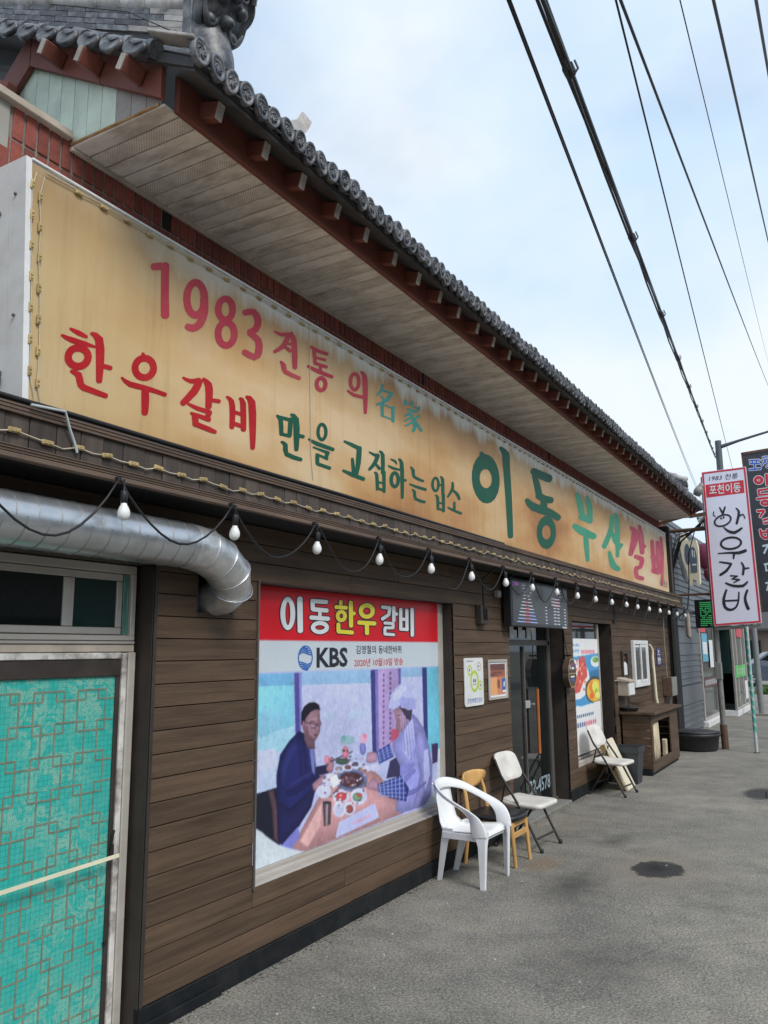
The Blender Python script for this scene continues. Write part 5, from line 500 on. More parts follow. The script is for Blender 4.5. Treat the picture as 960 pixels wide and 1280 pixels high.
M_CARW = mat('white_car_paint', (0.72, 0.73, 0.74), 0.25, 0.03, 5, spec=0.6)
M_TYRE = mat('tyre_rubber', (0.02, 0.02, 0.02), 0.8, 0.2, 20)
M_RIM = mat('alloy_rim', (0.62, 0.63, 0.65), 0.35, 0.08, 10, metal=0.7)
M_CREAMP = mat('cream_plastic', (0.72, 0.66, 0.50), 0.45, 0.05, 8, dirt=(0.55, 0.42, 0.24), dirt_amt=0.4)
M_TAN = mat('tan_plastic', (0.55, 0.36, 0.12), 0.55, 0.12, 6, dirt=(0.62, 0.46, 0.2), dirt_amt=0.5)
M_LOG = mat('split_log', (0.52, 0.43, 0.30), 0.8, 0.35, 10, bump=0.4, stretch=(1, 1, 0.4))
M_LIMEW = mat('peeling_white_paint', (0.66, 0.64, 0.60), 0.65, 0.12, 12, bump=0.3, dirt=(0.10, 0.07, 0.05), dirt_amt=0.85, dirt_scale=7)
M_BATTEN = mat('bare_batten', (0.72, 0.68, 0.50), 0.7, 0.1, 9, stretch=(1, 0.3, 1))
M_LIMEG = mat('lime_print', (0.45, 0.62, 0.06), 0.4, 0.05, 10)
M_NAVY = mat('navy_enamel', (0.03, 0.035, 0.2), 0.35, 0.1, 20)
M_MAGENTA = mat('dark_magenta_paint', (0.20, 0.03, 0.07), 0.4, 0.1, 10)
M_SILVER = mat('brushed_silver', (0.62, 0.63, 0.64), 0.35, 0.1, 12, metal=0.6)
M_TVB = mat('black_gloss_plastic', (0.014, 0.014, 0.016), 0.3, 0.1, 20)
M_TVS = glassy('unlit_led_screen', (0.03, 0.032, 0.036), 0.22, 0.35)
M_LW = emis('screen_white', (0.55, 0.57, 0.63), 0.10)
M_LR = emis('screen_red', (0.75, 0.12, 0.2), 0.1)
M_LP = emis('screen_violet', (0.5, 0.1, 0.65), 0.1)
M_LGRN = emis('led_green', (0.06, 0.55, 0.16), 0.16)
M_LBLU = emis('screen_pale_blue', (0.35, 0.45, 0.9), 0.1)

# --- bespoke materials
def new_nodes(name):
    m = bpy.data.materials.new(name); m.use_nodes = True; t = m.node_tree
    return m, t.nodes, t.links, principled(m)
def node(n, typ, **kw):
    x = n.new(typ)
    for k, v in kw.items():
        if k.startswith('i_'): x.inputs[k[2:].replace('_', ' ')].default_value = v
        else: setattr(x, k, v)
    return x
def ramp(n, stops, interp='LINEAR'):
    r = n.new('ShaderNodeValToRGB'); r.color_ramp.interpolation = interp
    e = r.color_ramp.elements
    while len(e) < len(stops): e.new(0.5)
    for k, (p, c) in enumerate(stops):
        e[k].position = p; e[k].color = c if len(c) == 4 else tuple(c)+(1,)
    return r
def mixc(n, l, fac, a, b, blend='MIX'):
    m = n.new('ShaderNodeMixRGB'); m.blend_type = blend
    for i, v in ((0, fac), (1, a), (2, b)):
        if hasattr(v, 'links') or hasattr(v, 'is_linked'): l.new(v, m.inputs[i])
        else: m.inputs[i].default_value = v if i == 0 else tuple(v[:3])+(1,)
    return m.outputs[0]

def asphalt():
    m, n, l, p = new_nodes('asphalt')
    c = node(n, 'ShaderNodeTexCoord'); co = c.outputs['Object']
    big = node(n, 'ShaderNodeTexNoise', i_Scale=0.55, i_Detail=6, i_Roughness=0.6)
    mid = node(n, 'ShaderNodeTexNoise', i_Scale=2.6, i_Detail=8, i_Roughness=0.65)
    fine = node(n, 'ShaderNodeTexNoise', i_Scale=62, i_Detail=4, i_Roughness=0.75)
    vor = node(n, 'ShaderNodeTexVoronoi', i_Scale=105)
    vor2 = node(n, 'ShaderNodeTexVoronoi', i_Scale=60)
    for x in (big, mid, fine, vor, vor2): l.new(co, x.inputs['Vector'])
    rb = ramp(n, [(0.3, (0.138, 0.131, 0.118)), (0.5, (0.182, 0.173, 0.154)), (0.7, (0.245, 0.230, 0.198))])
    l.new(big.outputs[0], rb.inputs[0])
    rm = ramp(n, [(0.32, (0.76, 0.76, 0.765)), (0.52, (1.06, 1.06, 1.04)), (0.72, (1.36, 1.33, 1.25))])
    l.new(mid.outputs[0], rm.inputs[0])
    c1 = mixc(n, l, 1.0, rb.outputs[0], rm.outputs[0], 'MULTIPLY')
    rf = ramp(n, [(0.3, (0.35, 0.35, 0.35)), (0.5, (1, 1, 1)), (0.68, (1.75, 1.72, 1.64))])
    l.new(fine.outputs[0], rf.inputs[0]); c1 = mixc(n, l, 0.9, c1, rf.outputs[0], 'MULTIPLY')
    # pale and dark chippings
    rv = ramp(n, [(0.0, (1, 1, 1)), (0.12, (1, 1, 1)), (0.2, (0, 0, 0))]); 
    sep = node(n, 'ShaderNodeSeparateColor'); l.new(vor.outputs['Color'], sep.inputs[0])
    sel = node(n, 'ShaderNodeMath', operation='GREATER_THAN'); sel.inputs[1].default_value = 0.66; l.new(sep.outputs[0], sel.inputs[0])
    near = node(n, 'ShaderNodeMath', operation='LESS_THAN'); near.inputs[1].default_value = 0.42; l.new(vor.outputs['Distance'], near.inputs[0])
    both = node(n, 'ShaderNodeMath', operation='MULTIPLY'); l.new(sel.outputs[0], both.inputs[0]); l.new(near.outputs[0], both.inputs[1])
    half = node(n, 'ShaderNodeMath', operation='MULTIPLY'); half.inputs[1].default_value = 0.7; l.new(both.outputs[0], half.inputs[0])
    c1 = mixc(n, l, half.outputs[0], c1, (0.36, 0.345, 0.31))
    # brown dust drifts
    du = node(n, 'ShaderNodeTexNoise', i_Scale=1.1, i_Detail=7, i_Roughness=0.7); l.new(co, du.inputs['Vector']); 
    dr = ramp(n, [(0.56, (0, 0, 0)), (0.72, (0.5, 0.5, 0.5))]); l.new(du.outputs[0], dr.inputs[0])
    c1 = mixc(n, l, dr.outputs[0], c1, (0.17, 0.145, 0.105))
    # oil stains at their own places (x, y, radius x, radius y, tone)
    wob = node(n, 'ShaderNodeTexNoise', i_Scale=9.5, i_Detail=6, i_Roughness=0.7); l.new(co, wob.inputs['Vector'])
    for (sx, sy, rx, ry, rgb, soft, amt) in ((1.50, 7.1, 0.55, 0.85, (0.24, 0.21, 0.165), 0.7, 0.7), (1.49, 7.08, 0.215, 0.29, (0.030, 0.029, 0.028), 0.06, 0.95), (1.47, 7.1, 0.13, 0.17, (0.012, 0.012, 0.012), 0.8, 0.8), (1.02, 6.3, 0.3, 0.6, (0.03, 0.029, 0.028), 1.0, 0.75),
                                            (0.95, 7.9, 0.2, 0.35, (0.04, 0.039, 0.037), 0.9, 0.6), (0.62, 6.8, 0.2, 0.36, (0.22, 0.13, 0.06), 0.9, 0.5), (1.87, 11.2, 0.24, 0.52, (0.03, 0.03, 0.03), 0.3, 0.9), (1.6, 4.9, 0.5, 0.5, (0.05, 0.048, 0.045), 1.0, 0.5), (0.35, 8.4, 0.5, 1.0, (0.17, 0.145, 0.10), 0.9, 0.35), (1.5, 3.4, 0.7, 0.7, (0.08, 0.079, 0.077), 1.0, 0.5), (2.1, 8.6, 0.6, 1.3, (0.25, 0.235, 0.2), 1.0, 0.5)):
        mp = node(n, 'ShaderNodeMapping', vector_type='POINT'); mp.inputs['Location'].default_value = (-sx/rx, -sy/ry, 0); mp.inputs['Scale'].default_value = (1/rx, 1/ry, 0)
        l.new(co, mp.inputs[0])
        ln = node(n, 'ShaderNodeVectorMath', operation='LENGTH'); l.new(mp.outputs[0], ln.inputs[0])
        ad = node(n, 'ShaderNodeMath', operation='MULTIPLY_ADD'); ad.inputs[1].default_value = 0.9; l.new(wob.outputs[0], ad.inputs[0]); l.new(ln.outputs['Value'], ad.inputs[2])
        rr = ramp(n, [(max(0.02, (1.35-soft*0.9)/2), (amt,)*3), (1.45/2, (0, 0, 0))])
        hf = node(n, 'ShaderNodeMath', operation='MULTIPLY'); hf.inputs[1].default_value = 0.5; l.new(ad.outputs[0], hf.inputs[0]); l.new(hf.outputs[0], rr.inputs[0])
        c1 = mixc(n, l, rr.outputs[0], c1, rgb)
    # hairline cracks
    vc = node(n, 'ShaderNodeTexVoronoi', feature='DISTANCE_TO_EDGE', i_Scale=0.42); wv = node(n, 'ShaderNodeTexNoise', i_Scale=3.0, i_Detail=6)
    l.new(co, wv.inputs['Vector'])
    vm = node(n, 'ShaderNodeVectorMath', operation='MULTIPLY_ADD'); vm.inputs[1].default_value = (0.5, 0.5, 0); l.new(wv.outputs['Color'], vm.inputs[0]); l.new(co, vm.inputs[2]); l.new(vm.outputs[0], vc.inputs['Vector'])
    cr = ramp(n, [(0.0, (0.3, 0.3, 0.3)), (0.004, (0, 0, 0))]); l.new(vc.outputs['Distance'], cr.inputs[0])
    c1 = mixc(n, l, cr.outputs[0], c1, (0.02, 0.02, 0.02))
    l.new(c1, p.inputs['Base Color']); p.inputs['Roughness'].default_value = 0.82; p.inputs['Specular IOR Level'].default_value = 0.35
    b = node(n, 'ShaderNodeBump'); b.inputs['Strength'].default_value = 0.75; b.inputs['Distance'].default_value = 0.006
    ah = node(n, 'ShaderNodeMath', operation='ADD'); l.new(fine.outputs[0], ah.inputs[0]); l.new(vor2.outputs['Distance'], ah.inputs[1])
    l.new(ah.outputs[0], b.inputs['Height']); l.new(b.outputs[0], p.inputs['Normal'])
    return m
M_ASPH = asphalt()

def sign_face():
    """sun-yellowed sign sheet: rust-orange blooms, run-down streaks, bleached band along the top"""
    m, n, l, p = new_nodes('weathered_sign_sheet')
    co = node(n, 'ShaderNodeNewGeometry').outputs['Position']
    n1 = node(n, 'ShaderNodeTexNoise', i_Scale=1.25, i_Detail=5, i_Roughness=0.5)
    mp1 = node(n, 'ShaderNodeMapping'); mp1.inputs['Scale'].default_value = (1, 0.55, 1.3); mp1.inputs['Location'].default_value = (0, 3.1, 1.7); l.new(co, mp1.inputs[0]); l.new(mp1.outputs[0], n1.inputs['Vector'])
    base = ramp(n, [(0.33, (0.36, 0.165, 0.058)), (0.43, (0.50, 0.265, 0.10)), (0.54, (0.58, 0.36, 0.16)), (0.67, (0.66, 0.49, 0.29))]); l.new(n1.outputs[0], base.inputs[0])
    cur = base.outputs[0]
    sp = node(n, 'ShaderNodeSeparateXYZ'); l.new(co, sp.inputs[0])
    # the near end has kept a greener, paler yellow
    ny = node(n, 'ShaderNodeMapRange', i_From_Min=1.9, i_From_Max=3.3, i_To_Min=0.8, i_To_Max=0.0); l.new(sp.outputs['Y'], ny.inputs[0])
    cur = mixc(n, l, ny.outputs[0], cur, (0.50, 0.385, 0.20))
    # vertical streaks
    mp2 = node(n, 'ShaderNodeMapping'); mp2.inputs['Scale'].default_value = (1, 9, 0.45); l.new(co, mp2.inputs[0])
    n2 = node(n, 'ShaderNodeTexNoise', i_Scale=2.0, i_Detail=6, i_Roughness=0.7); l.new(mp2.outputs[0], n2.inputs['Vector'])
    s2 = ramp(n, [(0.5, (0, 0, 0)), (0.75, (0.25, 0.25, 0.25))]); l.new(n2.outputs[0], s2.inputs[0])
    cur = mixc(n, l, s2.outputs[0], cur, (0.66, 0.47, 0.30))
    n3 = node(n, 'ShaderNodeTexNoise', i_Scale=3.3, i_Detail=7, i_Roughness=0.7); mp3 = node(n, 'ShaderNodeMapping'); mp3.inputs['Scale'].default_value = (1, 5, 0.3); mp3.inputs['Location'].default_value = (5, 9, 2); l.new(co, mp3.inputs[0]); l.new(mp3.outputs[0], n3.inputs['Vector'])
    s3 = ramp(n, [(0.54, (0, 0, 0)), (0.74, (0.32, 0.32, 0.32))]); l.new(n3.outputs[0], s3.inputs[0])
    cur = mixc(n, l, s3.outputs[0], cur, (0.27, 0.13, 0.05))
    # bleached top with uneven drip edge
    wv = node(n, 'ShaderNodeTexNoise', i_Scale=3.0, i_Detail=7, i_Roughness=0.65); mp4 = node(n, 'ShaderNodeMapping'); mp4.inputs['Scale'].default_value = (1, 1.6, 0.25); l.new(co, mp4.inputs[0]); l.new(mp4.outputs[0], wv.inputs['Vector'])
    ma = node(n, 'ShaderNodeMath', operation='MULTIPLY_ADD'); ma.inputs[1].default_value = 0.42; l.new(wv.outputs[0], ma.inputs[0]); l.new(sp.outputs['Z'], ma.inputs[2])
    tb = node(n, 'ShaderNodeMapRange', i_From_Min=3.83, i_From_Max=3.93, i_To_Min=0.0, i_To_Max=0.9); l.new(ma.outputs[0], tb.inputs[0])
    far = node(n, 'ShaderNodeMapRange', i_From_Min=2.4, i_From_Max=3.4, i_To_Min=0.1, i_To_Max=1.0); l.new(sp.outputs['Y'], far.inputs[0])
    tf = node(n, 'ShaderNodeMath', operation='MULTIPLY'); l.new(tb.outputs[0], tf.inputs[0]); l.new(far.outputs[0], tf.inputs[1])
    # brown line under the bleach
    bl = node(n, 'ShaderNodeMapRange', i_From_Min=3.5, i_From_Max=3.84, i_To_Min=0.0, i_To_Max=0.5); l.new(ma.outputs[0], bl.inputs[0])
    cur = mixc(n, l, bl.outputs[0], cur, (0.30, 0.195, 0.095))
    cur = mixc(n, l, tf.outputs[0], cur, (0.62, 0.62, 0.57))
    # washed-out patch at the far end
    fy = node(n, 'ShaderNodeMapRange', i_From_Min=12.2, i_From_Max=13.0, i_To_Min=0.0, i_To_Max=0.55); l.new(sp.outputs['Y'], fy.inputs[0])
    fs = node(n, 'ShaderNodeMath', operation='MULTIPLY'); l.new(fy.outputs[0], fs.inputs[0]); l.new(n2.outputs[0], fs.inputs[1])
    cur = mixc(n, l, fs.outputs[0], cur, (0.66, 0.62, 0.50))
    l.new(cur, p.inputs['Base Color'])
    rr = node(n, 'ShaderNodeMapRange', i_To_Min=0.4, i_To_Max=0.65); l.new(n3.outputs[0], rr.inputs[0]); l.new(rr.outputs[0], p.inputs['Roughness']); p.inputs['Specular IOR Level'].default_value = 0.25
    return m
M_SIGN = sign_face()

def teal_glass():
    m, n, l, p = new_nodes('teal_patterned_glass')
    c = node(n, 'ShaderNodeTexCoord'); sp = node(n, 'ShaderNodeSeparateXYZ'); l.new(c.outputs['Object'], sp.inputs[0])
    cb = node(n, 'ShaderNodeCombineXYZ'); l.new(sp.outputs['Y'], cb.inputs[0]); l.new(sp.outputs['Z'], cb.inputs[1])
    bt = node(n, 'ShaderNodeTexBrick', offset=0.0, squash=1.0); bt.inputs['Scale'].default_value = 1.0; bt.inputs['Mortar Size'].default_value = 0.0011; bt.inputs['Mortar Smooth'].default_value = 0.2
    bt.inputs['Brick Width'].default_value = 0.0235; bt.inputs['Row Height'].default_value = 0.0235
    bt.inputs['Color1'].default_value = (0.032, 0.40, 0.345, 1); bt.inputs['Color2'].default_value = (0.04, 0.44, 0.38, 1); bt.inputs['Mortar'].default_value = (0.018, 0.24, 0.22, 1)
    l.new(cb.outputs[0], bt.inputs['Vector'])
    nz = node(n, 'ShaderNodeTexNoise', i_Scale=9, i_Detail=10, i_Roughness=0.8, i_Distortion=1.2); l.new(c.outputs['Object'], nz.inputs['Vector'])
    r = ramp(n, [(0.485, (0, 0, 0)), (0.52, (0.9, 0.9, 0.9)), (0.56, (0, 0, 0))]); l.new(nz.outputs[0], r.inputs[0])
    n2 = node(n, 'ShaderNodeTexNoise', i_Scale=2.6, i_Detail=4); l.new(c.outputs['Object'], n2.inputs['Vector'])
    r2 = ramp(n, [(0.38, (0, 0, 0)), (0.58, (1, 1, 1))]); l.new(n2.outputs[0], r2.inputs[0])
    k = node(n, 'ShaderNodeMath', operation='MULTIPLY'); l.new(r.outputs[0], k.inputs[0]); l.new(r2.outputs[0], k.inputs[1])
    cur = mixc(n, l, k.outputs[0], bt.outputs[0], (0.36, 0.50, 0.38))
    l.new(cur, p.inputs['Base Color']); p.inputs['Roughness'].default_value = 0.3
    b = node(n, 'ShaderNodeBump'); b.inputs['Strength'].default_value = 0.25; b.inputs['Distance'].default_value = 0.003; l.new(nz.outputs[0], b.inputs['Height']); l.new(b.outputs[0], p.inputs['Normal'])
    return m
M_TEALG = teal_glass()

def perforated():
    """soffit strip with punched vent holes"""
    m, n, l, p = new_nodes('perforated_soffit_vinyl')
    c = node(n, 'ShaderNodeTexCoord'); co = c.outputs['Object']
    mp = node(n, 'ShaderNodeMapping'); mp.inputs['Scale'].default_value = (88, 88, 0); mp.inputs['Rotation'].default_value = (0, 0, 0.785); l.new(co, mp.inputs[0])
    v = node(n, 'ShaderNodeTexVoronoi', i_Scale=1.0, i_Randomness=0.0); l.new(mp.outputs[0], v.inputs['Vector'])
    h = node(n, 'ShaderNodeMath', operation='LESS_THAN'); h.inputs[1].default_value = 0.26; l.new(v.outputs['Distance'], h.inputs[0])
    nz = node(n, 'ShaderNodeTexNoise', i_Scale=8, i_Detail=9, i_Roughness=0.7); l.new(co, nz.inputs['Vector'])
    r = ramp(n, [(0.4, (0.78, 0.71, 0.63)), (0.62, (0.58, 0.51, 0.45)), (0.72, (0.34, 0.28, 0.24))]); l.new(nz.outputs[0], r.inputs[0])
    hh = node(n, 'ShaderNodeMath', operation='MULTIPLY'); hh.inputs[1].default_value = 0.6; l.new(h.outputs[0], hh.inputs[0]); cur = mixc(n, l, hh.outputs[0], r.outputs[0], (0.14, 0.12, 0.105))
    l.new(cur, p.inputs['Base Color']); p.inputs['Roughness'].default_value = 0.65
    return m
M_PERF = perforated()

# ------------------------------------------------------------------ mesh helpers
class MB:
    def __init__(s): s.v = []; s.f = []; s.sm = []
    def add(s, vs, fs, smooth=False):
        o = len(s.v); s.v += [tuple(x) for x in vs]; s.f += [tuple(i+o for i in f) for f in fs]; s.sm += [smooth]*len(fs); return s
    def box(s, x0, x1, y0, y1, z0, z1, m=None):
        vs = [Vector((x, y, z)) for x in (x0, x1) for y in (y0, y1) for z in (z0, z1)]
        if m: vs = [m @ q for q in vs]
        return s.add(vs, [(0, 1, 3, 2), (4, 6, 7, 5), (0, 4, 5, 1), (2, 3, 7, 6), (0, 2, 6, 4), (1, 5, 7, 3)])
    def cbox(s, x0, x1, y0, y1, z0, z1, b=0.004, m=None):
        """box with chamfered edges"""
        c = Vector(((x0+x1)/2, (y0+y1)/2, (z0+z1)/2)); h = Vector(((x1-x0)/2, (y1-y0)/2, (z1-z0)/2)); b = min(b, h.x*0.9, h.y*0.9, h.z*0.9)
        vs = []; idx = {}
        for sx in (-1, 1):
            for sy in (-1, 1):
                for sz in (-1, 1):
                    for ax in range(3):
                        q = Vector((sx*h.x, sy*h.y, sz*h.z))
                        for k in range(3):
                            if k != ax: q[k] -= (sx, sy, sz)[k]*b
                        idx[(sx, sy, sz, ax)] = len(vs); q = q+c; vs.append(m @ q if m else q)
        fs = []
        for ax in range(3):
            o1, o2 = [(1, 2), (0, 2), (0, 1)][ax]
            for sg in (-1, 1):
                f = []
                for a, bb in ((-1, -1), (1, -1), (1, 1), (-1, 1)):
                    k = [0, 0, 0]; k[ax] = sg; k[o1] = a; k[o2] = bb; f.append(idx[(*k, ax)])
                fs.append(tuple(f))
            for a in (-1, 1):
                for bb in (-1, 1):
                    k0 = [0, 0, 0]; k0[ax] = -1; k0[o1] = a; k0[o2] = bb; k1 = list(k0); k1[ax] = 1
                    fs.append((idx[(*k0, o1)], idx[(*k1, o1)], idx[(*k1, o2)], idx[(*k0, o2)]))
        for sx in (-1, 1):
            for sy in (-1, 1):
                for sz in (-1, 1): fs.append(tuple(idx[(sx, sy, sz, a)] for a in range(3)))
        return s.add(vs, fs)
    def tube(s, pts, r, n=8, caps=True, ell=1.0, up=None):
        P = [Vector(p) for p in pts]; rs = r if isinstance(r, (list, tuple)) else [r]*len(P)
        vs = []; fs = []; prev = None
        for i, p in enumerate(P):
            t = (P[min(i+1, len(P)-1)]-P[max(i-1, 0)]).normalized()
            if prev is None:
                a = Vector(up) if up else (Vector((0, 0, 1)) if abs(t.z) < 0.9 else Vector((1, 0, 0)))
            else: a = prev
            a = (a-t*a.dot(t)).normalized(); prev = a; b = t.cross(a)
            for k in range(n):
                g = 2*math.pi*k/n; vs.append(p+a*math.cos(g)*rs[i]*ell+b*math.sin(g)*rs[i])
        for i in range(len(P)-1):
            for k in range(n): fs.append((i*n+k, i*n+(k+1) % n, (i+1)*n+(k+1) % n, (i+1)*n+k))
        s.add(vs, fs, True)
        if caps:
            s.add(vs[:n], [tuple(range(n))[::-1]]); s.add(vs[-n:], [tuple(range(n))])
        return s
    def lathe(s, prof, n=16, m=None, smooth=True):
        vs = []; fs = []
        for (r, z) in prof:
            for k in range(n):
                g = 2*math.pi*k/n; q = Vector((r*math.cos(g), r*math.sin(g), z)); vs.append(m @ q if m else q)
        for i in range(len(prof)-1):
            for k in range(n): fs.append((i*n+k, i*n+(k+1) % n, (i+1)*n+(k+1) % n, (i+1)*n+k))
        return s.add(vs, fs, smooth)
    def prism(s, poly, d, smooth=False):
        """extrude the 3D polygon by vector d"""
        n = len(poly); d = Vector(d); a = [Vector(p) for p in poly]
        s.add(a+[p+d for p in a], [tuple(range(n))[::-1], tuple(range(n, 2*n))]+[(i, (i+1) % n, n+(i+1) % n, n+i) for i in range(n)], smooth); return s
    def bar(s, a, b, w, h, up=(0, 0, 1), ch=0.0):
        a = Vector(a); b = Vector(b); t = (b-a); ln = t.length; t = t/ln; u = Vector(up); u = (u-t*u.dot(t)).normalized(); sd = t.cross(u)
        m = Matrix(((t.x, sd.x, u.x, a.x), (t.y, sd.y, u.y, a.y), (t.z, sd.z, u.z, a.z), (0, 0, 0, 1)))
        return s.cbox(0, ln, -w/2, w/2, -h/2, h/2, ch, m) if ch else s.box(0, ln, -w/2, w/2, -h/2, h/2, m)
    def build(s, name, material, parent=None, world=True):
        me = bpy.data.meshes.new(name)
        org = ORG.get(parent.name, Vector((0, 0, 0))) if (parent is not None and world) else Vector((0, 0, 0))
        me.from_pydata([(x-org.x, y-org.y, z-org.z) for x, y, z in s.v], [], s.f)
        me.polygons.foreach_set('use_smooth', s.sm); me.validate()
        bm = bmesh.new(); bm.from_mesh(me)
        if len(bm.faces) < 20000:
            bmesh.ops.recalc_face_normals(bm, faces=bm.faces); bm.to_mesh(me)
        bm.free()
        me.materials.append(material)
        o = bpy.data.objects.new(name, me); COL.objects.link(o)
        if parent is not None: o.parent = parent; ORG[o.name] = org
        return o
ORG = {}
def thing(name, label, cat, loc=(0, 0, 0), group=None):
    o = bpy.data.objects.new(name, None); COL.objects.link(o); o.location = loc; o.empty_display_size = 0.2
    o['label'] = label; o['category'] = cat
    if group: o['group'] = group
    ORG[o.name] = Vector(loc); return o
def tag(o, label, cat, group=None):
    o['label'] = label; o['category'] = cat
    if group: o['group'] = group
    return o
def structure(o): o['kind'] = 'structure'; return o
def stuff(o): o['kind'] = 'stuff'; return o
def copy_tree(o, parent=None):
    c = o.copy(); COL.objects.link(c); c.parent = parent
    for ch in list(o.children): copy_tree(ch, c)
    return c
def inst(src, name, loc, parent, rot=None, scale=None):
    """another object sharing src's mesh"""
    o = bpy.data.objects.new(name, src.data); COL.objects.link(o); o.location = loc; o.parent = parent
    if rot: o.rotation_euler = rot
    if scale: o.scale = scale
    return o
def XP(x): return lambda u, v, d=0.0: (x+d, u, v)       # plane facing +X: u = y, v = z
def YP(y): return lambda u, v, d=0.0: (u, y-d, v)       # plane facing -Y: u = x, v = z
def flat(mb, plane, pts, d=0.0, th=0.0):
    a = [plane(u, v, d) for u, v in pts]
    if th: mb.prism(a, Vector(plane(0, 0, th))-Vector(plane(0, 0, 0)))
    else: mb.add(a, [tuple(range(len(a)))])
    return mb
def undelta(t):
    o = [int(q) for q in t.split()]
    for i in range(2, len(o)): o[i] += o[i-2]
    return o
def strips(mb, plane, strokes, d0, dd=0.00015):
    strokes = [undelta(t) for t in strokes.split('/')]
    for k, st in enumerate(strokes):
        vs = []
        for i in range(0, len(st), 2): vs.append(plane(st[i]/1000, st[i+1]/1000, d0+k*dd))
        mb.add(vs, [(2*i, 2*i+1, 2*i+3, 2*i+2) for i in range(len(vs)//2-1)])
    return mb
def ell(cu, cv, ru, rv, n=20, a0=0, a1=360):
    return [(cu+ru*math.cos(math.radians(a0+(a1-a0)*k/n)), cv+rv*math.sin(math.radians(a0+(a1-a0)*k/n))) for k in range(n if a1-a0 == 360 else n+1)]
def annulus(mb, plane, cu, cv, ru, rv, w, d=0.0, n=24, wv=None):
    wv = wv or w
    o = [plane(*q, d) for q in ell(cu, cv, ru, rv, n)]; i = [plane(*q, d) for q in ell(cu, cv, ru-w, rv-wv, n)]
    return mb.add(o+i, [(k, (k+1) % n, n+(k+1) % n, n+k) for k in range(n)])
def text(body, box, plane, d, name, material, parent, bold=0.0, shear=0.0):
    """lettering as flat geometry fitted to box = (u0, v0, u1, v1) on a plane"""
    cu = bpy.data.curves.new('lettering', 'FONT'); cu.body = body; cu.offset = bold; cu.shear = shear; cu.resolution_u = 2
    t = bpy.data.objects.new('lettering', cu); COL.objects.link(t)
    bpy.context.view_layer.update()
    me = bpy.data.meshes.new_from_object(t.evaluated_get(bpy.context.evaluated_depsgraph_get()))
    co = np.empty(len(me.vertices)*3); me.vertices.foreach_get('co', co); co = co.reshape(-1, 3)
    fs = [tuple(p.vertices) for p in me.polygons]
    bpy.data.objects.remove(t); bpy.data.curves.remove(cu); bpy.data.meshes.remove(me)
    lo, hi = co.min(0), co.max(0); u0, v0, u1, v1 = box
    mb = MB(); mb.add([plane(u0+(q[0]-lo[0])/(hi[0]-lo[0])*(u1-u0), v0+(q[1]-lo[1])/(hi[1]-lo[1])*(v1-v0), d) for q in co], fs)
    return mb.build(name, material, parent)
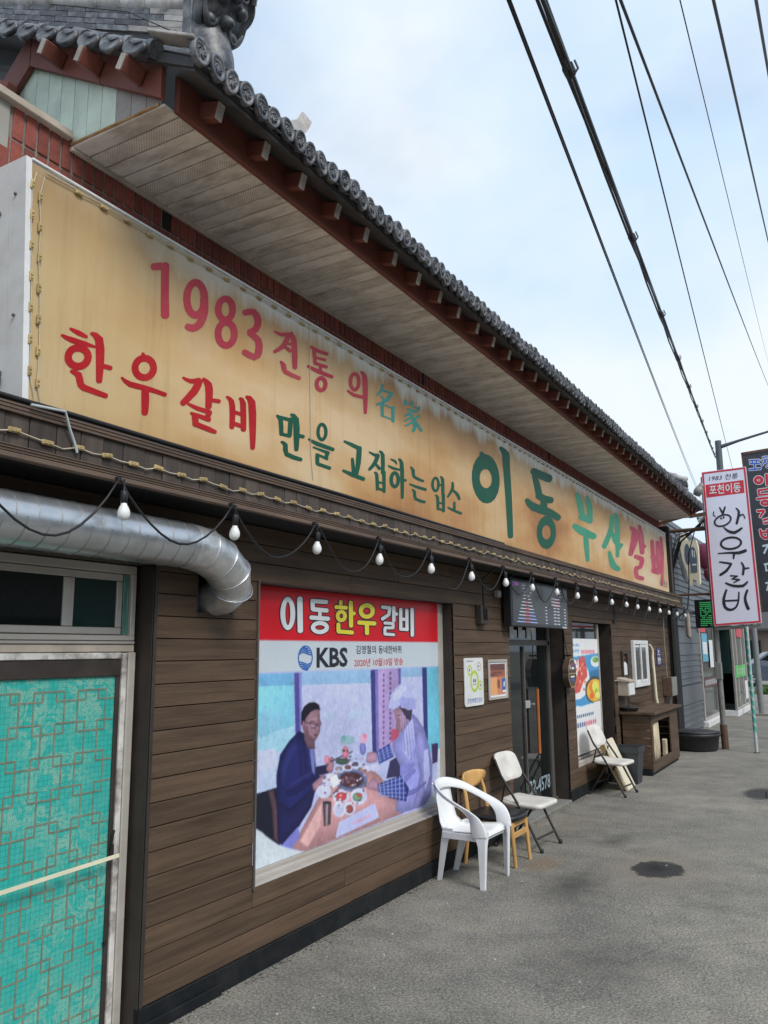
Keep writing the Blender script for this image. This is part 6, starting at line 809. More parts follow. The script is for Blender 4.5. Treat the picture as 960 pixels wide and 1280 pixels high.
def raster(shapes, u0, u1, v0, v1, nu, nv, bgc, ss=2, gain=1.0, blur=0, tone_=0.0, grain=0.0):
    """paint polygons (sRGB 0-255, [u,v,...] in mm) into an nv x nu colour grid"""
    W, H = nu*ss, nv*ss; img = np.empty((H, W, 3)); img[:] = np.array(bgc)/255
    U = u0+(np.arange(W)+0.5)/W*(u1-u0); V = v0+(np.arange(H)+0.5)/H*(v1-v0)
    rng = np.random.default_rng(11); fold = np.zeros((H, W))
    for n_, amp in ((5, 0.6), (40, 0.25), (90, 0.4)):       # soft uneven tone, as in a printed snapshot
        gq = rng.normal(0, 1, (n_+2, n_*2+2)); yi = np.linspace(0, n_, H); xi = np.linspace(0, n_*2, W); y0 = yi.astype(int); x0 = xi.astype(int)
        fy = (yi-y0)[:, None]; fx = (xi-x0)[None, :]; fy = fy*fy*(3-2*fy); fx = fx*fx*(3-2*fx)
        fold += amp*((gq[y0][:, x0]*(1-fx)+gq[y0][:, x0+1]*fx)*(1-fy)+(gq[y0+1][:, x0]*(1-fx)+gq[y0+1][:, x0+1]*fx)*fy)
    for c, pts in shapes:
        tone = tone_ if isinstance(pts, str) else 0.0
        P = np.array(undelta(pts) if isinstance(pts, str) else pts, float).reshape(-1, 2)/1000
        i0, i1 = np.searchsorted(V, [P[:, 1].min(), P[:, 1].max()]); j0, j1 = np.searchsorted(U, [P[:, 0].min(), P[:, 0].max()])
        if i1 <= i0 or j1 <= j0: continue
        uu, vv = np.meshgrid(U[j0:j1], V[i0:i1]); ins = np.zeros(uu.shape, bool)
        for k in range(len(P)):
            a, b = P[k], P[k-1]
            cr = ((a[1] > vv) != (b[1] > vv)) & (uu < (b[0]-a[0])*(vv-a[1])/(b[1]-a[1]+1e-12)+a[0]); ins ^= cr
        col = np.array(c)/255
        if tone:
            gx = (uu-uu.min())/(np.ptp(uu)+1e-9)-0.5; gy = (vv-vv.min())/(np.ptp(vv)+1e-9)-0.5
            f = 1+tone*(0.7*gy-0.5*gx)+tone*fold[i0:i1, j0:j1]
            if (j1-j0)*(i1-i0) < 0.3*W*H and P.shape[0] > 4 and c[1] < 165:      # round the smaller shapes off
                dm = np.full(uu.shape, 1e9)
                for k in range(len(P)):
                    a, b = P[k-1], P[k]; e = b-a; t = np.clip(((uu-a[0])*e[0]+(vv-a[1])*e[1])/(e@e+1e-12), 0, 1)
                    dm = np.minimum(dm, (uu-a[0]-t*e[0])**2+(vv-a[1]-t*e[1])**2)
                q = np.clip(np.sqrt(dm)/(0.3*math.sqrt(np.ptp(P[:, 0])*np.ptp(P[:, 1]))+1e-9), 0, 1); f = f*(0.76+0.3*q*(2-q))
            img[i0:i1, j0:j1][ins] = (col*np.clip(f, 0.6, 1.3)[..., None])[ins]
        else: img[i0:i1, j0:j1][ins] = col
    img = img.reshape(nv, ss, nu, ss, 3).mean((1, 3))
    for _ in range(blur):
        q = np.pad(img, ((1, 1), (1, 1), (0, 0)), 'edge'); img = 0.5*img+0.125*(q[:-2, 1:-1]+q[2:, 1:-1]+q[1:-1, :-2]+q[1:-1, 2:])
    if grain: img = np.clip(img*(1+np.random.default_rng(3).normal(0, grain, img.shape[:2]+(1,))), 0, 1)
    lin = np.where(img <= 0.04045, img/12.92, ((img+0.055)/1.055)**2.4)
    return np.clip(lin*gain, 0, 0.85)
def print_sheet(name, lin, plane, u0, u1, v0, v1, d, material, parent):
    nv, nu, _ = lin.shape
    us = np.linspace(u0, u1, nu+1); vs = np.linspace(v0, v1, nv+1)
    verts = [plane(float(u), float(v), d) for v in vs for u in us]
    faces = [(i*(nu+1)+j, i*(nu+1)+j+1, (i+1)*(nu+1)+j+1, (i+1)*(nu+1)+j) for i in range(nv) for j in range(nu)]
    mb = MB(); mb.add(verts, faces); o = mb.build(name, material, parent)
    a = o.data.color_attributes.new('print', 'FLOAT_COLOR', 'CORNER')
    col = np.ones((nv*nu, 4, 4), np.float32); col[:, :, :3] = lin.reshape(-1, 1, 3)
    a.data.foreach_set('color', col.ravel()); return o

# ================================================================== GROUND
g = MB(); g.add([(-400, -300, 0), (400, -300, 0), (400, 900, 0), (-400, 900, 0)], [(0, 1, 2, 3)])
structure(g.build('asphalt_ground', M_ASPH))

# ================================================================== RESTAURANT BUILDING
REST = thing('restaurant_building', 'long single storey restaurant clad in dark stained boards under a grey tiled eave', 'building', (0, 9, 0))
YE = 15.95                                              # far end of the cladding
mb = MB(); mb.box(-5.0, -0.62, -2.0, YE, 0.0, 4.05); mb.box(-0.62, -0.02, 1.0, 2.98, 2.22, 3.6); mb.box(-0.62, -0.02, -2.0, 0.98, 0.0, 3.6); mb.box(-0.62, -0.02, 3.0, 3.27, 0.0, 3.6)
mb.box(-0.62, -0.02, 3.57, 3.78, 0, 3.6); mb.box(-0.62, -0.02, 6.52, 7.8, 0, 3.6); mb.box(-0.62, -0.02, 9.62, 9.95, 0, 3.6); mb.box(-0.62, -0.02, 11.82, YE, 0, 3.6)
for a, b, z0, z1 in ((3.27, 3.57, 0, 1.95), (3.27, 3.57, 2.17, 3.6), (3.78, 6.52, 0, 0.44), (3.78, 6.52, 2.17, 3.6), (7.8, 9.62, 2.27, 3.6), (9.95, 11.82, 0, 0.34), (9.95, 11.82, 2.12, 3.6)): mb.box(-0.62, -0.02, a, b, z0, z1)
mb.build('wall', M_BLACK, REST)

# --- weatherboards, one object each
OPEN = [(1.0, 2.98, -1, 2.195), (3.79, 6.50, 0.452, 2.158), (7.81, 9.605, -1, 2.25), (9.96, 11.80, 0.345, 2.105), (3.285, 3.56, 1.965, 2.152)]
PITCHZ = 0.1135
for k in range(21):
    z0 = 0.12+PITCHZ*k+0.002; z1 = z0+PITCHZ-0.0045
    if k == 20: z1 = 2.495
    cuts = sorted({-2.0, YE} | {c for o in OPEN for c in o[:2] if -2.0 < c < YE})
    spans = []
    for a, b in zip(cuts, cuts[1:]):
        lo, hi = z0, z1; dead = False
        for o in OPEN:
            if o[0] <= a and b <= o[1]:
                if o[2] <= lo+0.012 and o[3] >= hi-0.012: dead = True
                elif o[2] <= lo < o[3]: lo = o[3]
                elif o[2] < hi <= o[3]: hi = o[2]
        if not dead: spans.append([a, b, lo, hi])
    run = []
    for s_ in spans:
        if run and abs(run[-1][1]-s_[0]) < 1e-6 and abs(run[-1][2]-s_[2]) < 1e-6 and abs(run[-1][3]-s_[3]) < 1e-6: run[-1][1] = s_[1]
        else: run.append(s_)
    for a, b, lo, hi in run:
        js = [a]; q = a
        while b-q > 3.4:
            q += random.uniform(1.7, 2.6); js.append(q)
        js.append(b)
        for c, d in zip(js, js[1:]):
            m_ = MB(); t = random.uniform(-0.0025, 0.0025)
            m_.cbox(-0.02, 0.0+t, c+0.001, d-0.0015, lo, hi, 0.0022); m_.build('siding_board', M_WOOD, REST)
nl = MB()
for k in range(21):
    for j in range(24):
        yy = 3.0+j*0.56+random.uniform(-0.05, 0.05); z = 0.12+PITCHZ*k+random.choice((0.025, 0.088))
        if any(o[0]-0.02 < yy < o[1]+0.02 and o[2]-0.02 < z < o[3]+0.02 for o in OPEN) or yy > 15.9: continue
        nl.lathe([(0.0022, 0.003), (0.0015, 0.0042), (0.0, 0.0044)], 6, Matrix.Translation((0, yy, z)) @ Matrix.Rotation(math.radians(90), 4, 'Y'))
stuff(nl.build('nail_heads', M_BLACK, REST))
# --- black skirting, with the loose strip at the near corner
m_ = MB(); m_.cbox(-0.03, 0.012, 2.965, 7.81, 0.0, 0.119, 0.004); m_.build('skirting', M_SKIRT, REST)
m_ = MB(); m_.cbox(-0.03, 0.012, -2.0, 0.99, 0.0, 0.119, 0.004); m_.build('skirting', M_SKIRT, REST)
m_ = MB(); m_.cbox(-0.03, 0.012, 9.605, 11.995, 0.0, 0.119, 0.004); m_.build('skirting', M_SKIRT, REST)
m_ = MB(); m_.cbox(0.0135, 0.03, 2.97, 3.52, 0.0, 0.055, 0.003); m_.build('loose_skirting_strip', M_SKIRT, REST)
m_ = MB(); m_.cbox(0.002, 0.012, 2.965, 2.985, 0.121, 2.19, 0.003); m_.build('corner_bead', M_WOODD, REST)

# --- near end: recessed service door and window
m_ = MB(); m_.cbox(-0.3, -0.004, 2.966, 2.979, 0.0, 2.188, 0.002); m_.build('door_recess_jamb', M_WOODD, REST)
m_ = MB(); m_.cbox(-0.3, -0.004, 1.0, 2.965, 2.19, 2.215, 0.003); m_.build('door_recess_lintel', M_WOODD, REST)
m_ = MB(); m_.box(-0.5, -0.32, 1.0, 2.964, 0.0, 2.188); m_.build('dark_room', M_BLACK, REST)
XD = -0.112
wf = MB(); wf.cbox(XD-0.06, XD+0.008, 1.0, 2.945, 2.145, 2.186, 0.003); wf.cbox(XD-0.06, XD+0.008, 1.0, 2.945, 1.812, 1.838, 0.003); wf.cbox(XD-0.06, XD+0.008, 2.915, 2.945, 1.838, 2.145, 0.003)
wf.cbox(XD-0.05, XD+0.012, 1.0, 2.945, 1.795, 1.809, 0.003)
win = wf.build('service_window', M_ALU, REST)
def sash(y0, y1, x, gl=M_GLASSG):
    q = MB(); q.cbox(x-0.02, x, y0, y1, 1.842, 1.876, 0.003); q.cbox(x-0.02, x, y0, y1, 2.108, 2.142, 0.003); q.cbox(x-0.02, x, y0, y0+0.03, 1.878, 2.106, 0.003); q.cbox(x-0.02, x, y1-0.035, y1, 1.878, 2.106, 0.003)
    q.build('sash', M_ALU, win); q = MB(); q.box(x-0.014, x-0.009, y0+0.03, y1-0.035, 1.876, 2.108); q.build('pane', gl, win)
sash(1.72, 2.55, XD-0.004, M_GLASSD); sash(2.553, 2.875, XD-0.014); sash(1.0, 1.715, XD-0.014)
q = MB(); q.cbox(XD-0.032, XD-0.01, 2.878, 2.913, 1.84, 2.143, 0.002); q.build('green_plastic_strip', mat('greenish_film', (0.10, 0.22, 0.18), 0.3, 0.6, 18, stretch=(1, 6, 0.6)), win)
q = MB(); q.cbox(XD-0.08, XD-0.03, 2.02, 2.05, 1.842, 2.142, 0.002); q.build('inner_mullion', M_ALUD, win)
m_ = MB(); m_.cbox(XD-0.05, XD+0.004, 1.0, 2.95, 1.757, 1.793, 0.003); m_.build('window_transom', M_CREAM, REST)
df = MB(); df.cbox(XD-0.05, XD+0.018, 2.905, 2.95, 0.0, 1.755, 0.004); df.build('door_frame', M_ALU, REST)
door = MB(); door.cbox(XD-0.045, XD+0.006, 1.2, 2.870, 1.641, 1.722, 0.003); door.cbox(XD-0.045, XD+0.004, 2.846, 2.870, 0.01, 1.639, 0.003); door.cbox(XD-0.045, XD+0.004, 1.2, 2.844, 0.0, 0.06, 0.003)
do = door.build('service_door', M_WOODD, REST)
q = MB(); q.cbox(XD-0.045, XD+0.012, 2.872, 2.902, 0.0, 1.752, 0.003); q.cbox(XD-0.045, XD+0.012, 1.9, 2.866, 1.724, 1.754, 0.003); q.build('peeling_white_edge', M_LIMEW, do)
q = MB(); q.box(XD-0.02, XD-0.008, 1.2, 2.846, 0.06, 1.641); q.build('glass_panel', M_TEALG, do)
q = MB(); gx = XD-0.0075                               # brown lattice of linked squares on the glass
def seg(a, b, wd=0.0075):
    (u0, v0), (u1, v1) = a, b; nu_, nv_ = (0, wd/2) if abs(u1-u0) > abs(v1-v0) else (wd/2, 0)
    q.box(gx, gx+0.0012, min(u0, u1)-nu_, max(u0, u1)+nu_, min(v0, v1)-nv_, max(v0, v1)+nv_) if nu_ == 0 else q.box(gx+0.0002, gx+0.0014, min(u0, u1)-nu_, max(u0, u1)+nu_, min(v0, v1), max(v0, v1))
pu, pv, hs = 0.118, 0.142, 0.022
for i in range(14):
    for j in range(11):
        u = 2.77-i*pu; v = 1.56-j*pv
        if u < 1.25 or v < 0.09: continue
        off = hs if (i+j) % 2 else -hs
        for dv in (-hs, hs):
            seg((u-hs, v+dv), (u+hs, v+dv))
        for du in (-hs, hs): seg((u+du, v-hs), (u+du, v+hs))
        if u+pu-hs < 2.84: seg((u+hs, v+off), (u+pu-hs, v+off))
        elif u+hs < 2.82: seg((u+hs, v+off), (2.842, v+off))
        if v-pv > 0.08: seg((u-off, v-hs), (u-off, v-pv+hs))
q.build('lattice_pattern', mat('etched_brown_lines', (0.19, 0.21, 0.15), 0.7, 0.3, 30), do)
q = MB(); q.cbox(XD+0.004, XD+0.02, 2.845, 2.868, 0.80, 0.86, 0.006); q.tube([(XD+0.015, 2.845, 0.845), (XD+0.035, 2.838, 0.90), (XD+0.03, 2.85, 0.925)], 0.006, 6); q.tube([(XD+0.004, 2.842, 0.43), (XD+0.014, 2.842, 0.43)], 0.009, 8); q.build('latch', M_BLACK, do)

# --- poster window
pw = MB()
pw.cbox(-0.14, -0.003, 3.772, 3.789, 0.452, 2.156, 0.002); pw.cbox(-0.14, -0.003, 6.501, 6.518, 0.452, 2.156, 0.002); pw.cbox(-0.14, -0.003, 3.79, 6.50, 2.158, 2.168, 0.002)
pwo = pw.build('poster_window', M_WOODD, REST)
q = MB(); q.cbox(-0.13, -0.092, 6.385, 6.425, 0.505, 2.155, 0.003); q.cbox(-0.13, -0.105, 6.428, 6.498, 0.505, 2.155, 0.003); q.build('window_frame', M_ALU, pwo)
q = MB(); q.cbox(-0.14, -0.09, 3.79, 6.50, 0.474, 0.503, 0.003); q.cbox(-0.088, -0.05, 3.79, 6.50, 0.452, 0.482, 0.004); q.cbox(-0.048, -0.004, 3.79, 6.50, 0.44, 0.458, 0.003); q.build('window_sill', M_ALU, pwo)
q = MB(); q.box(-0.125, -0.115, 3.79, 6.39, 0.5, 2.157); q.build('pane', M_GLASSD, pwo)
q = MB(); q.cbox(0.001, 0.016, 3.782, 3.795, 0.44, 2.17, 0.003); q.build('edge_bead', M_ALUD, pwo)

# --- entrance
en = MB()
en.cbox(-0.40, 0.004, 9.606, 9.62, 0.0, 2.25, 0.003); en.cbox(-0.40, -0.002, 7.795, 7.809, 0.0, 2.25, 0.003); en.cbox(-0.4, -0.002, 7.81, 9.605, 2.25, 2.265, 0.003)
eno = en.build('entrance', M_WOODD, REST)
q = MB(); GX = -0.17
q.cbox(GX-0.03, GX+0.02, 7.812, 9.6, 0.02, 0.06, 0.004); q.cbox(GX-0.03, GX+0.02, 7.812, 9.5, 1.80, 1.86, 0.004); q.cbox(GX-0.03, GX+0.02, 9.44, 9.52, 0.062, 2.24, 0.004); q.cbox(GX-0.03, GX+0.02, 8.62, 8.645, 0.062, 1.79, 0.004)
q.build('door_frame', M_ALUD, eno)
q = MB(); q.box(GX-0.012, GX-0.004, 7.81, 9.45, 0.06, 2.24); q.build('glass_door', M_GLASSD, eno)
q = MB(); q.box(GX-0.028, GX-0.02, 8.99, 9.44, 0.06, 1.79); q.build('black_panel', M_BLACK, eno)
q = MB(); q.tube([(GX+0.06, 8.90, 0.62), (GX+0.06, 8.90, 1.32)], 0.02, 8); q.build('wooden_pull_bar', mat('orange_wood', (0.36, 0.12, 0.035), 0.4, 0.2, 8), eno)
q = MB(); q.cbox(GX-0.002, GX+0.03, 8.62, 8.75, 1.12, 1.2, 0.004); q.box(GX, GX+0.055, 8.80, 8.82, 1.15, 1.17); q.build('lock_plate', M_SILVER, eno)
for k in range(4): q = MB(); q.cbox(GX+0.001, GX+0.006, 8.0+0.26*k, 8.12+0.26*k, 1.88, 2.02+0.03*(k % 2), 0.002); q.build('paper_slip', M_TWHITE, eno)
text('532-4578', (8.60, 0.19, 9.38, 0.345), XP(GX+0.0), 0.003, 'phone_number', mat('dull_pale_blue_film', (0.30, 0.37, 0.42), 0.4, 0.1, 9), eno, 0.015)
q = MB(); q.cbox(-0.16, 0.012, 7.82, 9.60, 0.0, 0.03, 0.004); q.build('threshold', M_POST, eno)
# dim room behind the glass
q = MB(); q.box(-0.6, -0.59, 7.81, 9.6, 0, 2.25); q.build('dim_lobby', M_BLACK, eno)

# --- menu window
mw = MB()
mw.cbox(-0.2, 0.004, 11.801, 11.83, 0.0, 2.105, 0.003); mw.cbox(-0.2, -0.003, 9.943, 9.959, 0.345, 2.105, 0.003); mw.cbox(-0.2, -0.003, 9.96, 11.8, 2.105, 2.118, 0.003)
mwo = mw.build('menu_window', M_WOODD, REST)
q = MB(); q.cbox(-0.12, -0.075, 11.36, 11.41, 0.42, 2.10, 0.003); q.cbox(-0.12, -0.09, 11.413, 11.46, 0.42, 2.10, 0.003); q.build('window_frame', M_ALU, mwo)
q = MB(); q.cbox(-0.13, -0.07, 9.96, 11.8, 0.40, 0.43, 0.003); q.cbox(-0.068, -0.004, 9.96, 11.8, 0.335, 0.398, 0.003); q.build('window_sill', M_ALU, mwo)
q = MB(); q.box(-0.11, -0.1, 9.96, 11.36, 0.43, 2.10); q.build('pane', M_GLASSD, mwo)
q = MB(); q.cbox(0.004, 0.014, 11.803, 12.0, 1.30, 1.312, 0.002); q.build('hasp', M_SILVER, mwo)

# --- small sliding window at the far end
sw = MB(); X0, X1 = 0.0, 0.05
ya, yb, za, zb = 12.93, 13.93, 1.165, 1.885
sw.cbox(X0, X1, ya, yb, zb-0.06, zb, 0.004); sw.cbox(X0, X1, ya, yb, za, za+0.06, 0.004); sw.cbox(X0, X1, ya, ya+0.09, za+0.061, zb-0.061, 0.004); sw.cbox(X0, X1, yb-0.09, yb, za+0.061, zb-0.061, 0.004)
swo = sw.build('sliding_window', M_WHITE, REST)
for i, (a, b, x) in enumerate(((ya+0.1, ya+0.53, 0.03), (ya+0.47, yb-0.1, 0.045))):
    q = MB(); q.cbox(x-0.012, x, a, b, zb-0.11, zb-0.063, 0.003); q.cbox(x-0.012, x, a, b, za+0.063, za+0.11, 0.003); q.cbox(x-0.012, x, a, a+0.06, za+0.111, zb-0.111, 0.003); q.cbox(x-0.012, x, b-0.06, b, za+0.111, zb-0.111, 0.003)
    q.build('sash', M_WHITE, swo); q = MB(); q.box(x-0.008, x-0.005, a+0.05, b-0.05, za+0.1, zb-0.1); q.build('pane', M_GLASSD, swo)

# --- ledge under the sign: dark soffit, upright planks between two ribbed boards
XF = 0.32; Z0 = 2.49; LE = 15.75
m_ = MB(); m_.box(-0.02, XF-0.024, -2.0, LE-0.01, 2.503, 2.52); m_.build('ledge_underside', M_BLACK, REST)
def ribbed(zlo, zhi, x, nm, y1=LE):
    q = MB(); nr = 5 if zhi-zlo > 0.025 else 4; h = (zhi-zlo)/nr
    for r in range(nr): q.cbox(x-0.02, x+(0.004 if r % 2 == 0 else 0.0), -2.0, y1, zlo+r*h+0.0004, zlo+(r+1)*h-0.0004, 0.0015)
    return q.build(nm, M_DECK, REST)
m_ = MB(); m_.cbox(XF-0.03, XF+0.004, -2.0, LE, Z0-0.002, Z0+0.022, 0.004); m_.build('ledge_lip', M_DECK, REST)
ribbed(Z0+0.0235, Z0+0.052, XF, 'ribbed_board'); ribbed(2.668, 2.706, XF, 'ribbed_board')
y = -2.0; pw_ = 0.118
while y < LE-0.02:
    q = MB(); t = random.uniform(-0.003, 0.003); wdt = min(pw_+random.uniform(-0.012, 0.012), LE-0.012-y)
    q.cbox(XF-0.03, XF-0.012+t, y+0.002, y+wdt-0.002, Z0+0.053, 2.666, 0.002); q.build('ledge_plank', M_FASC, REST); y += wdt
m_ = MB(); m_.cbox(0.0, XF-0.005, -2.0, LE, 2.702, 2.714, 0.002); m_.build('ledge_top', M_WOODD, REST)
m_ = MB(); m_.cbox(0.002, XF, LE, LE+0.02, Z0, 2.7, 0.003); m_.build('ledge_end_board', M_FASC, REST)

# --- brick wall above the sign
XB = 0.05
m_ = MB(); m_.box(-0.05, XB-0.008, -2.0, 15.9, 2.72, 4.16); m_.box(-5.0, -0.05, 15.6, 15.9, 2.52, 4.1); m_.build('mortar_bed', M_MORT, REST)
br = MB(); br.cbox(-0.012, 0.0, -0.0258, 0.0258, -0.094, 0.094, 0.003); br0 = br.build('brick', M_BRICK, REST, world=False); first = True
bm_far = MB()
for zc in (4.076, 3.877):
    y = 0.98
    while y < 15.85:
        if not (zc > 4 and (y < 1.98 or any(abs(y-c) < 0.035 for c in (2.905, 5.9, 9.2)))):
            if y < 10.4:
                o = br0 if first else inst(br0, 'brick', (0, 0, 0), REST); first = False
                o.location = Vector((XB+random.uniform(-0.002, 0.002), y, zc))-ORG[REST.name]
            else: bm_far.cbox(XB-0.012, XB, y-0.0258, y+0.0258, zc-0.094, zc+0.094, 0.003)
        y += 0.064
stuff(bm_far.build('far_bricks', M_BRICK, REST))
m_ = MB(); m_.box(XB-0.012, XB+0.002, -2.0, 1.955, 3.915, 4.13); m_.build('cement_patch', M_CONC, REST)
m_ = MB(); m_.cbox(-0.02, XB+0.035, -2.0, 2.262, 4.128, 4.166, 0.004); m_.build('wall_cap', M_CREAM, REST)
m_ = MB(); m_.cbox(XB+0.002, XB+0.022, 2.268, 15.5, 4.078, 4.1, 0.003); m_.build('soffit_channel', M_CREAM, REST)
for yc in (2.905, 5.9, 9.2):
    m_ = MB(); m_.box(XB-0.01, XB-0.004, yc-0.03, yc+0.03, 3.985, 4.095); m_.build('missing_brick_gap', M_BLACK, REST)

# --- soffit: strips of vinyl, every third one punched
y = 2.275; k = 0
while y < 15.35:
    wd_ = 0.1003; q = MB()
    q.cbox(XB+0.002, 0.65, y+0.003, y+wd_-0.003, 4.101+random.uniform(-0.001, 0.001), 4.1128, 0.004)
    q.build('soffit_strip', M_PERF if k % 3 == 1 else M_SOFF, REST); y += wd_; k += 1
m_ = MB(); m_.box(-0.3, 0.66, 2.4, 15.4, 4.1135, 4.12); m_.build('soffit_backing', M_BLACK, REST)
# --- red-brown fascia, rafter ends
y = 2.33
for L_ in (3.55, 3.3, 3.4, 2.8):
    m_ = MB(); m_.cbox(0.652, 0.682, y+0.002, y+L_-0.003, 4.094, 4.30, 0.003); m_.build('fascia_board', M_REDW, REST); y += L_
rf = MB(); rf.cbox(-0.13, 0.0, -0.024, 0.024, -0.041, 0.041, 0.004); rf0 = rf.build('rafter_end', M_REDW, REST, world=False)
rc = MB(); rc.cbox(0.0005, 0.006, -0.023, 0.023, -0.04, 0.04, 0.003); rc0 = rc.build('pale_end', M_RAFT, rf0, world=False)
y = 2.49; k = 0
while y < 15.2:
    if k == 0: o = rf0
    else:
        o = rf0.copy(); COL.objects.link(o); c_ = rc0.copy(); COL.objects.link(c_); c_.parent = o
    o.location = Vector((0.775, y+random.uniform(-0.015, 0.015), 4.155))-ORG[REST.name]; o.rotation_euler = (0, 0.28, random.uniform(-0.03, 0.03)); y += 0.322; k += 1

# --- roof
SL = 0.573; EX, EZ = 0.90, 4.215
def roofz(x): return EZ+(EX-x)*SL
m_ = MB(); m_.prism([(0.86, 2.24, EZ-0.03), (-4.6, 2.24, roofz(-4.6)-0.06), (-4.6, 2.24, roofz(-4.6)-0.12), (0.86, 2.24, EZ-0.06)], (0, 12.9, 0)); m_.build('roof', M_TILED, REST)
# pan tiles hanging between the round ones, and the tile undersides
pan = MB(); NP = 6
def arc_pan(mb_, yc, x0, x1, rad=0.046):
    vs = []
    for x in (x0, x1):
        for q_ in range(NP+1):
            a = math.radians(180+180*q_/NP); vs.append((x, yc+rad*math.cos(a), EZ-0.01+(EX-x)*SL+0.5*rad*math.sin(a)))
            vs.append((x, yc+(rad-0.008)*math.cos(a), EZ-0.003+(EX-x)*SL+0.5*rad*math.sin(a)))
    n_ = NP+1; fs = []
    for q_ in range(NP):
        a, b = 2*q_, 2*q_+2
        fs += [(a, b, b+2*n_, a+2*n_), (a+1, a+1+2*n_, b+1+2*n_, b+1), (a, a+1, b+1, b)]
    mb_.add(vs, fs, True)
# cover tile with end disc
SP = 0.0992
ct = MB()
prof = [(-0.9, 0.052), (-0.42, 0.052), (-0.415, 0.046), (-0.01, 0.046)]
vs = []; fs = []; n_ = 8
for (x, r) in prof:
    for k in range(n_+1):
        a = math.radians(180*k/n_); vs.append((x, r*math.cos(a), -x*SL+r*math.sin(a)))
for i in range(len(prof)-1):
    for k in range(n_): fs.append((i*(n_+1)+k, i*(n_+1)+k+1, (i+1)*(n_+1)+k+1, (i+1)*(n_+1)+k))
ct.add(vs, fs, True)
ct0 = ct.build('cover_tile', M_TILE, REST, world=False)
ds = MB(); dm = Matrix.Rotation(math.radians(90), 4, 'Y') @ Matrix.Diagonal((1.28, 1.0, 1, 1))
ds.lathe([(0.0, 0.004), (0.012, 0.007), (0.02, 0.003), (0.036, 0.003), (0.039, 0.008), (0.047, 0.009), (0.050, 0.005), (0.050, -0.02), (0.0, -0.02)], 14, dm)
for k in range(6):
    a = k*math.pi/3; ds.tube([(0.004, 0.010*math.cos(a), 0.013*math.sin(a)), (0.0095, 0.019*math.cos(a+0.5), 0.025*math.sin(a+0.5)), (0.004, 0.027*math.cos(a+1.1), 0.034*math.sin(a+1.1))], 0.004, 5)
ds0 = ds.build('tile_end_disc', M_TILE, ct0, world=False); ds0.location = (0.0, 0, -0.008)
y = 2.235; k = 0
while y < 15.2:
    if k == 0: o = ct0; ct_full = ct0.data
    else:
        o = ct0.copy(); COL.objects.link(o); o.data = ct_full; c_ = ds0.copy(); COL.objects.link(c_); c_.parent = o; c_.rotation_euler = (random.uniform(-0.5, 0.5), random.uniform(0.0, 0.14), random.uniform(-0.06, 0.06)); c_.scale = (1, random.uniform(0.88, 0.97), random.uniform(0.88, 0.97))
    o.location = Vector((EX+random.uniform(-0.009, 0.009), y+random.uniform(-0.003, 0.003), EZ+0.012+0.006*math.sin(y*0.9)+random.uniform(-0.007, 0.007)))-ORG[REST.name]; o.rotation_euler = (0, 0, random.uniform(-0.02, 0.02))
    y += SP; k += 1
q = MB(); q.v = [(max(x, -0.12), yy, min(z, 0.12*SL+0.05) if x < -0.12 else z) for x, yy, z in ct.v]; q.f = ct.f; q.sm = ct.sm
t_ = q.build('short_cover', M_TILE, None, world=False); ct0.data = t_.data; bpy.data.objects.remove(t_)      # the first row is cut short by the verge
pn = MB(); arc_pan(pn, 0.0, EX, EX-0.7, 0.047); pn.v = [(x-EX, yy, z-EZ) for x, yy, z in pn.v]
p0 = pn.build('pan_tile', M_TILED, REST, world=False); p0.location = Vector((EX-0.004, 2.235+SP/2, EZ))-ORG[REST.name]
for j in range(1, k):
    o = inst(p0, 'pan_tile', Vector((EX-0.004+random.uniform(-0.012, 0.004), 2.235+SP*(j+0.5), EZ+random.uniform(-0.006, 0.004)))-ORG[REST.name], REST)
m_ = MB(); m_.prism([(0.675, 2.27, 4.305), (0.87, 2.27, 4.19), (0.87, 2.27, 4.175), (0.675, 2.27, 4.28)], (0, 12.9, 0)); m_.build('eave_board', M_TILED, REST)
m_ = MB(); m_.prism([(0.765, 2.985, 4.385)]+[(0.765, 3.06+0.085*t+0.02*0, 4.471+0.098*t-0.018*math.sin(math.pi*t)) for t in (0, .25, .5, .75, 1)]+[(0.765, 3.132+0.093*t, 4.431+0.127*t-0.022*math.sin(math.pi*t)) for t in (1, .75, .5, .25, 0)]+[(0.765, 3.055, 4.335)], (-0.012, 0.0, 0.004)); m_.build('stray_tile', M_TILEL, REST)

# --- gable end: siding, barge boards, verge tiles, descending ridge, end ornament
YG = 2.285
xs_ = 0.63; k = 0
def topz(x): return 4.49-0.5725*(x+0.0)-0.005
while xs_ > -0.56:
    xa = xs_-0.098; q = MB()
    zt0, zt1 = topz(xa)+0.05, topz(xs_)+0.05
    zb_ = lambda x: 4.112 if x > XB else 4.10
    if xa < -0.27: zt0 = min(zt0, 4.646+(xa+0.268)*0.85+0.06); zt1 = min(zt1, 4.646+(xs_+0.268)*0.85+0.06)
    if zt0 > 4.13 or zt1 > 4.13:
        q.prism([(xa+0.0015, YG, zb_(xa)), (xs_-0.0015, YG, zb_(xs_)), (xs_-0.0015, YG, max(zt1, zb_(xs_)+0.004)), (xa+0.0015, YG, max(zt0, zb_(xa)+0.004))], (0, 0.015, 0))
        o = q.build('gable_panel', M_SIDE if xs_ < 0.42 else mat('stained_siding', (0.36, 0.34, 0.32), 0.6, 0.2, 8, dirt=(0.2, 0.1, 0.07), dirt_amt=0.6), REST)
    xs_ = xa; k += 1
m_ = MB(); m_.tube([(-0.05, YG-0.006, 4.118), (0.05, YG-0.006, 4.12), (0.25, YG-0.006, 4.116), (0.62, YG-0.006, 4.114)], 0.009, 6); m_.build('rusty_edge_trim', M_RUST, REST)
def rakez(x, off): return 4.121+(0.649-x)*0.5725+off
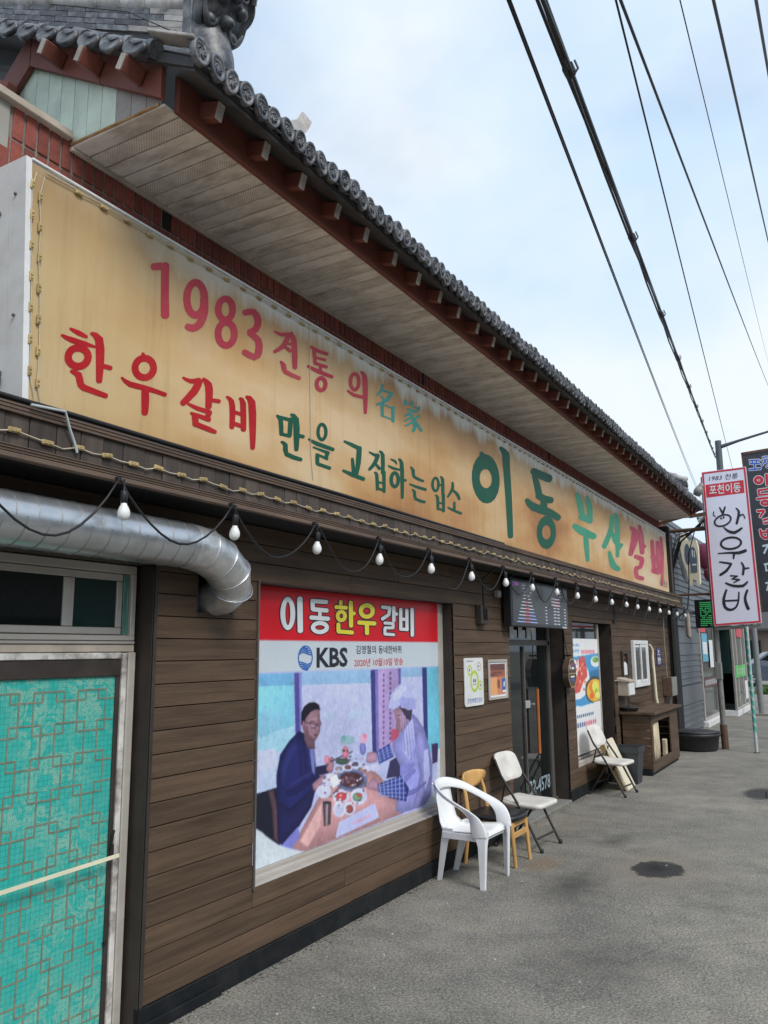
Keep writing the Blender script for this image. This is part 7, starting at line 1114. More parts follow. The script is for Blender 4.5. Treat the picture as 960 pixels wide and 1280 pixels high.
for a, b in ((0.655, 0.26), (0.257, -0.268)):
    m_ = MB(); m_.prism([(a, YG-0.035, rakez(a, 0)), (b+0.002, YG-0.035, rakez(b, 0)), (b+0.002, YG-0.035, rakez(b, 0.20)), (a, YG-0.035, rakez(a, 0.18))], (0, 0.026, 0)); m_.build('barge_board', M_REDW, REST)
m_ = MB(); m_.prism([(-0.272, YG-0.035, 4.646), (-0.72, YG-0.035, 4.25), (-0.72, YG-0.035, 4.42), (-0.272, YG-0.035, 4.845)], (0, 0.026, 0)); m_.build('barge_board', M_REDW, REST)
for x, zc in ((-0.007, 4.56), (0.259, 4.412), (0.539, 4.256)):
    m_ = MB(); mt = Matrix.Translation((x, YG-0.04, zc)) @ Matrix.Rotation(math.radians(29.8), 4, 'Y')
    m_.cbox(-0.018, 0.018, -0.115, 0.0, -0.038, 0.038, 0.004, mt); o = m_.build('verge_rafter', M_REDW, REST)
    m_ = MB(); m_.cbox(-0.017, 0.017, -0.122, -0.1155, -0.036, 0.036, 0.002, mt); m_.build('pale_end', M_RAFT, o)
def vz(x): return 4.362+(0.641-x)*0.539
# round tiles running down the verge with drip lips hanging in front
vx = 0.66
while vx > -0.9:
    xa = vx-0.151; q = MB()
    q.tube([(xa, 2.20, vz(xa)-0.035), (vx-0.03, 2.20, vz(vx-0.03)-0.035), (vx-0.028, 2.20, vz(vx-0.028)-0.035), (vx+0.012, 2.20, vz(vx+0.012)-0.037)], [0.031, 0.031, 0.037, 0.040], 12); q.build('verge_cover_tile', M_TILE, REST)
    tp = Matrix.Translation((vx-0.07, 2.155, vz(vx-0.07)-0.045)) @ Matrix.Rotation(math.radians(24), 4, 'Y') @ Matrix.Rotation(math.radians(-14), 4, 'X')
    q = MB(); ol = [(0.073*math.cos(math.radians(a)), -0.005+0.062*math.sin(math.radians(a))) for a in range(180, 361, 15)]+[(0.05, 0.012), (0.0, -0.012), (-0.05, 0.012)]
    vs = []
    for d_, sc in ((0.02, 1.0), (0.004, 1.0), (-0.004, 0.93), (-0.002, 0.78), (0.002, 0.3)): vs += [tp @ Vector((u*sc, d_, -0.012+(v+0.012)*sc)) for u, v in ol]
    n_ = len(ol); fs = [tuple(range(n_)), tuple(range(4*n_, 5*n_))[::-1]]
    for i in range(4):
        for k in range(n_): fs.append((i*n_+k, i*n_+(k+1) % n_, (i+1)*n_+(k+1) % n_, (i+1)*n_+k))
    q.add(vs, fs, True); q.build('verge_drip_tile', M_TILE, REST); vx = xa
m_ = MB(); m_.bar((0.66, 2.19, 4.372), (0.90, 2.22, 4.262), 0.09, 0.014, ch=0.003); m_.build('verge_corner_flashing', M_TILEL, REST)
m_ = MB(); m_.prism([(0.64, 2.215, 4.33), (0.88, 2.23, 4.20), (0.86, 2.23, 4.17), (0.60, 2.215, 4.30)], (0, 0.1, 0)); m_.build('verge_underboard', M_TILED, REST)
# courses of flat ridge tiles, capped with round ones
def bz(x): return 4.55+(0.66-x)*0.4765
def ridge(yc, xlo=-1.2, xhi=0.70):
    for c_ in range(4):
        xx = xhi-(c_ % 2)*0.1
        while xx > xlo:
            xa = xx-0.235; q = MB(); off = c_*0.035; w_ = 0.05-0.003*c_
            q.prism([(xa+0.003, yc-w_, bz(xa)+off), (xx-0.003, yc-w_, bz(xx)+off), (xx-0.003, yc-w_, bz(xx)+off+0.0295), (xa+0.003, yc-w_, bz(xa)+off+0.0295)], (0, 2*w_, 0))
            q.build('ridge_course_tile', M_TILEL if xx > 0.42 and random.random() < 0.75 else M_TILE, REST); xx = xa
    q = MB(); q.prism([(xlo, yc-0.038, bz(xlo)-0.25), (xhi-0.01, yc-0.038, bz(xhi)-0.25), (xhi-0.01, yc-0.038, bz(xhi)+0.145), (xlo, yc-0.038, bz(xlo)+0.145)], (0, 0.076, 0)); q.build('ridge_core', M_TILED, REST)
    xx = xhi-0.01
    while xx > xlo:
        xa = xx-0.175; q = MB(); z_ = 0.168
        q.tube([(xa-0.02, yc, bz(xa-0.02)+z_), (xx-0.062, yc, bz(xx-0.062)+z_)], [0.046, 0.05], 12)
        q.tube([(xx-0.066, yc, bz(xx-0.066)+z_), (xx-0.05, yc, bz(xx-0.05)+z_), (xx-0.016, yc, bz(xx-0.016)+z_), (xx-0.006, yc, bz(xx-0.006)+z_)], [0.052, 0.062, 0.062, 0.05], 12)
        q.build('round_ridge_tile', M_TILEL, REST); xx = xa
ridge(2.47)
ridge(14.95, -0.4)
m_ = MB(); m_.tube([(-0.35, 2.40, bz(-0.35)+0.12), (0.28, 2.37, 4.80), (0.58, 2.36, 4.56)], 0.003, 5); m_.build('tie_wire', M_CABLE, REST)
# ornament at the foot of the ridge: curved neck plate and a carved head
OY = 2.42
orn = MB(); vs = []; fs = []; n_ = 14
for i, (x, z, hw, bulge) in enumerate(((0.76, 4.24, 0.095, 0.10), (0.765, 4.30, 0.108, 0.125), (0.76, 4.38, 0.112, 0.12), (0.75, 4.48, 0.11, 0.10), (0.745, 4.62, 0.105, 0.10))):
    for k in range(n_+1):
        a = math.radians(-90+180*k/n_); vs.append((x+bulge*math.cos(a), OY+hw*math.sin(a), z))
for i in range(4):
    for k in range(n_): fs.append((i*(n_+1)+k, i*(n_+1)+k+1, (i+1)*(n_+1)+k+1, (i+1)*(n_+1)+k))
orn.add(vs, fs, True); orn.cbox(0.705, 0.762, OY-0.112, OY+0.112, 4.24, 4.66, 0.004)
oo = orn.build('ridge_end_ornament', M_TILE, REST)
hd = MB()
base = Matrix.Translation((0.86, OY, 4.60)) @ Matrix.Rotation(math.radians(30), 4, 'Y')   # local: x out, y along the wall, z up the face
ol = []
for k in range(64):
    a = 2*math.pi*k/64; lobes = 0.02*abs(math.sin(3.5*a+0.4))
    ol.append((math.sin(a)*(0.135+lobes), math.cos(a)*(0.17+lobes)))
vs = []
for sc, x in ((0.85, -0.05), (1.0, -0.03), (1.03, 0.0), (0.99, 0.018), (0.93, 0.022), (0.88, 0.006), (0.8, 0.004), (0.55, 0.028), (0.25, 0.04)): vs += [base @ Vector((x, yy*sc, zz*sc)) for yy, zz in ol]
fs = [tuple(range(64))[::-1]]
for i in range(8):
    for k in range(64): fs.append((i*64+k, i*64+(k+1) % 64, (i+1)*64+(k+1) % 64, (i+1)*64+k))
fs.append(tuple(range(8*64, 9*64))); hd.add(vs, fs, True)
def blob(y_, z_, r, h):
    hd.lathe([(r, 0.0), (r*0.95, h*0.45), (r*0.75, h*0.8), (r*0.4, h*0.97), (0.0, h)], 14, base @ Matrix.Translation((0.0, y_, z_)) @ Matrix.Rotation(math.radians(90), 4, 'Y'))
for y_, z_, r, h in ((0.0, -0.07, 0.034, 0.095), (-0.06, 0.01, 0.034, 0.07), (0.06, 0.01, 0.034, 0.07), (0, 0.06, 0.04, 0.08), (-0.07, -0.1, 0.03, 0.05), (0.07, -0.1, 0.03, 0.05), (0.0, -0.145, 0.05, 0.05)): blob(y_, z_, r, h)
for sg in (-1, 1):
    hd.tube([base @ Vector((0.025, sg*(0.062+0.045*math.cos(t)*(1-t/9)), 0.085+0.045*math.sin(t)*(1-t/9))) for t in [0.45*i for i in range(16)]], [0.017-0.0007*i for i in range(16)], 7)
    hd.tube([base @ Vector((0.02+0.015*math.sin(t*3), sg*(0.015+0.11*t), -0.04-0.085*math.sin(t*3.0))) for t in [i/9 for i in range(10)]], [0.010, 0.015, 0.018, 0.018, 0.018, 0.017, 0.016, 0.014, 0.012, 0.008], 7)
    hd.tube([base @ Vector((0.016, sg*(0.02+0.1*t), 0.14+0.02*math.sin(t*6))) for t in [i/9 for i in range(10)]], 0.013, 6)
hd.build('carved_face', M_TILE, oo)
# --- neighbouring roof slope and steel bracket at the very left
m_ = MB(); m_.prism([(-0.45, 2.36, 4.60), (-3.2, 2.36, 4.6), (-3.2, 2.36, 4.1), (-0.9, 2.36, 4.1)], (0, 0.05, 0)); m_.build('dark_roof_wedge', M_TILED, REST)  # dark wedge of the neighbouring roof behind the gable
m_ = MB(); m_.bar((-0.50, 2.05, 4.42), (-0.36, 2.05, 4.68), 0.035, 0.045); m_.bar((-0.52, 2.10, 4.62), (-0.40, 2.10, 4.53), 0.03, 0.05); m_.build('steel_bracket', M_POST, REST)
m_ = MB(); m_.bar((-0.50, 2.2, 4.60), (-0.33, 2.2, 4.50), 0.05, 0.06); m_.build('stub_rafter', M_REDW, REST)
# --- far end: black corner posts, drain pipe, brace under the eave
m_ = MB(); m_.cbox(-0.2, 0.03, 15.96, 16.16, 0.0, 2.49, 0.005); m_.build('corner_post', M_SKIRT, REST)
m_ = MB(); m_.cbox(-0.2, 0.02, 16.4, 16.85, 0.0, 4.0, 0.005); m_.build('corner_post', M_SKIRT, REST)
m_ = MB(); m_.tube([(0.06, 16.0, 2.44), (0.06, 16.0, 1.3), (0.06, 16.05, 0.2)], 0.03, 8); m_.build('drain_pipe', M_WOODD, REST)
m_ = MB(); m_.bar((0.03, 15.5, 4.05), (0.70, 15.5, 4.19), 0.05, 0.05); m_.bar((0.6, 15.45, 4.13), (0.9, 15.45, 4.16), 0.05, 0.06); m_.build('eave_brace', M_RUSTP, REST)
m_ = MB(); m_.prism([(0.655, 15.15, 4.1), (0.86, 15.15, 4.19), (0.86, 15.15, 4.23), (0.655, 15.15, 4.30)], (0, 0.03, 0)); m_.build('eave_end_board', M_REDW, REST)
m_ = MB(); m_.cbox(0.0, 0.25, 15.3, 15.42, 2.72, 3.95, 0.004); m_.cbox(0.02, 0.2, 15.5, 15.62, 2.72, 4.0, 0.004); m_.build('dark_end_trim', M_WOODD, REST)

# ================================================================== BIG SIGN OVER THE LEDGE
XS = 0.27
SIGN = thing('shop_sign', 'long yellowed shop sign with red and green lettering standing on the ledge', 'sign', (0.16, 8.3, 2.716))
SY0T, SY0B, SY1, SZ0, SZ1 = 1.895, 1.955, 14.86, 2.722, 3.765
m_ = MB(); m_.prism([(XB+0.006, SY0B+0.03, SZ0), (XB+0.006, SY1, SZ0), (XB+0.006, SY1, SZ1), (XB+0.006, SY0T+0.03, SZ1)], (XS-0.0022-XB-0.006, 0, 0)); m_.build('sign_box', M_WHITE, SIGN)
m_ = MB(); m_.add([(XS, SY0B+0.012, SZ0+0.004), (XS, SY1-0.005, SZ0+0.004), (XS, SY1-0.005, SZ1-0.006), (XS, SY0T+0.012, SZ1-0.006)], [(0, 1, 2, 3)]); m_.build('sign_sheet', M_SIGN, SIGN)
m_ = MB()
for x0, x1 in ((XB+0.005, 0.168), (0.171, XS+0.006)): m_.prism([(x0, SY0B, SZ0-0.002), (x0, SY0B+0.028, SZ0-0.002), (x0, SY0T+0.028, SZ1+0.006), (x0, SY0T, SZ1+0.006)], (x1-x0, 0, 0))
m_.build('side_panel', M_WHITE, SIGN)
m_ = MB(); m_.cbox(0.17, XS+0.008, SY0T+0.03, SY1, SZ1+0.001, SZ1+0.014, 0.003); m_.build('top_trim', M_WHITE, SIGN)
m_ = MB(); m_.lathe([(0.0, 0.01), (0.014, 0.008), (0.014, 0.0)], 12, Matrix.Translation((0.11, 1.90+0.005, 3.56)) @ Matrix.Rotation(math.radians(90), 4, 'X')); m_.lathe([(0.0, 0.008), (0.007, 0.006), (0.007, 0.0)], 10, Matrix.Translation((0.215, 1.903, 3.62)) @ Matrix.Rotation(math.radians(90), 4, 'X')); m_.lathe([(0.0, 0.008), (0.007, 0.006), (0.007, 0.0)], 10, Matrix.Translation((0.22, 1.93, 3.10)) @ Matrix.Rotation(math.radians(90), 4, 'X')); m_.build('bolt', M_ALUD, SIGN)
m_ = MB(); m_.cbox(0.08, 0.15, 1.90, 1.945, 2.82, 2.86, 0.006); m_.cbox(0.1, 0.15, 1.905, 1.945, 2.86, 2.885, 0.006); m_.build('corner_bracket', M_ALUD, SIGN)
SM = {'r1': M_SR1, 'r2': M_SR2, 'g1': M_SG1, 'g2': M_SG2, 'g3': M_SG3, 'p1': M_SP1}
for ck, strokes in SIGN_LETTERS:
    m_ = MB(); strips(m_, XP(XS), strokes, 0.0015); m_.build('letter', SM[ck], SIGN)
m_ = MB()                                               # small black marks at the far foot of the sign
for i in range(4):
    u = 14.12+i*0.17
    for a, b, c, d in ((0, 0.05, 0.09, 0.062), (0, 0.0, 0.09, 0.012), (0.0, 0.02, 0.02, 0.05), (0.04, 0.012, 0.06, 0.055), (0.0, 0.075, 0.1, 0.088), (0.02, 0.088, 0.04, 0.115)): m_.add([(XS+0.0015, u+a, 2.80+b), (XS+0.0015, u+c, 2.80+b), (XS+0.0015, u+c, 2.80+d), (XS+0.0015, u+a, 2.80+d)], [(0, 1, 2, 3)])
m_.build('small_lettering', M_INK, SIGN)
# seam with a hanging wire
m_ = MB(); m_.tube([(XS+0.006, 3.905, 3.76), (XS+0.006, 3.92, 3.3), (XS+0.006, 3.93, 2.95), (XS+0.006, 3.955, 2.78)], 0.0022, 5); m_.build('hanging_wire', M_CABLEW, SIGN)
m_ = MB()
for yy in (5.35, 8.0, 10.6, 13.1): m_.box(XS+0.0003, XS+0.0012, yy, yy+0.002, SZ0+0.006, SZ1-0.01)
m_.build('sheet_seam', M_CREAM, SIGN)
# amber LED modules wired round the edge
lm = MB(); lm.cbox(0.0, 0.012, -0.021, 0.021, -0.008, 0.008, 0.003); lm.cbox(0.0125, 0.016, -0.012, -0.002, -0.005, 0.005, 0.001); lm.cbox(0.0125, 0.016, 0.003, 0.013, -0.005, 0.005, 0.001)
lm0 = lm.build('led_module', M_LEDM, SIGN, world=False); LM_DONE = [False]
def module(x, y, z, ang, parent, first):
    o = lm0 if first else inst(lm0, 'led_module', (0, 0, 0), parent)
    o.location = Vector((x, y, z))-ORG[parent.name]; o.rotation_euler = (ang, 0, 0); return o
first = True
y = 2.16
while y < 13.2:
    module(XS+0.002, y, SZ1-0.028+random.uniform(-0.004, 0.004), random.uniform(-0.06, 0.06), SIGN, first); first = False; y += 0.139
m_ = MB(); pts = []; y = 1.98
while y < 14.7:
    pts.append((XS+0.011, y, SZ1-0.026+random.uniform(-0.006, 0.006))); y += 0.07
m_.tube(pts, 0.0024, 5); m_.tube([(XS+0.012, q[1]+0.02, q[2]+0.016) for q in pts], 0.002, 5); m_.build('module_wire', M_CABLEW, SIGN)
for col_, off in ((0.030, 0.0), (0.068, 0.055)):
    z = 3.66-off*0.7; pts = [(XS+0.011, SY0T+col_+0.02, 3.72)]
    while z > 2.82:
        t = (3.765-z)/1.04; yy = SY0T+(SY0B-SY0T)*t+col_
        module(XS+0.002, yy, z, math.pi/2+random.uniform(-0.08, 0.08), SIGN, False); pts.append((XS+0.010, yy+random.uniform(-0.006, 0.006), z)); z -= 0.132
    pts.append((XS+0.008, pts[-1][1]+0.03, z+0.03)); m_ = MB(); m_.tube(pts, 0.0024, 5); m_.build('module_wire', M_CABLEW, SIGN)
y = 2.12
while y < 4.6:
    module(XS+0.002, y, SZ0+0.016, random.uniform(-0.1, 0.1), SIGN, False); y += 0.15

# --- LED strip along the ledge planks
LED = thing('led_strip', 'string of amber LED modules sagging along the dark plank ledge', 'light strip', (XF, 8, 2.6))
m0 = inst(lm0, 'led_module', (0, 0, 0), LED); m0.scale = (1, 1.35, 1.3); m0.location = Vector((XF-0.005, -1.4, 2.60))-ORG[LED.name]
y = -1.4; pts = []; k = 0
while y < 15.5:
    z = 2.598-0.012*abs(math.sin(k*1.3))+random.uniform(-0.006, 0.006)
    if k: o = inst(lm0, 'led_module', Vector((XF-0.006, y, z))-ORG[LED.name], LED); o.rotation_euler = (random.uniform(-0.15, 0.15), 0, 0); o.scale = (1, 1.35, 1.3)
    pts.append((XF-0.0, y, z)); pts.append((XF-0.002, y+0.075, z-0.009)); y += 0.15; k += 1
m_ = MB(); m_.tube(pts, 0.0032, 5); m_.build('strip_wire', M_CABLEW, LED)
m_ = MB(); m_.tube([(XF+0.02, 1.95, 2.71), (XF+0.03, 2.10, 2.72), (XF+0.012, 2.14, 2.66), (XF+0.008, 2.17, 2.61), (XF+0.004, 2.19, 2.57)], 0.006, 6); m_.build('feed_lead', M_PGREY, LED)
m_ = MB()
for dx, dz in ((0.0, 0.0), (0.016, 0.004), (-0.02, 0.012)):
    m_.tube([(XF-0.022+dx, 0.8, 2.728+dz), (XF-0.02+dx, 1.7, 2.722+dz), (XF-0.025+dx, 2.2, 2.726+dz), (XF-0.02+dx, 2.9, 2.722+dz), (XF-0.024+dx, 4.2, 2.724+dz), (XF-0.03+dx*0.5, 7.0, 2.722)], 0.010, 6)
tag(m_.build('ledge_cable', M_CABLE, None), 'black cables lying along the top of the ledge at the foot of the big sign', 'cable')

# ================================================================== WINDOW POSTER
POST = thing('window_poster', 'window poster of two people eating grilled meat under a red title band', 'poster', (-0.1, 5.1, 0.5))
PU0, PU1, PV0, PV1 = 3.80, 6.384, 0.505, 2.155
G_ = 1.05
band = [((196, 206, 214), [3700, 1630, 6500, 1621, 6500, 1900, 3700, 1900]), ((206, 22, 36), [3700, 1822, 6500, 1822, 6500, 2200, 3700, 2200])]
shapes = [s_ for s_ in POSTER_SHAPES]
lin = raster(shapes+band, PU0, PU1, PV0, PV1, 300, 260, (180, 188, 228), 3, G_, 1, 0.07, 0.012)
print_sheet('poster_print', lin, XP(-0.1), PU0, PU1, PV0, PV1, 0.0, attr_mat('poster_print_ink', 0.32, 0.4), POST)
for ck, st, ol_ in TITLE_LETTERS:
    m_ = MB(); strips(m_, XP(-0.1), ol_, 0.001, 0.00005); o = m_.build('title_outline', M_INK, POST)
    m_ = MB(); strips(m_, XP(-0.1), st, 0.0025); m_.build('title_letter', M_TWHITE if ck == 'w' else M_TYEL, POST)
PX_ = XP(-0.1)
text('KBS', (4.545, 1.643, 4.932, 1.779), PX_, 0.0015, 'logo_letters', M_INK, POST, 0.03)
m_ = MB()
for i in range(10):
    t = -1+2*(i+0.5)/10; GC, GR = 1.712, 0.075; hw = math.sqrt(max(0.0, 1-t*t)); 
    if abs(t) < 0.16: continue
    zc = GC+GR*t; up = 0.008*(1 if t > 0 else -1)
    a = [(4.417-0.078*hw+0.156*hw*s_/8, zc+0.018*math.sin(s_/8*math.pi)*(1 if t > 0 else -1)*(1-abs(t))+0.006*math.sin(s_/8*2*math.pi)) for s_ in range(9)]
    th_ = 0.0105 if i in (0, 9) else 0.0085
    flat(m_, PX_, a+[(u, v-th_) for u, v in a[::-1]], 0.0015)
annulus(m_, PX_, 4.417, 1.712, 0.084, 0.08, 0.012, 0.0013, 28, 0.008); m_.build('logo_globe', M_TBLUE, POST)
text('김영철의 동네한바퀴', (5.045, 1.732, 5.725, 1.793), PX_, 0.0015, 'caption', M_INK, POST, 0.008)
text('2020년 10월10일 방송', (5.02, 1.64, 5.75, 1.698), PX_, 0.0015, 'caption', M_TRED, POST, 0.008)

# ================================================================== EXHAUST DUCT
DUCT = thing('exhaust_duct', 'fat galvanised spiral duct under the ledge bending down into the wall', 'duct', (0.17, 2.5, 2.28))
R_D = 0.113; AX = Vector((0.17, 0, 2.283))
m_ = MB(); m_.tube([(0.17, -2.0, 2.283), (0.17, 3.02, 2.283)], R_D, 28); du = m_.build('straight_pipe', M_GALV, DUCT)
m_ = MB(); y = -1.9
while y < 3.0:
    n_ = 28; pts = [(0.17+(R_D+0.001)*math.cos(2*math.pi*k/n_), y+0.05*(k/n_-0.5), 2.283+(R_D+0.001)*math.sin(2*math.pi*k/n_)) for k in range(n_+1)]
    m_.tube(pts, 0.0024, 5); y += 0.105
m_.build('spiral_seam', mat('seam_steel', (0.30, 0.31, 0.32), 0.45, 0.2, 12, metal=0.7), du)
cl = []
for k in range(9):
    a = math.radians(94*k/8); cl.append(Vector((0.17-0.30*(1-math.cos(a))*0.42, 3.03+0.285*math.sin(a), 2.283-0.20*(1-math.cos(a)))))
# joints of the segmented elbow
el = [Vector((0.17, 3.0, 2.283)), Vector((0.17, 3.12, 2.272)), Vector((0.165, 3.25, 2.232)), Vector((0.15, 3.355, 2.17)), Vector((0.115, 3.415, 2.10)), Vector((0.05, 3.425, 2.055)), Vector((-0.12, 3.42, 2.03))]
m_ = MB(); m_.tube(el, [R_D+0.002, R_D+0.003, R_D+0.004, R_D+0.003, R_D+0.0, R_D-0.012, R_D-0.02], 28); eb = m_.build('elbow', M_FOIL, DUCT)
m_ = MB()
for i in range(1, 5):
    t = (el[i+1]-el[i-1]).normalized(); a = Vector((0, 0, 1)); a = (a-t*a.dot(t)).normalized(); b = t.cross(a); rr_ = R_D+0.005
    m_.tube([el[i]+a*rr_*math.cos(2*math.pi*k/28)+b*rr_*math.sin(2*math.pi*k/28) for k in range(29)], 0.004, 5)
m_.build('elbow_ring', M_GALV, eb)
m_ = MB()
for yy in (1.98, 2.9): m_.bar((0.16, yy, 2.39), (0.16, yy, 2.503), 0.025, 0.004)
m_.build('hanger_strap', M_GALV, DUCT)
m_ = MB(); m_.cbox(-0.018, 0.003, 3.268, 3.284, 1.95, 2.165, 0.002); m_.cbox(-0.018, 0.003, 3.5605, 3.576, 1.95, 2.165, 0.002); m_.cbox(-0.018, 0.0035, 3.2845, 3.56, 1.948, 1.964, 0.002); m_.build('hole_frame', M_WOODD, REST)

# ================================================================== STRING LIGHTS
STR = thing('string_lights', 'festoon of white bulbs on black cable looping below the ledge', 'string lights', (0.345, 8, 2.4))
XW = 0.345
ys = [-0.566+0.742*k for k in range(23)]
cab = MB(); pts = []
for k, y in enumerate(ys):
    hz = 2.497+random.uniform(-0.004, 0.004)
    if k:
        yp = ys[k-1]; sag = random.uniform(0.23, 0.30); mid = random.uniform(0.46, 0.6)
        for i in range(1, 12):
            t = i/12; tt = t**(math.log(0.5)/math.log(mid)); pts.append((XW+0.006*math.sin(t*9+k), yp+(y-yp)*t, 2.497-sag*4*tt*(1-tt)))
    pts.append((XW, y, hz))
cab.tube(pts, 0.0055, 6); cab.build('cable', M_CABLE, STR)
sk = MB(); sk.tube([(0, 0, 0.0), (0.003, 0.004, -0.035), (0, 0, -0.052)], 0.0055, 6); sk.lathe([(0.0, -0.048), (0.014, -0.05), (0.0175, -0.058), (0.0175, -0.085), (0.0155, -0.09), (0.0155, -0.105), (0.0, -0.106)], 12)
sk0 = sk.build('lamp_holder', M_CABLE, STR, world=False)
bb = MB(); bb.lathe([(0.0135, -0.104), (0.0155, -0.114), (0.0225, -0.126), (0.0285, -0.141), (0.030, -0.154), (0.0278, -0.168), (0.0205, -0.179), (0.011, -0.185), (0.0, -0.187)], 18)
bb.v = [(x*0.92, y*0.92, -0.104+(z+0.104)*0.94) for x, y, z in bb.v]
bb0 = bb.build('bulb', M_BULB, sk0, world=False)
for k, y in enumerate(ys):
    if k == 0: o = sk0
    else: o = copy_tree(sk0, STR)
    o.location = Vector((XW, y+0.025, 2.497))-ORG[STR.name]; o.rotation_euler = (random.uniform(-0.09, 0.09), random.uniform(-0.07, 0.07), random.uniform(0, 6)); 
# hooks' clips
for y in ys: cl_ = MB(); cl_.cbox(XF+0.004, XF+0.03, y-0.01, y+0.01, 2.488, 2.505, 0.003); cl_.build('clip', M_CABLE, STR)

# ================================================================== DISPLAY OVER THE DOOR
TV = thing('led_display', 'dark scrolling text display tilted over the entrance door', 'display screen', (0.08, 8.5, 1.99))
m_ = MB(); m_.cbox(0.03, 0.115, 7.60, 9.44, 1.985, 2.475, 0.008); m_.build('housing', M_TVB, TV)
m_ = MB(); m_.box(0.1155, 0.118, 7.64, 9.40, 2.02, 2.45); m_.build('screen', M_TVS, TV)
TP = XP(0.119); tm = {M_LW: MB(), M_LR: MB(), M_LBLU: MB(), M_LP: MB()}
def dash(u, v, wd_, h, m): flat(tm[m], TP, [(u, v), (u+wd_, v), (u+wd_*0.9, v+h), (u+wd_*0.1, v+h)])
for i in range(12):
    v = 2.03+i*0.034; wd_ = max(0.12, 0.62-0.052*i); c_ = 8.05
    if i < 9:
        dash(c_-wd_/2, v, wd_*0.42, 0.008, M_LBLU if i < 2 else M_LW); dash(c_+wd_*0.08, v, wd_*0.42, 0.008, M_LBLU if i < 4 else M_LW)
        if i < 7: dash(c_-wd_*0.1, v+0.001, wd_*0.22, 0.010, M_LR)
    else: dash(c_-0.12, v, 0.07, 0.010, M_LW); dash(c_+0.08, v, 0.07, 0.010, M_LW)
for i in range(12):
    v = 2.03+i*0.035
    if i < 6:
        for u, wd_ in ((8.62-0.0*i, 0.06), (8.9, 0.10), (9.02, 0.10), (9.28, 0.07)): dash(u, v, wd_, 0.010, M_LW)
    elif i < 9: dash(8.82, v, 0.34, 0.011, M_LW); dash(8.9, v-0.006, 0.2, 0.006, M_LR)
    else: dash(9.12, v, 0.07, 0.010, M_LW)
dash(7.69, 2.395, 0.13, 0.035, M_LP)
for m, q in tm.items(): stuff(q.build('screen_text', m, TV))
m_ = MB(); m_.cbox(0.1155, 0.121, 9.2, 9.36, 1.992, 2.012, 0.001); m_.build('maker_plate', M_PGREY, TV)
m_ = MB(); m_.bar((-0.02, 7.9, 2.2), (0.035, 7.9, 2.2), 0.06, 0.1); m_.bar((-0.02, 9.1, 2.2), (0.035, 9.1, 2.2), 0.06, 0.1); m_.build('wall_bracket', M_TVB, TV)
m_ = MB(); m_.cbox(0.006, 0.06, 7.42, 7.50, 2.26, 2.33, 0.01); tag(m_.build('junction_box', M_POST, None), 'small grey junction box on the boards left of the display', 'box')

# ================================================================== PLATES ON THE WALL
def rrect(u0, u1, v0, v1, r, n=5):
    o = []
    for cu, cv, a in ((u1-r, v1-r, 0), (u0+r, v1-r, 90), (u0+r, v0+r, 180), (u1-r, v0+r, 270)):
        for k in range(n+1): g_ = math.radians(a+90*k/n); o.append((cu+r*math.cos(g_), cv+r*math.sin(g_)))
    return o
CERT = thing('discount_plate', 'white plate with lime green rings and blue lettering on the boards', 'sign', (0.01, 6.885, 1.25))
m_ = MB(); flat(m_, XP(0.006), rrect(6.675, 7.095, 1.258, 1.683, 0.025), 0, 0.008); m_.build('plate', M_WHITE, CERT)
CP = XP(0.0145); m_ = MB()
annulus(m_, CP, 6.89, 1.475, 0.095, 0.098, 0.03, 0, 24, 0.028); annulus(m_, CP, 6.79, 1.575, 0.055, 0.048, 0.018, 0.0004, 20, 0.015); annulus(m_, CP, 7.02, 1.435, 0.048, 0.045, 0.017, 0.0004, 20, 0.014); m_.build('ring', M_LIMEG, CERT)
m_ = MB(); annulus(m_, CP, 7.0, 1.605, 0.042, 0.04, 0.01, 0, 20, 0.008); m_.build('ochre_ring', M_LEDM, CERT)
m_ = MB()
for u, v, a, b in ((6.86, 1.465, 0.02, 0.03), (6.895, 1.465, 0.022, 0.03), (6.855, 1.445, 0.07, 0.006), (6.775, 1.565, 0.02, 0.024), (7.01, 1.425, 0.018, 0.022), (6.72, 1.652, 0.15, 0.006), (6.98, 1.60, 0.03, 0.012)): flat(m_, CP, [(u, v), (u+a, v), (u+a, v+b), (u, v+b)])
m_.build('small_print', M_ALUD, CERT)
text('군장병할인업소', (6.725, 1.285, 7.065, 1.328), CP, 0.0, 'plate_lettering', M_TBLUE, CERT, 0.01)
NOT_ = thing('framed_notice', 'orange brown notice in an aluminium frame beside the door', 'notice', (0.01, 7.45, 1.28))
m_ = MB(); m_.cbox(0.004, 0.018, 7.22, 7.70, 1.635, 1.662, 0.003); m_.cbox(0.004, 0.018, 7.22, 7.70, 1.285, 1.312, 0.003); m_.cbox(0.004, 0.018, 7.22, 7.25, 1.3125, 1.6345, 0.003); m_.cbox(0.004, 0.018, 7.67, 7.70, 1.3125, 1.6345, 0.003); m_.build('frame', M_ALU, NOT_)
m_ = MB(); m_.box(0.004, 0.009, 7.25, 7.67, 1.312, 1.635); m_.build('white_mount', M_TWHITE, NOT_)
sh = [((94, 58, 58), [7200, 1500, 7700, 1500, 7700, 1700, 7200, 1700]), ((140, 84, 66), [7200, 1540, 7700, 1480, 7700, 1560, 7200, 1590]), ((206, 146, 100), [7200, 1300, 7450, 1300, 7430, 1500, 7200, 1500]), ((110, 66, 60), [7440, 1390, 7500, 1390, 7500, 1470, 7440, 1470])]
for k in range(7): sh.append(((70, 36, 44), [7285+k*52, 1560, 7320+k*52, 1560, 7320+k*52, 1580, 7285+k*52, 1580])); sh.append(((74, 40, 46), [7330+k*36, 1525, 7352+k*36, 1525, 7352+k*36, 1542, 7330+k*36, 1542]))
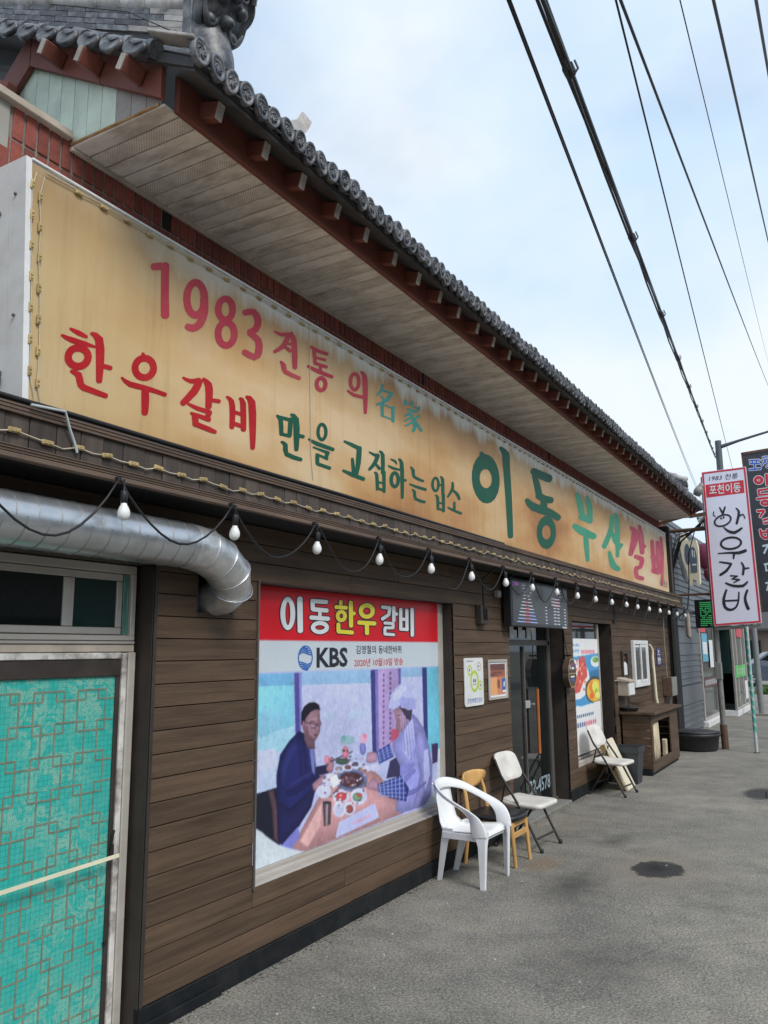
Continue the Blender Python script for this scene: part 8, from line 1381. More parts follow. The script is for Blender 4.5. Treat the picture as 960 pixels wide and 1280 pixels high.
lin = raster(sh, 7.272, 7.648, 1.328, 1.62, 40, 40, (182, 118, 84), 2, 1.3, 3)
print_sheet('notice_print', lin, XP(0.0105), 7.272, 7.648, 1.328, 1.62, 0, attr_mat('notice_ink', 0.25), NOT_)
m_ = MB(); flat(m_, XP(0.0125), [(7.56, 1.37), (7.65, 1.37), (7.65, 1.48), (7.56, 1.48)]); m_.build('blue_tab', M_TBLUE, NOT_)
m_ = MB(); flat(m_, XP(0.0135), [(7.59, 1.40), (7.62, 1.40), (7.62, 1.455), (7.59, 1.44)]); flat(m_, XP(0.0135), [(7.565, 1.345), (7.645, 1.345), (7.645, 1.368), (7.565, 1.368)]); m_.build('tab_mark', M_TWHITE, NOT_)

m_ = MB(); m_.cbox(0.004, 0.06, 6.98, 7.03, 1.99, 2.165, 0.004); m_.cbox(0.004, 0.06, 7.031, 7.15, 1.99, 2.03, 0.004); m_.cbox(0.004, 0.055, 7.151, 7.19, 2.03, 2.14, 0.004); m_.box(0.003, 0.01, 7.03, 7.15, 2.03, 2.15)
tag(m_.build('cable_bracket', M_WOODD, None), 'dark L shaped wooden cable bracket on the boards above the lime ring plate', 'bracket')
m_ = MB(); m_.tube([(0.30, 6.80, 2.49), (0.12, 6.9, 2.40), (0.05, 7.06, 2.17), (0.05, 7.08, 2.08)], 0.009, 6); m_.tube([(0.30, 7.34, 2.49), (0.12, 7.22, 2.34), (0.05, 7.1, 2.17)], 0.004, 5)
tag(m_.build('bracket_wire', M_CABLE, None), 'two black wires hanging from the ledge to the L shaped bracket', 'wire')

OVAL = thing('oval_sign', 'round scalloped wooden sign with yellow rim hung beside the door', 'sign', (0.08, 9.58, 1.31))
pts = [(9.585+(0.15+0.012*abs(math.sin(4*a)))*math.cos(a), 1.475+(0.165+0.01*abs(math.sin(4*a)))*math.sin(a)) for a in [2*math.pi*k/48 for k in range(48)]]
m_ = MB(); flat(m_, XP(0.02), pts, 0, 0.07); m_.build('wooden_disc', mat('dark_walnut', (0.085, 0.055, 0.042), 0.45, 0.2, 10), OVAL)
m_ = MB(); q_ = [(9.585+(u-9.585)*0.93, 1.475+(v-1.475)*0.93) for u, v in pts]; a_ = [XP(0.0915)(*p) for p in pts]; b_ = [XP(0.0915)(*p) for p in q_]; m_.add(a_+b_, [(k, (k+1) % 48, 48+(k+1) % 48, 48+k) for k in range(48)]); flat(m_, XP(0.0915), [(9.44, 1.465), (9.73, 1.465), (9.73, 1.475), (9.44, 1.475)]); m_.build('yellow_rim', M_LEDM, OVAL)
mm = {M_TWHITE: MB(), M_TRED: MB(), M_TBLUE: MB()}
for u, v, wd_, h, m in ((9.56, 1.52, 0.10, 0.025, M_TWHITE), (9.54, 1.56, 0.06, 0.03, M_TRED), (9.61, 1.56, 0.07, 0.03, M_TBLUE), (9.49, 1.52, 0.025, 0.05, M_TWHITE), (9.51, 1.425, 0.15, 0.018, M_TWHITE), (9.51, 1.385, 0.14, 0.022, M_TBLUE)): flat(mm[m], XP(0.092), [(u, v), (u+wd_, v), (u+wd_, v+h), (u, v+h)])
for m, q in mm.items(): q.build('carved_lettering', m, OVAL)
m_ = MB(); m_.tube([(0.03, 9.50, 1.99), (0.03, 9.56, 1.80), (0.05, 9.585, 1.64)], 0.005, 5); m_.bar((0.0, 9.585, 1.68), (0.09, 9.585, 1.68), 0.02, 0.02); m_.build('hanger', M_CABLE, OVAL)

# ================================================================== MENU POSTER
MENU = thing('menu_poster', 'tall food poster with red meat plate and orange stew in narrow window', 'poster', (-0.08, 10.75, 0.45))
u0, u1, v0, v1 = 10.0, 11.35, 0.45, 1.89
def nm(pts):                                           # fractions of the sheet (across, down) -> mm
    o = []
    for a, b in pts: o += [(10.19+a*1.16)*1000, (1.89-b*1.44)*1000]
    return o
def ne(cu, cv, ru, rv, n=18): return nm([(cu+ru*math.cos(2*math.pi*k/n), cv+rv*math.sin(2*math.pi*k/n)) for k in range(n)])
sh = [((60, 128, 172), nm([(-.3, .17), (1.1, .13), (1.1, .60), (-.3, .63)])), ((36, 96, 140), nm([(.6, .3), (1.1, .28), (1.1, .46), (.6, .48)])), ((226, 234, 242), ne(.12, .36, .48, .17)), ((206, 216, 230), ne(.12, .36, .40, .14))]
sh += [((178, 70, 64), nm([(.22, .17), (.42, .15), (.5, .25), (.52, .34), (.36, .38), (.2, .47), (.02, .48), (.0, .36), (.18, .3)]))]
for k in range(30): a = random.random(); b = random.random(); sh.append((((220, 120, 100), (150, 40, 44), (232, 170, 140), (190, 84, 60))[k % 4], ne(.06+.4*a, .18+.28*b, .035, .012, 7)))
sh += [((228, 238, 232), ne(.88, .21, .2, .05)), ((70, 128, 60), ne(.88, .195, .13, .028)), ((120, 170, 80), ne(.84, .19, .06, .014)), ((40, 52, 50), ne(.8, .47, .4, .125)), ((226, 160, 50), ne(.8, .475, .34, .105)), ((214, 110, 40), ne(.68, .44, .12, .05)), ((240, 196, 90), ne(.82, .44, .14, .05)), ((200, 90, 40), ne(.66, .52, .1, .03)), ((96, 170, 60), nm([(.78, .48), (.88, .45), (.92, .55), (.84, .56)])), ((236, 200, 110), ne(.9, .52, .1, .03)), ((210, 224, 238), ne(.05, .62, .2, .035))]
sh += [((206, 222, 244), nm([(-.3, .61), (1.1, .575), (1.1, 1.1), (-.3, 1.1)]))]
for k in range(9): sh.append(((70, 74, 110), nm([(.04+.075*k, .665), (.09+.075*k, .665), (.09+.075*k, .69), (.04+.075*k, .69)])))
for k in range(9): sh.append((((74, 76, 112) if k < 4 else (214, 80, 96)), nm([(.04+.085*k, .735), (.1+.085*k, .73), (.1+.085*k, .77), (.04+.085*k, .775)])))
for k in range(7): sh.append(((226, 96, 104), nm([(.32+.08*k, .098), (.38+.08*k, .1), (.38+.08*k, .135), (.32+.08*k, .135)])))
for k in range(4): sh.append(((70, 90, 150), nm([(.0+.07*k, .05+.02*(k % 2)), (.05+.07*k, .045), (.06+.07*k, .065), (.01+.07*k, .07)]))); sh.append(((80, 110, 170), nm([(.02+.06*k, .1), (.06+.06*k, .09), (.05+.06*k, .12), (.02+.06*k, .125)])))
lin = raster(sh, u0, u1, v0, v1, 90, 110, (198, 220, 246), 2, 1.5, 1)
print_sheet('menu_print', lin, XP(-0.08), u0, u1, v0, v1, 0, attr_mat('menu_ink', 0.3), MENU)

# ================================================================== ODD THINGS ON THE FAR WALL
MAIL = thing('mail_box', 'weathered cream metal letter box on the wall above the wooden hutch', 'mailbox', (0.1, 12.15, 1.08))
m_ = MB(); m_.cbox(0.004, 0.16, 11.98, 12.34, 1.09, 1.30, 0.006); m_.build('body', M_CREAM, MAIL)
m_ = MB(); m_.prism([(0.002, 11.96, 1.30), (0.18, 11.96, 1.285), (0.18, 11.96, 1.30), (0.002, 11.96, 1.345)], (0, 0.40, 0)); m_.build('lid', M_CREAM, MAIL)
m_ = MB(); m_.prism([(0.161, 11.99, 1.10), (0.163, 12.33, 1.10), (0.163, 12.33, 1.26), (0.161, 12.16, 1.31), (0.161, 11.99, 1.26)], (0.004, 0, 0)); m_.build('front_plate', M_WHITE, MAIL)
HOLD = thing('notice_holder', 'narrow dark frame holding a white leaflet beside the white sliding window', 'frame', (0.02, 12.45, 1.33))
m_ = MB(); m_.cbox(0.004, 0.03, 12.28, 12.33, 1.34, 1.72, 0.003); m_.cbox(0.004, 0.03, 12.58, 12.63, 1.34, 1.72, 0.003); m_.cbox(0.004, 0.03, 12.331, 12.579, 1.68, 1.72, 0.003); m_.cbox(0.004, 0.03, 12.331, 12.579, 1.34, 1.37, 0.003); m_.build('frame', M_WOODD, HOLD)
m_ = MB(); flat(m_, XP(0.012), [(12.34, 1.372), (12.575, 1.372), (12.575, 1.52), (12.5, 1.56), (12.42, 1.56), (12.34, 1.52)], 0, 0.004); m_.build('leaflet', M_TWHITE, HOLD)
m_ = MB(); m_.tube([(0.04, 14.1, 1.82), (0.05, 14.22, 1.74), (0.05, 14.20, 1.6), (0.05, 14.25, 1.3), (0.05, 14.28, 0.95), (0.06, 14.30, 0.86)], [0.016, 0.024, 0.026, 0.026, 0.028, 0.03], 8)
tag(m_.build('crooked_stick', M_BATTEN, None), 'pale crooked wooden stick leaning on the wall beside the sliding window', 'stick')
ADDR = thing('address_plate', 'small navy blue house number plate with pointed top near the wall end', 'address plate', (0.01, 14.9, 1.46))
m_ = MB(); flat(m_, XP(0.004), [(14.76, 1.465), (15.08, 1.465), (15.08, 1.73), (14.92, 1.785), (14.76, 1.73)], 0, 0.008); m_.build('plate', M_NAVY, ADDR)
m_ = MB()
for u, v, a, b in ((14.88, 1.68, 0.07, 0.05), (14.8, 1.645, 0.24, 0.01), (14.82, 1.50, 0.2, 0.012), (14.82, 1.53, 0.05, 0.07), (14.9, 1.54, 0.05, 0.06), (14.98, 1.53, 0.05, 0.07)): flat(m_, XP(0.0125), [(u, v), (u+a, v), (u+a, v+b), (u, v+b)])
m_.build('number', M_TWHITE, ADDR)
EB = thing('meter_box', 'brown electric meter box with grey door at the end of the boards', 'meter box', (0.08, 15.35, 0.9))
m_ = MB(); m_.cbox(0.004, 0.15, 15.12, 15.56, 0.93, 1.25, 0.006); m_.build('case', M_RUSTP, EB)
m_ = MB(); m_.cbox(0.1505, 0.168, 15.12, 15.56, 0.93, 1.255, 0.005); m_.build('door', M_POST, EB)
m_ = MB(); m_.tube([(0.08, 15.3, 0.93), (0.08, 15.3, 0.3), (0.06, 15.35, 0.0)], 0.012, 6); m_.tube([(0.06, 15.25, 1.25), (0.06, 15.2, 1.9), (0.05, 15.3, 2.4)], 0.012, 6); m_.build('conduit', M_POST, EB)
m_ = MB(); m_.tube([(0.03, 11.35+0.5, 2.49), (0.02, 12.0, 2.3), (0.02, 11.97, 2.16)], 0.008, 6); m_.tube([(0.02, 12.45, 1.08), (0.02, 12.6, 0.98), (0.02, 13.3, 0.9)], 0.005, 5); m_.tube([(0.02, 12.5, 1.12), (0.02, 12.52, 0.88)], 0.006, 5)
m_.cbox(0.002, 0.03, 11.9, 12.05, 2.13, 2.16, 0.004); tag(m_.build('loose_wiring', M_CABLE, None), 'loose black wires on the boards round the letter box', 'wire')

# ================================================================== WOODEN HUTCH
HUT = thing('wooden_hutch', 'dark boarded wooden hutch with open front holding split logs', 'cabinet', (0.25, 13, 0))
hx0, hx1, hy0, hy1 = 0.03, 0.43, 12.03, 13.95
for k in range(7):
    z0 = 0.09+0.105*k; q = MB(); q.cbox(hx0, hx1-0.02, hy0, hy0+0.02, z0+0.002, z0+0.103, 0.002); q.build('side_board', M_WOOD, HUT)
    q = MB(); q.cbox(hx0, hx1-0.02, hy1-0.02, hy1, z0+0.002, z0+0.103, 0.002); q.build('side_board', M_WOOD, HUT)
q = MB(); q.cbox(hx1-0.019, hx1+0.004, hy0+0.0, hy0+0.11, 0.05, 0.825, 0.003); q.cbox(hx1-0.019, hx1+0.004, hy1-0.6, hy1, 0.05, 0.825, 0.003); q.cbox(hx1-0.019, hx1+0.003, hy0+0.111, hy1-0.601, 0.72, 0.825, 0.003); q.cbox(hx1-0.019, hx1+0.003, hy0+0.111, hy1-0.601, 0.05, 0.19, 0.003); q.build('front_frame', M_WOOD, HUT)
q = MB(); q.cbox(hx0, hx1-0.02, hy0, hy1, 0.0, 0.085, 0.003); q.build('plinth', M_SKIRT, HUT)
for k in range(5):
    x = hx0-0.02+0.099*k; q = MB(); q.cbox(x, x+0.096, hy0-0.05, hy1+0.04, 0.83, 0.868, 0.004); q.build('top_board', M_WOOD, HUT)
q = MB(); q.box(0.06, 0.07, hy0+0.03, hy1-0.03, 0.09, 0.82); q.build('back', M_BLACK, HUT)
for i, (yy, zz, r, h_) in enumerate(((12.58, 0.09, 0.33, 0.61),)):
    q = MB(); q.lathe([(0.0, 0.0), (r, 0.0), (r*1.04, h_*0.4), (r*0.97, h_), (0.0, h_)], 14, Matrix.Translation((0.275, yy, zz)) @ Matrix.Diagonal((0.38, 1, 1, 1))); tag(q.build('log', M_LOG, None), 'thick pale log standing at the near side inside the hutch', 'log')
q = MB(); q.cbox(0.34, 0.405, 13.10, 13.19, 0.09, 0.40, 0.01); tag(q.build('split_wood', M_LOG, None), 'thin pale split of wood standing at the far side inside the hutch', 'firewood')
q = MB(); q.lathe([(0.0, 0.0), (0.11, 0.0), (0.135, 0.05), (0.14, 0.055), (0.12, 0.06), (0.0, 0.03)], 18, Matrix.Translation((0.12, 12.12, 0.869))); tag(q.build('black_dish', M_RUBBER, None), 'black plastic dish on the near corner of the wooden hutch', 'dish')

# ================================================================== CHAIRS
def mono_chair():
    """stackable moulded armchair; local +x is the front"""
    t = thing('plastic_armchair', 'white moulded plastic armchair nearest the poster window', 'chair', (0.28, 6.12, 0))
    # shell: seat pan curving up into the back
    prof = [(0.215, 0.356), (0.21, 0.374), (0.17, 0.382), (0.05, 0.372), (-0.10, 0.362), (-0.155, 0.375), (-0.185, 0.43), (-0.205, 0.52), (-0.225, 0.62), (-0.24, 0.70), (-0.25, 0.715)]
    hw = [0.20, 0.205, 0.21, 0.205, 0.19, 0.175, 0.145, 0.13, 0.13, 0.14, 0.15]
    m_ = MB(); n_ = 8; vs = []; 
    for layer_ in (0, 1):
        for (x, z), h in zip(prof, hw):
            for k in range(n_+1):
                y_ = -h+2*h*k/n_; c_ = (k/n_*2-1)**2
                vs.append((x-(0.02*(1-c_) if z > 0.4 else 0)-(0.007 if layer_ and z > 0.4 else 0), y_, z+(0.018*c_ if z < 0.4 and x < 0.18 else 0)-(0.008 if layer_ and z < 0.42 else 0)))
    np_ = len(prof); W_ = n_+1; fs = []
    for i in range(np_-1):
        for k in range(n_):
            fs.append((i*W_+k, i*W_+k+1, (i+1)*W_+k+1, (i+1)*W_+k)); o_ = np_*W_; fs.append((o_+i*W_+k, o_+(i+1)*W_+k, o_+(i+1)*W_+k+1, o_+i*W_+k+1))
    for i in range(np_-1):
        for k in (0, n_): a = i*W_+k; b = a+W_; fs.append((a, b, b+np_*W_, a+np_*W_))
    for k in range(n_):
        for i in (0, np_-1): a = i*W_+k; fs.append((a, a+1, a+1+np_*W_, a+np_*W_))
    m_.add(vs, fs, True); m_.build('seat_shell', M_WPLAS, t, world=False)
    # arm band: broad at the back, flat along the arms, turning upright into the front legs
    half = [((0.190, -0.238, 0.36), (1, 0, 0), 0.125), ((0.180, -0.245, 0.42), (1, 0, 0.1), 0.125), ((0.160, -0.250, 0.475), (0.95, -0.15, 0.35), 0.105), ((0.115, -0.252, 0.525), (0.6, -0.5, 0.6), 0.078), ((0.04, -0.250, 0.570), (0.25, -0.8, 0.55), 0.066), ((-0.06, -0.240, 0.615), (0.1, -0.75, 0.65), 0.06), ((-0.155, -0.205, 0.660), (-0.2, -0.45, 0.85), 0.068), ((-0.225, -0.12, 0.690), (-0.35, -0.15, 0.95), 0.08), ((-0.245, 0.0, 0.700), (-0.35, 0, 0.95), 0.085)]
    ctl = [(Vector(c), Vector(d).normalized(), w_) for c, d, w_ in half]
    ctl += [(Vector((c.x, -c.y, c.z)), Vector((d.x, -d.y, d.z)), w_) for c, d, w_ in ctl[-2::-1]]
    sm_ = []
    for i in range(len(ctl)-1):
        q = [ctl[max(0, min(len(ctl)-1, j))] for j in (i-1, i, i+1, i+2)]
        for k in range(4):
            tt = k/4; cr = lambda a, b, c, d: (b*2+(c-a)*tt+(a*2-b*5+c*4-d)*tt*tt+(b*3-a-c*3+d)*tt**3)*0.5
            sm_.append((cr(*[x[0] for x in q]), cr(*[x[1] for x in q]), cr(*[x[2] for x in q])))
    sm_.append(ctl[-1]); vs = []; fs = []
    for i, (p, wide, w_) in enumerate(sm_):
        tg = (sm_[min(i+1, len(sm_)-1)][0]-sm_[max(i-1, 0)][0]).normalized()
        wide = (wide-tg*wide.dot(tg)).normalized(); thn = tg.cross(wide).normalized()
        for a, b in ((-0.5, 0), (-0.42, -0.45), (0, -0.5), (0.42, -0.45), (0.5, 0), (0.42, 0.45), (0, 0.5), (-0.42, 0.45)): vs.append(p+wide*w_*a+thn*0.015*b)
    for i in range(len(sm_)-1):
        for k in range(8): fs.append((i*8+k, i*8+(k+1) % 8, (i+1)*8+(k+1) % 8, (i+1)*8+k))
    fs += [tuple(range(8)), tuple(range(len(vs)-8, len(vs)))]
    m_ = MB(); m_.add(vs, fs, True); m_.build('arm_band', M_WPLAS, t, world=False)
    # legs: L-shaped flaring sections
    for (x0, y0, z0, x1, y1) in ((0.24, -0.245, 0.40, 0.222, -0.242), (0.24, 0.245, 0.40, 0.222, 0.236), (-0.135, -0.205, 0.46, -0.215, -0.158), (-0.135, 0.205, 0.46, -0.235, 0.19)):
        m_ = MB(); sx = -1 if x0 > 0 else 1; sy = 1 if y0 < 0 else -1
        secs = []
        for z, t_, wd_ in ((z0 if x0 > 0 else 0.40, 0.0, 0.085), (0.36, 0.12, 0.08), (0.30, 0.30, 0.058), (0.15, 0.65, 0.046), (0.0, 1.0, 0.036)):
            x = x0+(x1-x0)*t_; y_ = y0+(y1-y0)*t_; d_ = 0.010
            secs.append([(x, y_, z), (x+sx*wd_, y_, z), (x+sx*wd_, y_+sy*d_, z), (x+sx*d_, y_+sy*d_, z), (x+sx*d_, y_+sy*wd_*0.8, z), (x, y_+sy*wd_*0.8, z)])
        vs = [p for s_ in secs for p in s_]; fs = [tuple(range(6)), tuple(range(len(vs)-6, len(vs)))]
        for i in range(len(secs)-1):
            for k in range(6): fs.append((i*6+k, i*6+(k+1) % 6, (i+1)*6+(k+1) % 6, (i+1)*6+k))
        m_.add(vs, fs); m_.build('leg', M_WPLAS, t, world=False)
    # apron under the seat
    m_ = MB()
    for a, b in (((0.20, -0.20, 0.355), (0.20, 0.20, 0.355)), ((-0.14, -0.20, 0.35), (0.17, -0.225, 0.355)), ((-0.14, 0.20, 0.35), (0.17, 0.225, 0.355)), ((-0.15, -0.18, 0.352), (-0.15, 0.18, 0.352))): m_.bar(a, b, 0.012, 0.05, ch=0.004)
    m_.build('apron', M_WPLAS, t, world=False)
    return t
mono = mono_chair()

def wood_chair():
    t = thing('wooden_chair', 'beech dining chair with curved back and black seat between the white chairs', 'chair', (0.26, 6.74, 0))
    for y_ in (-0.205, 0.205):
        q = MB(); q.tube([(-0.215, y_, 0.0), (-0.175, y_, 0.35), (-0.205, y_*0.95, 0.55), (-0.245, y_*0.9, 0.68)], [0.016, 0.021, 0.017, 0.014], 8); q.build('leg', M_BEECH, t, world=False)
        q = MB(); q.tube([(0.215, y_*0.82, 0.0), (0.185, y_*0.78, 0.345)], [0.015, 0.021], 8); q.build('leg', M_BEECH, t, world=False)
    for a, b in (((-0.17, -0.2, 0.335), (0.18, -0.165, 0.335)), ((-0.17, 0.2, 0.335), (0.18, 0.165, 0.335)), ((0.185, -0.16, 0.325), (0.185, 0.16, 0.325)), ((-0.175, -0.2, 0.335), (-0.175, 0.2, 0.335)), ((-0.19, -0.2, 0.2), (-0.19, 0.2, 0.2)), ((0.19, -0.155, 0.24), (0.19, 0.155, 0.24))):
        q = MB(); q.bar(a, b, 0.02, 0.045, ch=0.004); q.build('rail', M_BEECH, t, world=False)
    q = MB(); n_ = 12; vs = []; 
    outl = []
    for k in range(28):
        a = 2*math.pi*k/28; c, s_ = math.cos(a), math.sin(a); e = 0.55
        outl.append((0.01+0.225*math.copysign(abs(c)**e, c), (0.215-0.015*c)*math.copysign(abs(s_)**e, s_)))
    for z, sc in ((0.352, 0.95), (0.358, 1.0), (0.385, 1.0), (0.396, 0.95), (0.392, 0.6), (0.388, 0.2)): vs += [(x*sc, y_*sc, z) for x, y_ in outl]
    fs = [tuple(range(28))[::-1], tuple(range(5*28, 6*28))]
    for i in range(5):
        for k in range(28): fs.append((i*28+k, i*28+(k+1) % 28, (i+1)*28+(k+1) % 28, (i+1)*28+k))
    q.add(vs, fs, True); q.build('seat', M_BLKLEA, t, world=False)
    # bent-ply back: half-moon, curved in plan
    q = MB(); outl = []
    for k in range(32):
        a = 2*math.pi*k/32; y_ = 0.235*math.cos(a); z = 0.67+(0.045*math.copysign(abs(math.sin(a))**0.45, math.sin(a)) if math.sin(a) > 0 else 0.105*math.sin(a)); outl.append((y_, z))
    cx_ = lambda y_, z: -0.262-0.0+0.055*(y_/0.235)**2-0.10*(z-0.6)
    vs = []
    for d_ in (0.0, 0.016):
        for sc in (1.0, 0.7, 0.35): vs += [(cx_(y_*sc, 0.65+(z-0.65)*sc)+d_, y_*sc, 0.65+(z-0.65)*sc) for y_, z in outl]
    fs = []
    for o_ in (0, 96):
        for i in range(2):
            for k in range(32): fs.append((o_+i*32+k, o_+i*32+(k+1) % 32, o_+(i+1)*32+(k+1) % 32, o_+(i+1)*32+k))
        fs.append(tuple(range(o_+64, o_+96)))
    for k in range(32): fs.append((k, (k+1) % 32, 96+(k+1) % 32, 96+k))
    q.add(vs, fs, True); q.build('backrest', M_BEECH, t, world=False)
    return t
wood_chair()

def fold_chair():
    t = thing('folding_chair', 'off white folding chair standing open in front of the glass door', 'chair', (0.28, 7.38, 0), 'off white folding chairs')
    for y_ in (-0.215, 0.215):
        q = MB(); q.tube([(0.235, y_, 0.0), (0.06, y_, 0.33), (-0.14, y_, 0.62), (-0.2, y_, 0.76)], 0.0125, 8); q.build('front_leg', M_TUBE, t, world=False)
        q = MB(); q.tube([(-0.225, y_*0.9, 0.0), (-0.02, y_*0.9, 0.30), (0.02, y_*0.9, 0.37)], 0.012, 8); q.build('rear_leg', M_TUBE, t, world=False)
        q = MB(); q.tube([(-0.17, y_*0.88, 0.385), (0.2, y_*0.88, 0.365)], 0.011, 8); q.build('seat_rail', M_TUBE, t, world=False)
        q = MB(); q.tube([(-0.105, y_, 0.54), (-0.15, y_*0.94, 0.375)], 0.009, 6); q.build('brace', M_TUBE, t, world=False)
        for x in (0.235, -0.225):
            q = MB(); q.lathe([(0.0, 0.0), (0.017, 0.0), (0.018, 0.03), (0.013, 0.035)], 10, Matrix.Translation((x-(0.004 if x > 0 else -0.004), y_*(1 if x > 0 else 0.9), 0))); q.build('foot_cap', M_RUBBER, t, world=False)
    q = MB(); q.tube([(0.18, -0.215, 0.105), (0.18, 0.215, 0.105)], 0.010, 8); q.build('cross_bar', M_TUBE, t, world=False)
    q = MB(); q.tube([(-0.13, -0.195, 0.14), (-0.13, 0.195, 0.14)], 0.010, 8); q.build('cross_bar', M_TUBE, t, world=False)
    # seat
    def slab(outl, zs, fn):
        n_ = len(outl); vs = []
        for z, sc in zs: vs += [fn(u*sc, v*sc, z) for u, v in outl]
        fs = [tuple(range(n_))[::-1], tuple(range((len(zs)-1)*n_, len(zs)*n_))]
        for i in range(len(zs)-1):
            for k in range(n_): fs.append((i*n_+k, i*n_+(k+1) % n_, (i+1)*n_+(k+1) % n_, (i+1)*n_+k))
        mb_ = MB(); mb_.add(vs, fs, True); return mb_
    def sq(a, b, e, n_=32):
        o = []
        for k in range(n_):
            g_ = 2*math.pi*k/n_; c, s_ = math.cos(g_), math.sin(g_); o.append((a*math.copysign(abs(c)**e, c), b*math.copysign(abs(s_)**e, s_)))
        return o
    slab(sq(0.205, 0.225, 0.32), ((0.0, 0.94), (0.004, 0.985), (0.02, 1.0), (0.034, 0.985), (0.04, 0.94), (0.034, 0.55), (0.03, 0.2)), lambda u, v, z: (0.035+u, v, 0.36+z-0.02*u+(0.022*max(0, -u/0.205)**3))).build('seat', M_OFFW, t, world=False)
    slab(sq(0.135, 0.215, 0.45), ((0.0, 0.95), (0.004, 0.985), (0.014, 1.0), (0.024, 0.985), (0.028, 0.95), (0.022, 0.5), (0.02, 0.2)), lambda u, v, z: (-0.175-0.38*u+z*0.9-0.04*(1-(v/0.215)**2), v, 0.675+u*0.92+z*0.35)).build('backrest', M_OFFW, t, world=False)
    return t
fc = fold_chair(); fc.rotation_euler = (0, 0, math.radians(-4))
f2 = copy_tree(fc); f2.location = (0.27, 10.42, 0); f2.rotation_euler = (0, 0, math.radians(-5)); f2['label'] = 'off white folding chair below the food poster beside the cream lid'
mono.rotation_euler = (0, 0, math.radians(-1))

# ================================================================== CREAM BOX LID, BIN, TUB
LID = thing('box_lid', 'cream insulated box lid leaning on the wall behind the farther folding chair', 'lid', (0.3, 10.85, 0))
lm_ = Matrix.Translation((0.40, 10.88, 0.0)) @ Matrix.Rotation(math.radians(2), 4, 'Z') @ Matrix.Rotation(math.radians(-24), 4, 'Y')
q = MB(); q.cbox(-0.035, 0.0, -0.24, 0.24, 0.0, 0.66, 0.012, lm_); q.build('rim', M_CREAMP, LID)
q = MB(); q.cbox(-0.10, -0.036, -0.21, 0.21, 0.03, 0.62, 0.012, lm_); q.build('moulded_body', M_TAN, LID)
BIN = thing('waste_bin', 'dark grey square waste bin standing between the cream lid and the hutch', 'bin', (0.28, 11.3, 0))
q = MB(); vs = []; 
for z, h in ((0.0, 0.13), (0.40, 0.165), (0.40, 0.178), (0.47, 0.182), (0.47, 0.16), (0.05, 0.12)): vs += [(0.26+a*h, 11.35+b*h, z) for a, b in ((-1, -1), (1, -1), (1, 1), (-1, 1))]
fs = [(0, 1, 2, 3), (20, 21, 22, 23)]
for i in range(5):
    for k in range(4): fs.append((i*4+k, i*4+(k+1) % 4, (i+1)*4+(k+1) % 4, (i+1)*4+k))
q.add(vs, fs); q.build('body', mat('slate_plastic', (0.035, 0.042, 0.05), 0.5, 0.15, 14), BIN)
TUB = thing('rubber_tub', 'large round black rubber tub by the foot of the sign post', 'tub', (0.45, 15.5, 0))
q = MB(); q.lathe([(0.0, 0.0), (0.33, 0.0), (0.36, 0.03), (0.385, 0.24), (0.41, 0.245), (0.415, 0.29), (0.39, 0.30), (0.375, 0.28), (0.34, 0.05), (0.0, 0.04)], 36, Matrix.Translation((0.44, 15.45, 0))); q.build('basin', M_RUBBER, TUB)
q = MB(); q.lathe([(0.40, 0.305), (0.41, 0.318), (0.30, 0.335), (0.1, 0.34), (0.0, 0.342)], 30, Matrix.Translation((0.44, 15.45, 0))); q.build('lid', M_RUBBER, TUB)
q = MB(); q.bar((-0.06, 1.75, 0.78), (0.0-0.06, 2.866, 0.812), 0.004, 0.017); tag(q.build('door_strap', M_BATTEN, None), 'pale flat strap stretched across the teal glass door', 'strap')

# ================================================================== SIGN POSTS AND STREET SIGNS
WS = thing('vertical_sign', 'tall white vertical sign with red border and black brush lettering', 'sign', (0.85, 15.7, 0))
q = MB(); q.tube([(0.87, 15.78, 0.0), (0.865, 15.78, 0.42)], 0.062, 12); q.build('post_base', M_RUSTP, WS)
q = MB(); q.tube([(0.865, 15.78, 0.42), (0.845, 15.78, 4.9)], 0.05, 12); q.build('post', M_POST, WS)
q = MB(); q.prism([(0.862, 15.604, 2.14), (1.64, 15.604, 2.18), (1.60, 15.604, 4.975), (0.845, 15.604, 4.96)], (0, 0.1, 0)); q.build('box', M_ALU, WS)
FA = [(0.862, 2.14), (1.64, 2.18), (1.60, 4.975), (0.845, 4.96)]
def inset(p, d):
    c = Vector((sum(a for a, b in p)/4, sum(b for a, b in p)/4)); hw_, hh_ = 0.39, 1.41
    return [(c.x+(a-c.x)*(1-d/hw_), c.y+(b-c.y)*(1-d/hh_)) for a, b in p]
q = MB(); flat(q, YP(15.602), FA, 0); q.build('face', mat('sign_face_white', (0.78, 0.785, 0.92), 0.35, 0.03, 4, dirt=(0.72, 0.73, 0.85), dirt_amt=0.3), WS)
o_ = inset(FA, 0.008); i_ = inset(FA, 0.04); q = MB(); q.add([YP(15.6)(*p) for p in o_]+[YP(15.6)(*p) for p in i_], [(k, (k+1) % 4, 4+(k+1) % 4, 4+k) for k in range(4)]); q.build('red_border', M_TRED, WS)
q = MB(); flat(q, YP(15.6), [(0.90, 4.475), (1.545, 4.50), (1.545, 4.735), (0.90, 4.715)]); q.build('red_band', M_TRED, WS)
text('1983 전통', (0.965, 4.775, 1.46, 4.875), YP(15.6), 0.002, 'sign_lettering', M_INK, WS, 0.0, 0.2)
text('포천이동', (0.955, 4.52, 1.49, 4.70), YP(15.6), 0.003, 'sign_lettering', M_TWHITE, WS, 0.018, 0.05)
for st in CALLIGRAPHY:
    q = MB(); strips(q, YP(15.6), st, 0.001); q.build('brush_letter', M_INK, WS)
